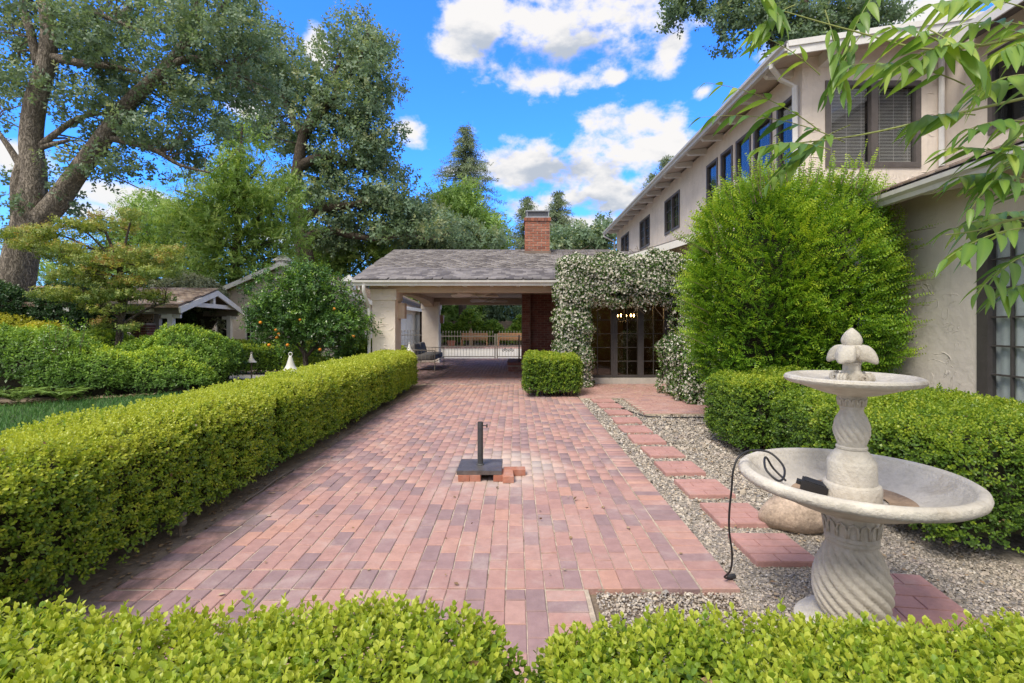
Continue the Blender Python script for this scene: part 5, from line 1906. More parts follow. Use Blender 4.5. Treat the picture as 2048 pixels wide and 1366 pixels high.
def hedge(name, label, cat, x0, x1, y0, y1, h, n, lods, r=0.10, wt=(1, .35, 1, 1, .35), z0=0.07, top_t=0.82, side_t=0.44, mat='box', group=None, lump=0.028, inset=0.09, stems=True, leaves=0, core=True):
    t = thing(name, label, cat, ((x0 + x1) / 2, (y0 + y1) / 2, 0), 0, group)
    P, N = box_points(n, x0, x1, y0, y1, z0, h, r, wt)
    low = rng.random(n) < np.clip((z0 + 0.10 - P[:, 2]) / 0.12, 0, .75)     # ragged skirt
    P, N = P[~low], N[~low]
    n = len(P)
    P = P + N * wob(P, lump, 3.2, x0)[:, None] + N * wob(P, lump * .45, 9.0, y0)[:, None]
    pocket = np.clip(wob(P, 1.0, 13.0, x0 * 3) + rng.normal(0, .2, n) - .42, 0, 1) * (N[:, 2] < .75)
    depth = pocket * .16 + np.abs(rng.normal(0, 0.022, n)) + (rng.random(n) < 0.3) * rng.uniform(0, 0.07, n)
    P = P - N * depth[:, None]
    P[:, 2] += (N[:, 2] > .7) * (rng.random(n) < 0.05) * rng.uniform(0, .045, n)
    d = norm(N * 0.8 + np.array([0, 0, .55]) + rng.normal(0, .38, (n, 3)))
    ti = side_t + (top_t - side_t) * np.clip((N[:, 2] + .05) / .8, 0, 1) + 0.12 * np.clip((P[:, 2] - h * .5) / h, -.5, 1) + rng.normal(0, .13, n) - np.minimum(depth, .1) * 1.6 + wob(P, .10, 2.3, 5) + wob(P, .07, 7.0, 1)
    parts = []
    lo = -1e9
    for (ymax, protos, sc) in lods:
        m = (P[:, 1] >= lo) & (P[:, 1] < ymax)
        lo = ymax
        if not m.any(): continue
        p, dd, tt = P[m], d[m], ti[m]
        R = frames_z(dd)
        idx = rng.integers(0, len(protos), len(p))
        s = sc * rng.uniform(.8, 1.2, len(p))
        for i, pr in enumerate(protos):
            k = idx == i
            if k.any(): parts.append(scatter_arrays(pr, p[k], R[k], s[k], tt[k]))
    V, F, T = join_arrays(parts)
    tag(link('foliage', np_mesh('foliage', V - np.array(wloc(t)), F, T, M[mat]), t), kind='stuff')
    if core:
        box_core(x0 + inset, x1 - inset, y0 + inset, y1 - inset, z0 + .06, h - inset - .01, 'stems', t)  # solid dark core for the shade between leaves, no real stems
    if stems:
        b = MB()
        rr = random.Random(int(h * 1000 + y0 * 7))
        L = y1 - y0
        W_ = x1 - x0
        for _ in range(int(22 * max(L, W_) + 6)):
            x, y = rr.uniform(x0 + .14, x1 - .14), rr.uniform(y0 + .1, y1 - .1)
            dx, dy = rr.uniform(-.2, .22), rr.uniform(-.2, .2)
            b.tube([(x, y, -.03), (x + dx * .4, y + dy * .4, .12), (x + dx, y + dy, .30)], [.010, .007, .004], 5, caps=False)
        tag(b.build('twigs', M['twig'], t), kind='stuff')
    if y0 < 5.5:
        k = rng.random(len(P)) < .035
        dd = norm(rng.normal(size=(k.sum(), 3)) + N[k])
        scatter('dead_leaves', [leaf6(.028, .015, bend=.2)], P[k] + N[k] * .02, dd, rng.uniform(.6, 1.1, k.sum()), rng.random(k.sum()), M['litter'], t, 'stuff')
    if leaves:
        metas = [MB().add([tuple(v * .023) for v in L6b.V], [tuple(f) for f in L6b.F], c).mesh('leaf', M[mat]) for c in np.linspace(.35, .95, 8)]
        order = np.argsort(P[:, 1] + 3 * (N[:, 2] < .5) + 2 * (np.abs(P[:, 0]) > P[:, 1] * 1.05) + 2 * (P[:, 1] < 0.95))[:leaves]
        for i in order:
            dd = Vector(d[i]) + Vector(rng.normal(0, .5, 3))
            Rl = frames_yz(np.array([dd]), np.array([N[i] + rng.normal(0, .3, 3)]))[0]
            o = link('leaf', metas[min(7, max(0, int(ti[i] * 9)))], t)
            o.matrix_local = Matrix.Translation(Vector(P[i]) + Vector(N[i]) * 0.035 - wloc(t)) @ Matrix(Rl.tolist()).to_4x4()
    return t


HI, MID, LO, M2 = BOX_HI, BOX_MID, BOX_LO, BOX_M2
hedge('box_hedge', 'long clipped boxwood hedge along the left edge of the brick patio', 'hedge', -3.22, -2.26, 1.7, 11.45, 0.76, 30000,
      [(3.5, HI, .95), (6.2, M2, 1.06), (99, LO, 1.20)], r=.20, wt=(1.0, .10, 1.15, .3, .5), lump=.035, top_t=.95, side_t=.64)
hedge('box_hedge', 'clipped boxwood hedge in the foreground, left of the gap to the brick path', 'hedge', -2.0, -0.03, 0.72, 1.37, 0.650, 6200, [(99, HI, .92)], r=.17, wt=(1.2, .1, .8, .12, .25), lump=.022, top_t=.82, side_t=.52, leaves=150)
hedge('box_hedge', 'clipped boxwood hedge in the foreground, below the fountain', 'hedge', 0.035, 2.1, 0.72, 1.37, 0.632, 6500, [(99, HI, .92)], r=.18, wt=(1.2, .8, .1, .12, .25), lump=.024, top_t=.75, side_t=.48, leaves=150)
hedge('box_hedge', 'clipped boxwood hedge on the gravel right behind the fountain', 'hedge', 2.55, 4.3, 2.95, 5.1, 0.74, 10000, [(3.35, HI, .92), (99, M2, 1.10)], r=.16, wt=(1, 1, .05, 1, .1), lump=.04, top_t=.60, side_t=.40)
hedge('box_hedge', 'clipped boxwood hedge beside the gravel in front of the tall feathery bush', 'hedge', 2.38, 3.75, 5.25, 6.35, 0.80, 5600, [(99, M2, 1.12)], r=.18, wt=(1, 1, .1, 1, .3), lump=.05, top_t=.66, side_t=.40)
hedge('box_bush', 'small square clipped bush standing at the corner of the brick path by the jasmine', 'bush', 0.20, 1.24, 9.68, 10.55, 0.76, 4200, [(99, LO, 1.25)], r=.14, wt=(1, 1, 1, 1, .2), lump=.045, top_t=.68, side_t=.42)
hedge('box_hedge', 'clipped hedge behind the concrete path, left of the orange tree', 'hedge', -8.4, -6.35, 13.9, 14.9, 0.74, 3600, [(99, LO, 1.6)], r=.1, wt=(1, .2, 1, 1, .1), top_t=.7, side_t=.34)
hedge('box_hedge', 'far clipped hedge in front of the guest house wall', 'hedge', -12.0, -7.0, 17.4, 18.2, 0.72, 4200, [(99, LO, 2.1)], r=.1, wt=(1, .1, .3, 1, .1), top_t=.7, side_t=.36)
hedge('box_hedge', 'low clipped hedge right of the concrete path under the orange tree', 'hedge', -5.55, -3.75, 11.9, 12.6, 0.52, 2600, [(99, LO, 1.5)], r=.12, wt=(1, .6, .6, 1, .1), top_t=.7, side_t=.42)
hedge('box_bush', 'rounded clipped bush between the orange tree and the front pillar', 'bush', -4.55, -3.50, 12.35, 13.2, 0.95, 3000, [(99, LO, 1.5)], r=.36, wt=(1, .6, .6, 1, .1), lump=.06, top_t=.52, side_t=.34)
hedge('box_bush', 'small rounded bush behind the sofa between the two pillars', 'bush', -4.2, -3.3, 14.3, 15.3, 0.70, 1800, [(99, LO, 1.6)], r=.3, wt=(1, .3, 1, 1, .1), lump=.06, top_t=.7, side_t=.42)


# ================================================================== loose shrubs
def mound(name, label, ells, n, mat, protos, sc, cat='shrub', tint=(.30, .80), flat=.4, group=None, up=.6, lump=.09):
    """ells: (cx, cy, cz, rx, ry, rz, share)"""
    c0 = ells[0]
    t = thing(name, label, cat, (c0[0], c0[1], 0), 0, group)
    P, N = [], []
    for (cx, cy, cz, rx, ry, rz, sh) in ells:
        k = int(n * sh)
        v = norm(rng.normal(size=(k, 3)))
        v[:, 2] = np.where(rng.random(k) < .8, np.abs(v[:, 2]), v[:, 2])
        nn = norm(v / np.array([rx, ry, rz]))
        R3 = np.array([rx, ry, rz])
        p = np.array([cx, cy, cz]) + v * R3 * (1 - np.abs(rng.normal(0, .05, k)) - (rng.random(k) < .25) * rng.uniform(0, .15, k))[:, None]
        p = p + nn * wob(p, lump * 1.25, 2.6, cx)[:, None] + nn * wob(p, lump * .6, 7.0, cy)[:, None]
        P.append(p); N.append(nn)
    P, N = np.concatenate(P), np.concatenate(N)
    keep = P[:, 2] > 0.03
    for (cx, cy, cz, rx, ry, rz, sh) in ells:
        q = (P - np.array([cx, cy, cz])) / np.array([rx, ry, rz])
        keep &= (q ** 2).sum(1) > .55
    P, N = P[keep], N[keep]
    d = norm(N * .8 + np.array([0, 0, up]) + rng.normal(0, .4, P.shape))
    ti = tint[0] + (tint[1] - tint[0]) * np.clip(N[:, 2], 0, 1) + rng.normal(0, .13, len(P)) + wob(P, .14, 1.9, 2)
    scatter('foliage', protos, P, d, sc * rng.uniform(.75, 1.25, len(P)), ti, M[mat], t, 'stuff')
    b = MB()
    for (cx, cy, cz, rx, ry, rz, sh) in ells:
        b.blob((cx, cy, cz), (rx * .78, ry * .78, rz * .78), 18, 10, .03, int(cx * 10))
    tag(b.build('stems', M['shade_core'], t), kind='stuff')  # dark blobs painted as the shade within the mound
    return t


mound('pittosporum', 'large mounded pittosporum at the right end of the shrub border by the path light',
      [(-7.72, 11.7, .35, 1.2, .95, .92, .45), (-7.35, 11.3, .25, .85, .8, .66, .2), (-8.5, 11.9, .3, 1.0, .9, .78, .35)], 7650, 'pitto', PITTO, 1.0, tint=(.34, .82))
mound('pittosporum', 'low spreading pittosporum along the lawn in front of the taller mound',
      [(-7.7, 10.6, .15, 1.25, .62, .66, .5), (-8.7, 10.2, .2, 1.0, .7, .72, .5)], 5525, 'pitto', PITTO, .95, tint=(.34, .84))
mound('shrub', 'broad green shrub at the left edge of the border behind the ferns',
      [(-9.9, 10.4, .35, 1.4, .9, .95, .5), (-11.6, 10.8, .4, 1.5, .9, .95, .5)], 6375, 'pitto', PITTO, 1.05, tint=(.22, .68))
mound('golden_shrub', 'yellow green shrub glowing at the left behind the border',
      [(-13.2, 12.6, .7, 1.1, .9, 1.0, .6), (-11.7, 12.2, .6, .9, .8, .85, .4)], 4675, 'gold', PITTO, 1.0, tint=(.35, .9))
mound('shrub', 'bright green shrub in front of the maple stems and brick pier',
      [(-10.3, 12.4, .4, .95, .7, .85, .55), (-9.2, 12.6, .3, .9, .6, .62, .45)], 4250, 'pitto', PITTO, 1.0, tint=(.40, .86))
mound('ivy_thicket', 'dark ivy covered thicket round the foot of the big oak',
      [(-13.6, 13.2, 1.1, 1.0, .9, 1.35, .5), (-12.2, 13.8, 1.2, 1.2, .9, 1.35, .5)], 5525, 'ivy', PITTO, 1.3, tint=(.15, .6), up=.1)
mound('variegated_shrub', 'grey green variegated shrub rising behind the porch roof',
      [(-12.2, 18.6, 1.9, 1.35, 1.0, 1.35, .6), (-13.2, 18.3, 1.7, 1.3, 1.0, 1.2, .4)], 5100, 'grey_leaf', PITTO, 1.5, tint=(.35, .8))
mound('dark_shrub', 'dark shrub in the shade under the porch', [(-11.85, 17.4, .9, .55, .6, 1.1, 1)], 1500, 'ivy', PITTO, 1.6, tint=(.1, .5))
mound('shrub', 'green shrubs at the far left edge beyond the border', [(-16.5, 13.0, .9, 2.0, 1.2, 1.2, 1)], 2975, 'pitto', PITTO, 1.3, tint=(.25, .7))

# young upright citrus-like shrub in the border
ys = thing('young_shrub', 'thin young shrub with upright leafy shoots rising out of the border', 'shrub', (-8.95, 9.9, 0))
b = MB(); PP, DD, TT = [], [], []
rr = random.Random(4)
for k in range(26):
    a = rr.uniform(0, 6.28); L_ = rr.uniform(.9, 1.75); lean = rr.uniform(.1, .42)
    base = Vector((-8.95 + rr.uniform(-.15, .15), 9.9 + rr.uniform(-.15, .15), 0))
    tip = base + Vector((math.cos(a) * lean, math.sin(a) * lean, L_ * .86))
    mid_ = base.lerp(tip, .5) + Vector((math.cos(a) * .05, math.sin(a) * .05, 0))
    b.tube([base, mid_, tip], [.012, .008, .003], 5, caps=False)
    for q in range(18):
        f = .3 + .7 * q / 17
        p = base.lerp(tip, f)
        a2 = q * 2.4
        PP.append(p); DD.append((math.cos(a2) * .8, math.sin(a2) * .8, .5)); TT.append(.35 + .5 * f + rr.uniform(-.12, .12))
tag(b.build('stems', M['twig'], ys), kind='stuff')
scatter('foliage', CITRUS, np.array(PP), np.array(DD), .62, np.array(TT), M['citrus'], ys, 'stuff')


# ferns
def fern(x, y, s, label):
    t = thing('fern', label, 'fern', (x, y, 0), 0, 'ferns at the edge of the lawn')
    rr = random.Random(int(x * 37 + y * 11))
    pos, d, ti, sc = [], [], [], []
    for k in range(30):
        a = rr.uniform(0, 6.28); L_ = s * rr.uniform(.6, 1.1)
        for q in range(22):
            f = q / 21
            r_ = L_ * f * .85
            z = L_ * (1.0 * f - .72 * f * f) + .02
            p = Vector((x + math.cos(a) * r_, y + math.sin(a) * r_, z))
            for sgn in (-1, 1):
                dv = Vector((-math.sin(a) * sgn + math.cos(a) * .5, math.cos(a) * sgn + math.sin(a) * .5, -.1))
                pos.append(p); d.append(dv); ti.append(rr.uniform(.3, .9)); sc.append(s * .16 * (math.sin(PI * min(1, f * .9 + .1))) + .012)
    d = np.array([tuple(v) for v in d])
    R = frames_yz(d, np.tile([0, 0, 1.0], (len(d), 1)) + rng.normal(0, .15, d.shape))
    scatter('fronds', [leaf4(w=.28, fold=.04)], np.array([tuple(p) for p in pos]), d, np.array(sc), np.array(ti), M['fern'], t, 'stuff', R)


fern(-9.0, 9.0, .62, 'feathery fern in front of the broad shrub, furthest left at the lawn')
fern(-8.35, 9.2, .60, 'feathery fern at the lawn edge, next left of the low pittosporum')
fern(-9.6, 8.9, .55, 'feathery fern half cut by the left edge of the photo')
# litter strip along the border
n = 2600
x = rng.uniform(-12, -6.4, n)
ye = np.interp(x, [-14, -9.2, -7.3, -6.6, -4.6], [6.8, 8.5, 10.1, 11.0, 11.0])
y = ye + np.abs(rng.normal(0, .28, n)) - .05
pos = np.stack([x, y, np.full(n, -.01) + rng.uniform(0, .03, n)], -1)
tag(scatter('fallen_leaves', [leaf6(.06, .04)], pos, norm(rng.normal(0, .35, (n, 3)) + np.array([0, 0, 1.0])), 1.0, rng.random(n), M['litter'],
            R=frames_yz(np.stack([rng.normal(size=n), rng.normal(size=n), rng.normal(0, .2, n)], -1), np.tile([0, 0, 1.0], (n, 1)))), kind='stuff')
# jasmine petals and leaves dropped on the forecourt, patio and soil strip
n = 2400
x = np.concatenate([rng.normal(2.4, .75, 900), rng.uniform(-2.1, 1.1, 130), rng.uniform(-2.36, -2.16, 700), rng.uniform(1.25, 3.3, 670)])
y = np.concatenate([11.6 - np.abs(rng.normal(0, 1.1, 900)), rng.uniform(2.6, 11, 130), rng.uniform(1.5, 11.2, 700), rng.uniform(2.2, 9.4, 670)])
z = np.concatenate([np.full(900, .024), np.full(130, .005), np.full(700, -.028), np.full(670, -.008)]) + rng.uniform(0, .006, n)
ok = ~((x < 1.25) & (y > 9.4) & (x > .1)) & (x < 3.6)
ok[:900] &= (y[:900] > 9.6) | ((x[:900] > 2.1) & (y[:900] > 7.95))
pos = np.stack([x, y, z], -1)[ok]
m = len(pos)
tag(scatter('dropped_petals', [leaf6(.03, .02)], pos, np.tile([0, 0, 1.0], (m, 1)), rng.uniform(.5, 1.3, m), np.concatenate([rng.uniform(.6, 1, 900), rng.uniform(0, .9, 130), rng.uniform(0, .7, 700), rng.uniform(.2, .9, 670)])[ok], M['litter'],
            R=frames_yz(np.stack([rng.normal(size=m), rng.normal(size=m), rng.normal(0, .15, m)], -1), np.tile([0, 0, 1.0], (m, 1)))), kind='stuff')

# lawn blades
n = 40000
x = rng.uniform(-11.5, -3.3, n); y = rng.uniform(3.6, 11, n)
ye = np.interp(x, [-14, -9.2, -7.3, -6.6, -4.6, -3.3], [6.8, 8.5, 10.1, 11.0, 11.0, 9.6])
ok = (y < ye) & (x > -y * 1.15)
x, y = x[ok], y[ok]; n = len(x)
d = norm(np.stack([rng.normal(0, .35, n), rng.normal(0, .35, n), np.ones(n)], -1))
tag(scatter('grass', [Proto([(-.5, 0, 0), (.5, 0, 0), (.12, .5, 7), (-.12, .5, 7)], [(0, 1, 2, 3)], [0, 0, .2, .2])], np.stack([x, y, np.full(n, -.018)], -1), d,
            .0105 * rng.uniform(.7, 1.3, n), np.clip(rng.normal(.5, .2, n) + wob(np.stack([x, y, 0 * x], -1), .15, 1.5), 0, 1), M['grass']), kind='stuff')

# ------------------------------------------------------------------ tall feathery bush
bb = thing('feathery_bush', 'tall bright green feathery bush against the house wall behind the hedge', 'bush', (3.75, 6.95, 0))


def spray(n, L, leaf_len, seed, lf):
    r = random.Random(seed)
    it = []
    for i in range(n):
        f = i / (n - 1)
        for s in (-1, 1):
            x, z = L * .10 * f * f, L * (.08 + .92 * f)
            a = math.radians(68 - 25 * f + r.uniform(-15, 15))
            d = (s * math.sin(a), r.uniform(-.35, .35), math.cos(a))
            it.append((lf, local_rot(d, (0.1 * s, 1 + r.uniform(-.3, .3), r.uniform(-.3, .3))), (x, 0, z), leaf_len * (1 - .45 * f) * r.uniform(.8, 1.2), .30 * (f - .5) + r.uniform(-.08, .08)))
    return compose(it)


SPRAY = [spray(7, .20, .036, 300 + s, leaf4(w=.72, fold=.14)) for s in range(7)]
n = 11500
v = norm(rng.normal(size=(n, 3)))
v[:, 1] = np.where(rng.random(n) < .72, -np.abs(v[:, 1]), v[:, 1])
cen = np.array([3.72, 6.95, 1.80]); rad = np.array([1.34, .85, 1.46])
rr_ = 1 - np.abs(rng.normal(0, .08, n)) - (rng.random(n) < .35) * rng.uniform(0, .22, n)
sq = (np.abs(v) ** 3.0).sum(1) ** (-1 / 3.0)
P = cen + v * sq[:, None] * rad * rr_[:, None]
P = P + norm(v) * wob(P, .15, 2.6, 1)[:, None] + norm(v) * wob(P, .11, 6.0, 4)[:, None]
d = norm(v * np.array([.9, .9, .4]) + np.array([0.0, 0, .40]) + np.stack([wob(P, .5, 4.0, 2), wob(P, .4, 4.0, 6), wob(P, .3, 4.0, 9)], -1) + rng.normal(0, .38, (n, 3)))
ok = (P[:, 2] > .1) & (P[:, 0] < 5.0)
ti = .56 + .20 * v[:, 2] + rng.normal(0, .16, n) - (1 - rr_) * .6 + wob(P, .12, 2.8, 3) + wob(P, .14, 6.0, 4)
P, d, ti = P[ok], d[ok], ti[ok]
# long stray shoots: upward on top, sideways on the wall side
sp_, sd_, st_ = [], [], []
rr = random.Random(9)
b = MB()
for k in range(90):
    a = rr.uniform(-1.3, 1.3)
    side = rr.random()
    if side < .62:
        base = Vector((3.72 + 1.15 * math.sin(a), 6.7 - rr.uniform(0, .5), 1.9 + 1.35 * math.cos(a)))
        dr = Vector((math.sin(a) * .45 + rr.uniform(-.15, .15), -.1, 1))
    elif side < .86:
        base = Vector((4.75, 6.3 + rr.uniform(0, .4), rr.uniform(.9, 2.6)))
        dr = Vector((.8, -1.0, .25))
    else:
        base = Vector((2.5, 6.5, rr.uniform(1.0, 2.4))); dr = Vector((-1, -.2, .45))
    dr.normalize()
    L_ = rr.uniform(.25, .55)
    b.tube([base, base + dr * L_ * .5, base + dr * L_ + Vector((0, 0, -.03))], [.006, .004, .002], 4, caps=False)
    for q in range(4):
        sp_.append(base + dr * L_ * (q / 4)); sd_.append(dr + Vector((rr.uniform(-.3, .3), rr.uniform(-.3, .3), .1))); st_.append(.5 + .1 * q)
for k in range(60):
    a = rr.uniform(0, 6.28)
    e = Vector((3.72 + .8 * math.cos(a), 6.95 + .5 * math.sin(a), rr.uniform(1.0, 2.6)))
    b.tube([(3.72 + .12 * math.cos(a), 6.95 + .12 * math.sin(a), 0), (3.72 + .4 * math.cos(a), 6.95 + .25 * math.sin(a), .7), e], [.02, .013, .006], 5, caps=False)
tag(b.build('branches', M['twig'], bb), kind='stuff')
scatter('foliage', SPRAY, np.concatenate([P, np.array(sp_)]), np.concatenate([d, np.array(sd_)]), np.concatenate([rng.uniform(.8, 1.25, len(P)), np.full(len(sp_), .9)]), np.concatenate([ti, np.array(st_)]), M['bigbush'], bb, 'stuff')
MB().blob((3.72, 6.98, 1.65), (.98, .55, 1.35), 20, 12, .05, 3).build('inner_shade', M['shade_core'], bb)  # dark blob painted as the shade among the sprays

# ------------------------------------------------------------------ star jasmine arch over the french windows
ja = thing('jasmine', 'white flowering star jasmine trained as an arch over the dark french windows', 'climbing plant', (2.6, 11.5, 0))
zones = [  # x0 x1 y0 y1 z0 z1 share
    (1.00, 1.72, 11.1, 11.75, .02, 2.7, .30), (1.02, 3.95, 11.1, 11.72, 2.12, 2.98, .38), (3.55, 4.35, 10.6, 11.7, .05, 2.95, .14), (3.0, 3.8, 8.75, 10.4, .02, 1.15, .12), (3.5, 4.3, 9.2, 10.9, .02, 2.2, .10)]
P, N = [], []
NJ = 16000
for (a, c, y0, y1, z0, z1, sh) in zones:
    p, nn = box_points(int(NJ * sh), a, c, y0, y1, z0, z1, .40 if c - a > 2 else .32, (.8, 1, .8, 1.6, .1))
    P.append(p); N.append(nn)
# hanging lower fringe of the band
k = 1600
xx = rng.uniform(1.6, 3.7, k)
P.append(np.stack([xx, rng.uniform(11.15, 11.6, k), 2.12 - np.abs(rng.normal(0, .10, k)) - .10 * np.sin(xx * 5) ** 2], -1)); N.append(np.tile([0, -1.0, -.2], (k, 1)))
P, N = np.concatenate(P), np.concatenate(N)
P = P + N * wob(P, .15, 3.4, 2)[:, None] + N * wob(P, .08, 9, 4)[:, None] - N * np.abs(rng.normal(0, .04, len(P)))[:, None]
ok = (P[:, 2] > .02)
P, N = P[ok], N[ok]
d = norm(N + rng.normal(0, .5, P.shape) + np.array([0, 0, .2]))
JL = [make_sprig(leaf4(w=.55), 2, .05, .062, 400 + s, 0, 50, stem=False) for s in range(4)]
scatter('foliage', JL, P, d, rng.uniform(.8, 1.3, len(P)), np.clip(rng.normal(.45, .2, len(P)), 0, 1), M['jasmine'], ja, 'stuff')
star = compose([(leaf4(1, .95, .05), local_rot((math.cos(a), math.sin(a), .25), (0, 0, 1)), (0, 0, 0), 1.0, 0) for a in np.arange(3) * 2 * PI / 3 + .3])
m = rng.random(len(P)) < .92
m &= (wob(P, 1.0, 4.0, 7) + rng.normal(0, .5, len(P))) > -.75
reps = 2
FP = np.concatenate([P[m] + N[m] * .03 + rng.normal(0, .028, (m.sum(), 3)) for _ in range(reps)])
FN = np.concatenate([N[m]] * reps)
scatter('flowers', [star], FP, norm(FN + rng.normal(0, .45, FN.shape)), rng.uniform(.020, .034, len(FP)), rng.uniform(.1, 1, len(FP)), M['petal'], ja, 'stuff')
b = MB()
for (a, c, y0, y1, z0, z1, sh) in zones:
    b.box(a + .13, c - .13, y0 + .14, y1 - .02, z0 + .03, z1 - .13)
tag(b.build('stems', M['shade_core'], ja), kind='stuff')  # dark boxes painted as the shade behind the jasmine leaves
b = MB(); rr = random.Random(3)
for k in range(40):
    x, z = rr.uniform(1.05, 3.9), rr.uniform(1.9, 2.2)
    if x < 1.7: z = rr.uniform(.3, 2.5)
    b.tube([(x, 11.1, z), (x + rr.uniform(-.12, .12), 11.02, z - .12), (x + rr.uniform(-.2, .2), 11.0, z - rr.uniform(.18, .35))], .004, 4)
for k in range(26):
    x = rr.uniform(1.1, 3.9)
    b.tube([(x, 11.4, 2.9), (x + rr.uniform(-.1, .1), 11.35, 3.05), (x + rr.uniform(-.2, .2), 11.3, 3.10 + rr.uniform(0, .1))], .004, 4)
tag(b.build('tendrils', M['twig'], ja), kind='stuff')
MB().bar((1.52, 11.05, -.02), (1.52, 11.05, .55), .05, .05).build('trellis_post', M['iron'], ja)


# ================================================================== trees
def lim(pts, Y=None):
    """(u, v, r[, dy]) photo points at depth Y -> world polyline, softened"""
    P = [at(p[0], p[1], Y + (p[3] if len(p) > 3 else 0)) for p in pts]
    R = [p[2] for p in pts]
    q = catmull([(*p, r) for p, r in zip(P, R)], 4)
    return [Vector(a[:3]) for a in q], [max(a[3], .01) for a in q]


def tree(name, label, cat, Y, trunk, limbs, ells, leafmat_, protos, sc, per, barkm='bark', twigs=0.7, tint=(.2, .75), group=None, seed=1, dens=1.0, yoff=0.0, cscale=1.0, sides=10, flatten=.65, up=.35, clump=1.0, bark_wob=0.03):
    """trunk and limbs as photo polylines with radii; ells = (u, v, ru, rv, depth half range, clumps, clump radius)"""
    r = random.Random(seed)
    pk = .78 if Y < 25 else .58          # far crowns get fewer, larger leaves
    tp, tr = lim(trunk, Y)
    if tp[0].z > -.03:
        tp = [Vector((tp[0].x, tp[0].y, -.03))] + tp; tr = [tr[0] * 1.12] + tr
    t = thing(name, label, cat, (tp[0].x, tp[0].y, 0), 0, group)
    MB().tube(tp, tr, sides + 6).build('trunk', M[barkm], t, True)
    skel = [(p, q) for p, q in zip(tp, tr)]
    for l in limbs:
        lp, lr = lim(l, Y)
        MB().tube(lp, lr, sides).build('limb', M[barkm], t, True)
        skel += list(zip(lp, lr))
    cents, crs = [], []
    for (u, v, ru, rv, dY, n, cr) in ells:
        for _ in range(int(n * dens + .5)):
            for _try in range(20):
                a, bq, c = r.uniform(-1, 1), r.uniform(-1, 1), r.uniform(-1, 1)
                q = a * a + bq * bq + c * c
                if q < 1 and q > r.random() * .55: break
            cents.append(at(u + a * ru, v + bq * rv, Y + c * dY + yoff)); crs.append(cr * cscale * r.uniform(.65, 1.25))
    C_ = np.array([tuple(c) for c in cents]); CR = np.array(crs)
    # twigs from the nearest limb
    sk = np.array([tuple(p) for p, _ in skel]); skr = np.array([q for _, q in skel])
    b = MB()
    for c, cr in zip(C_, CR):
        if r.random() > twigs: continue
        dd = np.linalg.norm(sk - c - np.array([0, 0, -.0]), axis=1) + 0.6 * np.maximum(0, sk[:, 2] - c[2])
        j = int(dd.argmin())
        s, e = Vector(sk[j]), Vector(c)
        L_ = (e - s).length
        if L_ < .2: continue
        r0 = min(skr[j] * .5, .012 + .012 * L_)
        m1 = s.lerp(e, .35) + Vector((r.uniform(-1, 1), r.uniform(-1, 1), r.uniform(-.2, 1))) * L_ * .10
        m2 = s.lerp(e, .7) + Vector((r.uniform(-1, 1), r.uniform(-1, 1), r.uniform(-.6, .6))) * L_ * .08
        b.tube([s, m1, m2, e], [r0, r0 * .75, r0 * .5, r0 * .2], 4, caps=False)
    if b.v: tag(b.build('branches', M[barkm], t), kind='stuff')
    n = (per * pk * (CR / CR.mean()) ** 2).astype(int) + 3
    sc = sc / math.sqrt(pk)
    idx = np.repeat(np.arange(len(C_)), n)
    v = norm(rng.normal(size=(len(idx), 3)))
    rad = rng.random(len(idx)) ** .42
    P = C_[idx] + v * (CR[idx] * rad)[:, None] * np.array([1, 1, flatten]) * clump
    d = norm(v * .8 + np.array([0, 0, up]) + rng.normal(0, .45, v.shape))
    cl_t = rng.normal(0, .17, len(C_))
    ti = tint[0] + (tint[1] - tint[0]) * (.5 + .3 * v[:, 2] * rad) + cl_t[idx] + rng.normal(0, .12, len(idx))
    scatter('crown', protos, P, d, sc * rng.uniform(.75, 1.25, len(P)), ti, M[leafmat_], t, 'stuff')
    return t


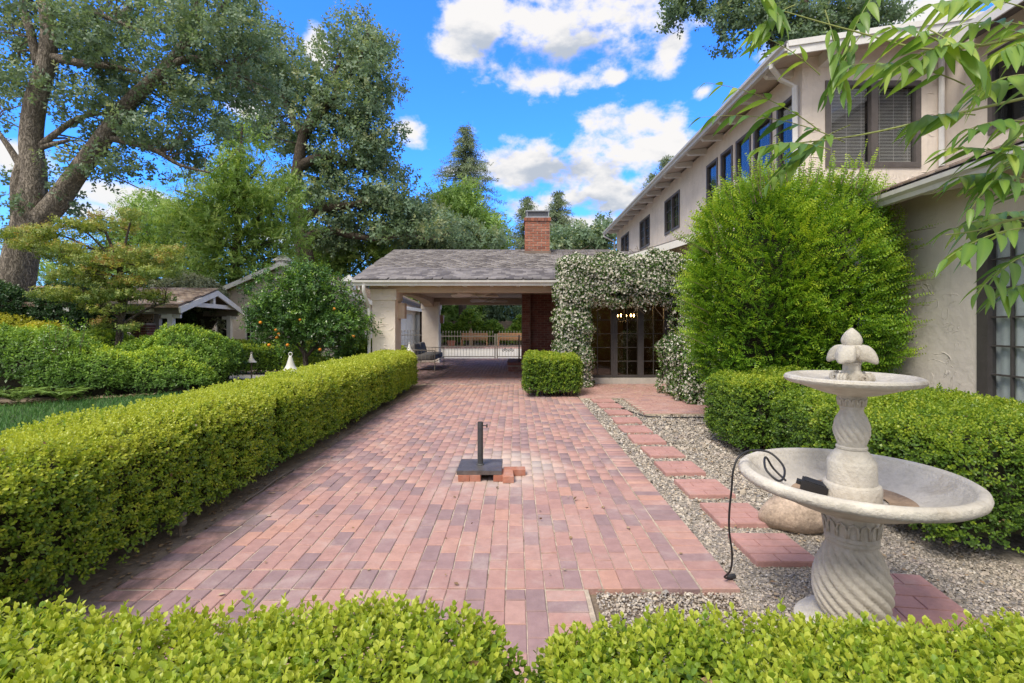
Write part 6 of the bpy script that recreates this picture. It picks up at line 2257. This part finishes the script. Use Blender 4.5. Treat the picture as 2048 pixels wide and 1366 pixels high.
tree('oak_tree', 'huge old oak with leaning limbs and rough trunk at the left edge', 'tree', 14,
     [(8, 720, 0.480), (22, 620, 0.440), (40, 520, 0.400), (58, 440, 0.368), (68, 350, 0.288), (62, 280, 0.264), (72, 200, 0.248), (92, 130, 0.216), (98, 60, 0.192), (85, -30, 0.160)],
     [[(55, 460, 0.304), (105, 415, 0.288), (155, 345, 0.248), (200, 285, 0.232), (250, 215, 0.200), (300, 165, 0.168), (350, 110, 0.120), (385, 50, 0.096), (395, -20, 0.072)],
      [(100, 115, 0.128), (115, 60, 0.112), (150, 34, 0.096), (200, 30, 0.080), (262, 55, 0.056), (300, 60, 0.032)],
      [(75, 130, 0.112), (60, 60, 0.104), (45, 15, 0.096), (60, -20, 0.088)],
      [(88, 112, 0.136), (130, 120, 0.120), (175, 128, 0.096), (225, 133, 0.072), (280, 146, 0.040)],
      [(40, 330, 0.096), (15, 290, 0.072), (-15, 250, 0.048)],
      [(70, 300, 0.088), (110, 268, 0.080), (160, 235, 0.064), (220, 225, 0.040)],
      [(70, 300, 0.080), (100, 290, 0.064), (140, 280, 0.040)],
      [(215, 275, 0.104), (260, 285, 0.088), (310, 300, 0.072), (360, 330, 0.048), (420, 345, 0.024)],
      [(310, 160, 0.112), (360, 122, 0.096), (410, 118, 0.080), (450, 130, 0.056), (475, 150, 0.040)],
      [(40, 480, 0.200), (38, 420, 0.192), (36, 360, 0.160), (50, 310, 0.128)],
      [(345, 115, 0.080), (400, 70, 0.064), (440, 20, 0.048), (470, -20, 0.032)]],
     [(60, 50, 95, 80, 2.2, 34, .62), (185, 70, 95, 70, 2.4, 34, .62), (150, 195, 100, 60, 2.2, 28, .6), (300, 100, 110, 100, 2.4, 50, .62), (430, 60, 90, 80, 2.2, 38, .62), (400, 170, 100, 60, 2.2, 38, .62),
      (310, 250, 110, 55, 2.0, 32, .58), (20, 200, 45, 110, 2.0, 22, .58), (190, 330, 110, 40, 2.0, 22, .52), (35, 390, 40, 60, 1.5, 10, .5), (490, 150, 45, 80, 2.0, 20, .55), (370, 5, 160, 40, 2.2, 34, .62),
      (330, 325, 70, 35, 1.5, 12, .48), (110, 400, 60, 60, 1.2, 12, .42), (60, -90, 160, 80, 2.5, 22, .7), (330, -90, 200, 70, 2.5, 26, .7), (500, 60, 60, 60, 2.0, 22, .55), (470, 240, 60, 50, 2.0, 16, .5), (540, 190, 35, 50, 1.5, 10, .5), (240, 250, 60, 40, 1.5, 12, .5)],
     'oak', OAKSPRIG, .85, 24, tint=(.2, .85), seed=3, sides=12, dens=.74, yoff=.8, cscale=.86)

tree('oak_tree', 'tall grey green oak behind the carport roof, middle of the tree line', 'tree', 26,
     [(612, 520, .42), (598, 450, .37), (588, 390, .32), (596, 335, .29), (606, 275, .25), (628, 225, .20), (655, 180, .15), (680, 120, .10)],
     [[(596, 335, .28), (630, 318, .24), (665, 312, .19), (700, 330, .12), (740, 340, .07)], [(610, 268, .25), (650, 215, .2), (690, 165, .14), (720, 120, .09), (735, 70, .05)],
      [(598, 440, .28), (640, 420, .25), (690, 412, .2), (740, 405, .14), (790, 420, .08)], [(605, 480, .25), (650, 462, .22), (700, 470, .18), (760, 478, .12), (810, 470, .08), (860, 480, .05)],
      [(606, 275, .2), (575, 215, .15), (560, 160, .1), (560, 110, .06)], [(640, 210, .14), (680, 215, .11), (720, 250, .07), (750, 270, .04)]],
     [(700, 85, 60, 50, 2.4, 30, .95), (745, 150, 55, 70, 2.4, 36, .95), (690, 190, 70, 70, 2.6, 36, .95), (580, 150, 70, 55, 2.4, 30, .9), (540, 120, 50, 50, 2, 16, .9), (590, 235, 70, 60, 2.4, 30, .9), (745, 265, 50, 60, 2.2, 28, .9),
      (690, 300, 90, 60, 2.6, 42, .9), (765, 370, 60, 60, 2.2, 34, .9), (690, 400, 80, 60, 2.6, 38, .9), (610, 350, 60, 70, 2.4, 26, .85), (780, 440, 80, 40, 2.2, 34, .85), (720, 470, 100, 26, 2.0, 26, .75), (860, 455, 60, 35, 2, 22, .85), (640, 460, 50, 40, 1.8, 12, .8), (560, 300, 50, 50, 2, 14, .8), (520, 140, 40, 60, 2, 14, .85), (500, 250, 40, 50, 2, 10, .8)],
     'oak', OAKSPRIG, 1.3, 24, 'dark_bark', tint=(.3, .95), seed=5, dens=.95, yoff=.9, cscale=.9)

WAL = [make_sprig(leaf4(w=.34), 6, .36, .17, 500 + s, -20, 35, 180, stem=False) for s in range(5)]
tree('walnut_tree', 'light green airy tree with thin trunk between the two oaks', 'tree', 21,
     [(466, 600, .20), (472, 520, .17), (476, 440, .14), (472, 370, .11), (480, 310, .07), (485, 250, .04)],
     [[(474, 480, .10), (510, 440, .08), (545, 410, .05), (575, 380, .03)], [(475, 450, .10), (430, 415, .08), (390, 395, .05), (350, 380, .03)], [(476, 420, .08), (500, 360, .06), (530, 320, .04)], [(470, 500, .10), (420, 470, .07), (360, 450, .04)]],
     [(470, 300, 60, 50, 1.6, 20, .75), (500, 350, 70, 50, 1.8, 24, .75), (410, 380, 70, 45, 1.8, 24, .75), (540, 410, 70, 55, 1.8, 30, .75), (470, 430, 90, 60, 2.0, 40, .75), (380, 450, 90, 45, 2.0, 36, .75), (560, 480, 70, 55, 1.8, 30, .75), (460, 510, 110, 45, 2.0, 40, .75), (430, 550, 110, 30, 1.6, 22, .7)],
     'walnut', WAL, .9, 20, 'dark_bark', tint=(.25, .85), seed=8, dens=1.0, yoff=.5, cscale=.9, sides=8, up=.0)
tree('walnut_tree', 'lower light green tree behind the maple, left of the thin trunked one', 'tree', 23,
     [(330, 640, .16), (335, 540, .13), (328, 470, .09), (322, 420, .05)], [[(334, 520, .08), (290, 460, .05), (265, 420, .03)], [(334, 530, .08), (370, 480, .05), (385, 440, .03)]],
     [(300, 420, 55, 35, 1.6, 16, .65), (265, 425, 30, 25, 1.2, 7, .5), (340, 450, 60, 40, 1.6, 22, .75), (300, 500, 80, 40, 1.6, 26, .75), (250, 480, 60, 40, 1.5, 14, .65), (360, 520, 70, 40, 1.6, 20, .75), (200, 540, 90, 40, 1.8, 24, .8), (100, 520, 90, 50, 1.8, 24, .8)],
     'walnut', WAL, .9, 18, 'dark_bark', tint=(.2, .8), seed=9, dens=.95, yoff=.4, cscale=.9, sides=8, up=.0)
tree('leafy_tree', 'bright green tree below the tall conifer, left of the chimney', 'tree', 34,
     [(925, 560, .25), (922, 500, .2), (926, 440, .12), (928, 400, .06)], [[(922, 490, .12), (890, 450, .08), (870, 430, .05)], [(922, 490, .12), (960, 460, .08)]],
     [(920, 410, 45, 30, 1.8, 22, .95), (900, 450, 60, 35, 2.0, 30, .95), (960, 455, 45, 35, 1.8, 20, .9), (920, 490, 80, 25, 2.0, 26, .9), (985, 490, 22, 15, 1, 6, .7)],
     'walnut', WAL, 1.5, 22, 'dark_bark', tint=(.05, .60), seed=12, sides=8)
tree('leafy_tree', 'light green tree filling the space between the guest house and the carport roof', 'tree', 29,
     [(690, 620, .16), (692, 560, .13), (688, 510, .08)], [[(692, 560, .08), (650, 520, .05)], [(692, 555, .08), (740, 510, .05)]],
     [(660, 515, 60, 30, 1.6, 24, .7), (720, 500, 60, 28, 1.6, 24, .7), (760, 520, 40, 22, 1.4, 12, .65), (620, 500, 50, 30, 1.6, 14, .7), (690, 545, 90, 20, 1.4, 18, .6)],
     'walnut', WAL, 1.15, 20, 'dark_bark', tint=(.2, .85), seed=40, sides=8, up=.0)
tree('oak_tree', 'dark green round tree at the left of the bright green one behind the carport ridge', 'tree', 31,
     [(850, 560, .3), (852, 500, .24), (848, 450, .14)], [[(852, 500, .14), (820, 460, .08)], [(852, 490, .14), (890, 470, .09), (930, 470, .05)]],
     [(840, 440, 45, 35, 2, 20, .9), (880, 470, 70, 30, 2, 28, .9), (820, 480, 50, 30, 2, 18, .9), (940, 480, 60, 22, 2, 18, .85)],
     'oak', OAKSPRIG, 1.6, 24, 'dark_bark', tint=(.3, .95), seed=13, sides=8)
tree('oak_tree', 'distant green tree filling the gap between chimney and house', 'tree', 42,
     [(1150, 600, .3), (1150, 540, .25), (1148, 480, .14)], [[(1150, 520, .14), (1190, 480, .08)], [(1150, 520, .14), (1120, 490, .08)]],
     [(1140, 480, 40, 22, 2, 22, 1.0), (1185, 485, 40, 25, 2, 24, 1.0), (1208, 450, 14, 16, 1, 5, .7), (1205, 475, 22, 25, 1.5, 12, .8), (1130, 510, 60, 15, 2, 16, 1.0)],
     'oak', OAKSPRIG, 2.0, 22, 'dark_bark', tint=(.25, .85), seed=14, sides=8)
tree('oak_tree', 'dark oak whose branches hang into the sky over the house roof', 'tree', 27,
     [(1560, 700, .5), (1560, 400, .45), (1565, 200, .36), (1590, 80, .26), (1620, -40, .2)],
     [[(1570, 140, .2), (1530, 60, .15), (1470, 10, .10), (1400, -10, .07), (1345, 15, .04)], [(1590, 80, .18), (1660, 40, .14), (1740, 20, .1), (1800, 30, .05)], [(1480, 15, .07), (1450, 40, .04), (1440, 80, .02)], [(1400, -10, .06), (1370, 20, .03)]],
     [(1345, 30, 20, 22, .8, 7, .55), (1375, 8, 40, 18, 1, 12, .65), (1450, 25, 35, 35, 1.2, 16, .7), (1443, 85, 12, 22, .6, 5, .45), (1530, 35, 50, 40, 1.5, 26, .8), (1600, 60, 60, 45, 1.8, 30, .85), (1690, 45, 70, 40, 1.8, 30, .85), (1770, 30, 40, 30, 1.5, 12, .8), (1560, -40, 200, 40, 2, 30, .9), (1640, 110, 50, 25, 1.5, 10, .7)],
     'oak', OAKSPRIG, 1.5, 22, 'dark_bark', tint=(.05, .65), seed=15, sides=8)
for i, (u, v, ru, rv, lab, tt, mt) in enumerate(((900, 640, 45, 35, 'leafy tree beyond the gate, right of the rear pillar', (.1, .7), 'walnut'), (1000, 630, 55, 40, 'dark leafy tree beyond the gate, beside the brick wall', (.1, .7), 'oak'), (950, 610, 60, 40, 'tall leafy tree further behind the wooden fence', (.15, .7), 'walnut'), (815, 590, 40, 45, 'green tree behind the garage roof between the pillars', (.2, .8), 'walnut'))):
    tree('leafy_tree', lab, 'tree', 37 + 2 * i, [(u, 690, .2), (u + 3, 640, .15), (u, 600, .08)], [[(u + 3, 650, .1), (u + 25, 610, .05)], [(u + 2, 655, .1), (u - 25, 615, .05)]],
         [(u, v, ru, rv, 1.8, 40, .95), (u, v - 30, ru * .8, rv * .8, 1.8, 22, .95)], mt, WAL if mt == 'walnut' else OAKSPRIG, 1.7, 18, 'dark_bark', tint=tt, seed=20 + i, sides=6)


# conifers
def conifer(label, u, vtop, Y, half, vbase, seed, n=95, sc=1.0, tint=(.25, .75)):
    r = random.Random(seed)
    top = at(u, vtop, Y)
    hw = 1.5 * half / 1000 * Y
    span = (vbase - vtop) / 1000 * Y
    t = thing('redwood_tree', label, 'tree', (top.x, Y, 0), 0, 'dark conifers against the sky')
    MB().tube([(top.x, Y, -.03), (top.x, Y, top.z * .5), (top.x, Y, top.z - .3)], [.5, .28, .03], 8).build('trunk', M['dark_bark'], t, True)
    b = MB(); P, D, T = [], [], []
    z = top.z - .25
    k = 0
    while z > max(1.0, top.z - span * 1.25):
        f = (top.z - z) / span
        L0 = hw * min(1.15, (f ** .82)) + .12
        for _ in range(6):
            a = r.uniform(0, 6.28); L_ = L0 * r.uniform(.55, 1.15)
            droop = r.uniform(.05, .30)
            c, s = math.cos(a), math.sin(a)
            tip = Vector((top.x + c * L_, Y + s * L_, z - L_ * droop + .12 * L_))
            midp = Vector((top.x + c * L_ * .5, Y + s * L_ * .5, z + L_ * .05))
            base = Vector((top.x, Y, z + L_ * .05))
            b.tube([base, midp, tip], [.03, .02, .008], 3, caps=False)
            m = max(4, int(L_ * 8))
            for q in range(m):
                g_ = (q + .6) / m
                p = (base.lerp(midp, g_ * 2) if g_ < .5 else midp.lerp(tip, g_ * 2 - 1)) + Vector((r.gauss(0, .10), r.gauss(0, .10), r.gauss(0, .06)))
                P.append(tuple(p)); D.append((c + r.gauss(0, .7), s + r.gauss(0, .7), r.gauss(.05, .35))); T.append(tint[0] + (tint[1] - tint[0]) * (g_ * .7 + r.uniform(0, .3)) + (.12 if r.random() < .1 else 0))
        z -= .17 * sc * (1 + .5 * f)
    tag(b.build('branches', M['dark_bark'], t), kind='stuff')
    NEED = [make_sprig(leaf4(w=.24, fold=.02), 3, .30, .28, 600 + s_, 10, 60, 70, stem=False) for s_ in range(4)]
    scatter('crown', NEED, np.array(P), np.array(D), sc * 1.05, np.array(T), M['pine'], t, 'stuff')


conifer('tall dark conifer standing left of the chimney', 931, 250, 48, 72, 500, 1)
conifer('narrow conifer just left of the chimney cap', 1053, 394, 58, 36, 520, 2, sc=1.2)
conifer('conifer directly right of the chimney', 1117, 382, 58, 42, 520, 3, sc=1.2)
conifer('conifer tip peeking over the long eave, higher one', 1332, 312, 44, 22, 420, 4)
conifer('conifer tip peeking over the long eave, lower one', 1304, 348, 46, 20, 440, 5)

# japanese maple, in layered sprays
MAP = [make_sprig(leaf4(w=.7), 3, .06, .055, 700 + s, -15, 25, 70, stem=False) for s in range(5)]
tree('japanese_maple', 'airy japanese maple with layered olive green sprays in front of the porch', 'tree', 12,
     [(236, 720, .085), (240, 660, .075), (246, 600, .065), (238, 540, .05), (222, 490, .035), (205, 450, .02)],
     [[(244, 630, .05), (262, 570, .04), (290, 530, .03), (330, 515, .018)], [(244, 610, .05), (215, 560, .04), (170, 525, .03), (120, 505, .018)], [(240, 560, .04), (250, 490, .03), (262, 440, .015)], [(244, 640, .045), (205, 610, .035), (160, 595, .02)],
      [(244, 650, .045), (290, 620, .03), (330, 605, .018)], [(238, 540, .03), (190, 480, .022), (150, 450, .012)], [(190, 500, .03), (120, 470, .02), (50, 465, .012), (10, 480, .01)]],
     [(55, 470, 60, 14, .9, 20, .26), (30, 490, 45, 12, .8, 10, .24), (150, 455, 55, 18, 1, 14, .24), (210, 450, 50, 20, 1, 14, .24), (262, 445, 30, 22, .8, 8, .22), (120, 500, 60, 16, 1, 18, .26), (190, 520, 70, 16, 1, 22, .26), (270, 510, 70, 20, 1, 26, .27), (330, 515, 45, 22, .9, 18, .26), (310, 545, 55, 16, .9, 18, .26),
      (150, 545, 60, 14, 1, 18, .26), (230, 560, 70, 14, 1, 22, .26), (120, 585, 50, 10, .8, 12, .25), (180, 590, 60, 12, .9, 18, .25), (270, 590, 50, 12, .8, 14, .24), (220, 615, 60, 10, .8, 12, .24), (320, 598, 25, 10, .6, 6, .22), (255, 655, 40, 10, .5, 8, .22), (200, 640, 40, 12, .5, 8, .22)],
     'maple', MAP, .95, 34, 'dark_bark', tint=(.2, .85), seed=31, dens=.9, sides=7, flatten=.35, up=.1, twigs=.9)

# orange tree
ot = tree('orange_tree', 'leafy orange tree with a few ripe fruits in front of the left pillar', 'tree', 11.8,
          [(612, 735, .06), (610, 712, .055), (604, 680, .05), (600, 640, .03), (606, 590, .015)],
          [[(611, 715, .04), (632, 690, .03), (655, 655, .02)], [(610, 710, .035), (580, 670, .025), (555, 640, .015)], [(604, 670, .03), (640, 600, .02), (650, 560, .012)]],
          [(610, 570, 60, 30, .6, 22, .30), (590, 610, 70, 40, .7, 34, .32), (660, 600, 55, 40, .7, 26, .32), (550, 630, 45, 40, .6, 20, .30), (640, 650, 75, 35, .7, 34, .32), (700, 650, 38, 35, .6, 18, .28), (580, 665, 55, 30, .6, 22, .28), (520, 655, 22, 30, .4, 8, .22), (610, 540, 30, 14, .4, 8, .22), (530, 570, 30, 30, .4, 6, .2), (660, 690, 55, 16, .5, 12, .24), (500, 600, 15, 40, .3, 4, .15)],
          'citrus', CITRUS, .72, 20, 'dark_bark', tint=(.1, .8), seed=33, sides=7, twigs=.9, flatten=.85, dens=1.3)
for (u, v) in ((521, 645), (552, 660), (557, 668), (554, 675), (707, 672), (640, 699), (600, 640), (575, 690), (668, 618), (538, 690)):
    MB().blob(at(u, v, 11.25), (.036, .036, .035), 12, 8).build('orange', M['orange_skin'], ot, True)
p = at(511, 764, 12.2)
fo_ = MB().blob((p.x, p.y, .01), (.04, .04, .038), 12, 8).build('orange', M['orange_skin'], None, True, origin=(p.x, p.y, 0))
tag(fo_, 'fallen ripe orange lying beside the concrete path', 'fruit')

# vines over the wooden fence
vn = thing('vine', 'bright green vine sprawling over the wooden fence beyond the gate', 'climbing plant', (-2, 33.4, 0))
n = 5200
x = rng.uniform(-6.5, 1.5, n)
h = 1.5 + .35 * np.sin(x * 1.7) + .3 * np.sin(x * 3.9 + 1) + .55 * np.exp(-((x + 3.6) / .5) ** 2)
z = h * rng.random(n) ** .55
ok = (rng.random(n) < .35 + .65 * (z > .7))
pos = np.stack([x, 33.35 + rng.normal(0, .18, n), z], -1)[ok]
scatter('foliage', PITTO, pos, norm(rng.normal(0, .6, pos.shape) + np.array([0, -.6, .5])), 2.4, np.clip(rng.normal(.55, .2, len(pos)), 0, 1), M['vine'], vn, 'stuff')
b = MB()
for k in range(14):
    xx = random.uniform(-6, 1)
    b.tube([(xx, 33.4, 0), (xx + random.uniform(-.5, .5), 33.4, .8), (xx + random.uniform(-1, 1), 33.3, 1.6)], .02, 5)
tag(b.build('stems', M['twig'], vn), kind='stuff')


# ================================================================== overhanging pinnate branches, near the camera on the right
ov = thing('overhanging_branch', 'pinnate leaved branches hanging into the upper right corner in front of the house', 'branch', (2.2, 1.9, 1.6))
LEAFLET = []
for i in range(10):
    lf = leaf6(.105, .036, fold=.12, wide=.42, bend=.22 if i % 2 else .10)
    # finer outline: a curved lance
    vs, n_ = [], 7
    rr = random.Random(i)
    bend = rr.uniform(.10, .34); cur = rr.uniform(-.12, .12)
    for k in range(n_ + 1):
        f = k / n_
        w = .5 * .030 * (math.sin(PI * f ** .72) ** .8) * (1 - .25 * f)
        y = .105 * f; z0_ = -bend * .105 * f * f; xo = cur * .105 * f * f
        vs += [(xo - w, y, z0_ + w * .35), (xo, y, z0_), (xo + w, y, z0_ + w * .35)]
    fs = []
    for k in range(n_):
        a = 3 * k
        fs += [(a, a + 1, a + 4, a + 3), (a + 1, a + 2, a + 5, a + 4)]
    LEAFLET.append((vs, fs))
def veined(b):
    b.t = [t + (.16 if i % 3 == 1 else -.05) for i, t in enumerate(b.t)]      # paler midrib
    return b


leaflet_me = [veined(MB().add(v_, f_, t_)).mesh('leaflet', M['pistache'], True) for (v_, f_), t_ in zip(LEAFLET, np.linspace(.12, .95, 10))]
br = MB()
leaf_spots = []
rr = random.Random(77)
O_ = wloc(ov)


def compound(base, d, L_, pairs, size, droop=.5, tint=.5):
    """one pinnate leaf: rachis curving down with hanging leaflets"""
    base, d = Vector(base), Vector(d).normalized()
    pts = []
    p = base.copy(); v_ = d.copy()
    N_ = 10
    for i in range(N_ + 1):
        pts.append(p.copy())
        p = p + v_ * (L_ / N_)
        v_ = (v_ + Vector((0, 0, -droop / N_))).normalized()
    br.tube(pts, [.0022 - .0013 * i / N_ for i in range(N_ + 1)], 5, caps=False)
    for i in range(pairs + 1):
        f = .22 + .78 * i / pairs
        j = min(N_ - 1, int(f * N_))
        q = pts[j].lerp(pts[j + 1], f * N_ - j)
        tan = (pts[j + 1] - pts[j]).normalized()
        side = tan.cross(Vector((0, 0, 1))).normalized()
        for s in ((-1, 1) if i < pairs else (0,)):
            dv = tan * (.75 if s else 1) + side * s * .75 + Vector((rr.gauss(0, .13), rr.gauss(0, .13), -.42 + rr.gauss(0, .15)))
            nn = Vector((0, 0, 1)) + side * s * .35 + Vector((rr.gauss(0, .25), rr.gauss(0, .25), 0))
            sc = size * .92 * (.66 + .60 * math.sin(PI * min(1, f))) * rr.uniform(.85, 1.15)
            leaf_spots.append((q.copy(), dv.normalized(), nn, sc, tint + rr.gauss(0, .2)))


def twig(pts, r0=.005):
    q = catmull([tuple(p) for p in pts], 5)
    br.tube(q, [r0 * (1 - .7 * i / (len(q) - 1)) for i in range(len(q))], 6)


# (base u, v, Y) -> (tip u, v, Y): compound leaves and the twigs they sit on
twig([at(2120, 180, 1.75), at(1900, 230, 1.85), at(1720, 270, 1.9), at(1560, 290, 1.9)], .006)
twig([at(2100, 60, 1.6), at(1880, 100, 1.7), at(1700, 60, 1.75), at(1560, 20, 1.8)], .006)
twig([at(2120, 420, 1.5), at(2020, 440, 1.5), at(1960, 460, 1.52), at(1890, 470, 1.52)], .005)
twig([at(2120, 300, 1.6), at(2000, 330, 1.6), at(1960, 380, 1.62)], .005)
LV = [  # base, tip, pairs, size, tint
    ((1640, 262), (1420, 165), 6, .92, .6), ((1690, 285), (1410, 235), 7, .95, .35), ((1660, 300), (1515, 300), 6, 1.0, .4), ((1640, 150), (1490, 60), 5, .9, .6), ((1700, 250), (1545, 370), 8, 1.0, .5),
    ((1590, 10), (1510, 70), 5, .95, .45), ((1650, 20), (1690, 200), 6, .95, .45), ((1730, 60), (1660, 190), 6, .95, .4), ((1770, -40), (1700, 90), 5, .9, .5), ((1480, -60), (1560, 50), 5, .9, .45),
    ((1900, 100), (1770, 60), 6, 1.0, .5), ((1960, 90), (1790, 150), 7, 1.05, .62), ((1930, 170), (1710, 130), 6, 1.0, .55), ((1950, 230), (1820, 250), 6, 1.0, .5), 
    ((2060, 20), (1850, 20), 7, 1.1, .65), ((2080, 60), (1900, 60), 6, 1.1, .6), ((2090, -20), (1930, -10), 6, 1.1, .6), ((2070, 150), (1930, 210), 6, 1.05, .4), ((2090, 190), (1950, 170), 6, 1.05, .4), ((2080, 250), (1925, 270), 6, 1.0, .4), ((2090, 230), (2010, 330), 6, 1.0, .5),
    ((2060, 330), (1890, 300), 6, .95, .45), ((2050, 360), (1905, 360), 6, .95, .4), ((2060, 300), (1950, 420), 6, 1.0, .4), ((2090, 400), (1990, 360), 5, 1.0, .45), ((2080, 430), (1960, 440), 6, 1.05, .4),
    ((2070, 450), (1890, 470), 6, 1.0, .5), ((2060, 455), (1900, 520), 5, 1.1, .6), ((2090, 500), (1960, 590), 6, 1.05, .35), ((2110, 560), (1990, 600), 5, 1.0, .35), ((2100, 80), (2000, 110), 6, 1.15, .7), ((2120, 130), (2020, 60), 6, 1.15, .65), ((2120, 340), (2020, 290), 6, 1.0, .5), ((1860, 60), (1960, 150), 5, 1.0, .6)]
for (bu, tu, pr, sz, ti_) in LV:
    Yb = 1.55 + rr.uniform(-.1, .25) if bu[0] > 1850 else 1.85 + rr.uniform(-.12, .12)
    a_, c_ = at(*bu, Yb), at(*tu, Yb - rr.uniform(0, .12))
    dv = c_ - a_
    compound(a_, dv + Vector((0, 0, dv.length * .28)), dv.length * 1.04, pr, sz, .60, ti_)
br.build('twig', M['leaf_stem'], ov)
leaf_spots.sort(key=lambda s: s[0].y - (0 if abs(s[0].x / s[0].y - .5) < .52 else -5))
LA = [(np.array(v_), np.array(f_)) for v_, f_ in LEAFLET]
parts = []
for i, (q, dv, nn, sc, ti_) in enumerate(leaf_spots):
    R_ = frames_yz(np.array([tuple(dv)]), np.array([tuple(nn)]))[0]
    if i < 300:
        o = link('leaflet', leaflet_me[min(9, max(0, int(ti_ * 10)))], ov)
        o.matrix_local = Matrix.Translation(q - O_) @ Matrix((R_ * sc).tolist()).to_4x4()
    else:
        v_, f_ = LA[i % 10]
        parts.append((v_ * sc @ R_.T + np.array(q - O_), f_, np.full(len(v_), ti_)))
if parts:
    V, F, T = join_arrays(parts)
    tag(link('leaflets', np_mesh('leaflets', V, F, T, M['pistache'], True), ov), kind='stuff')
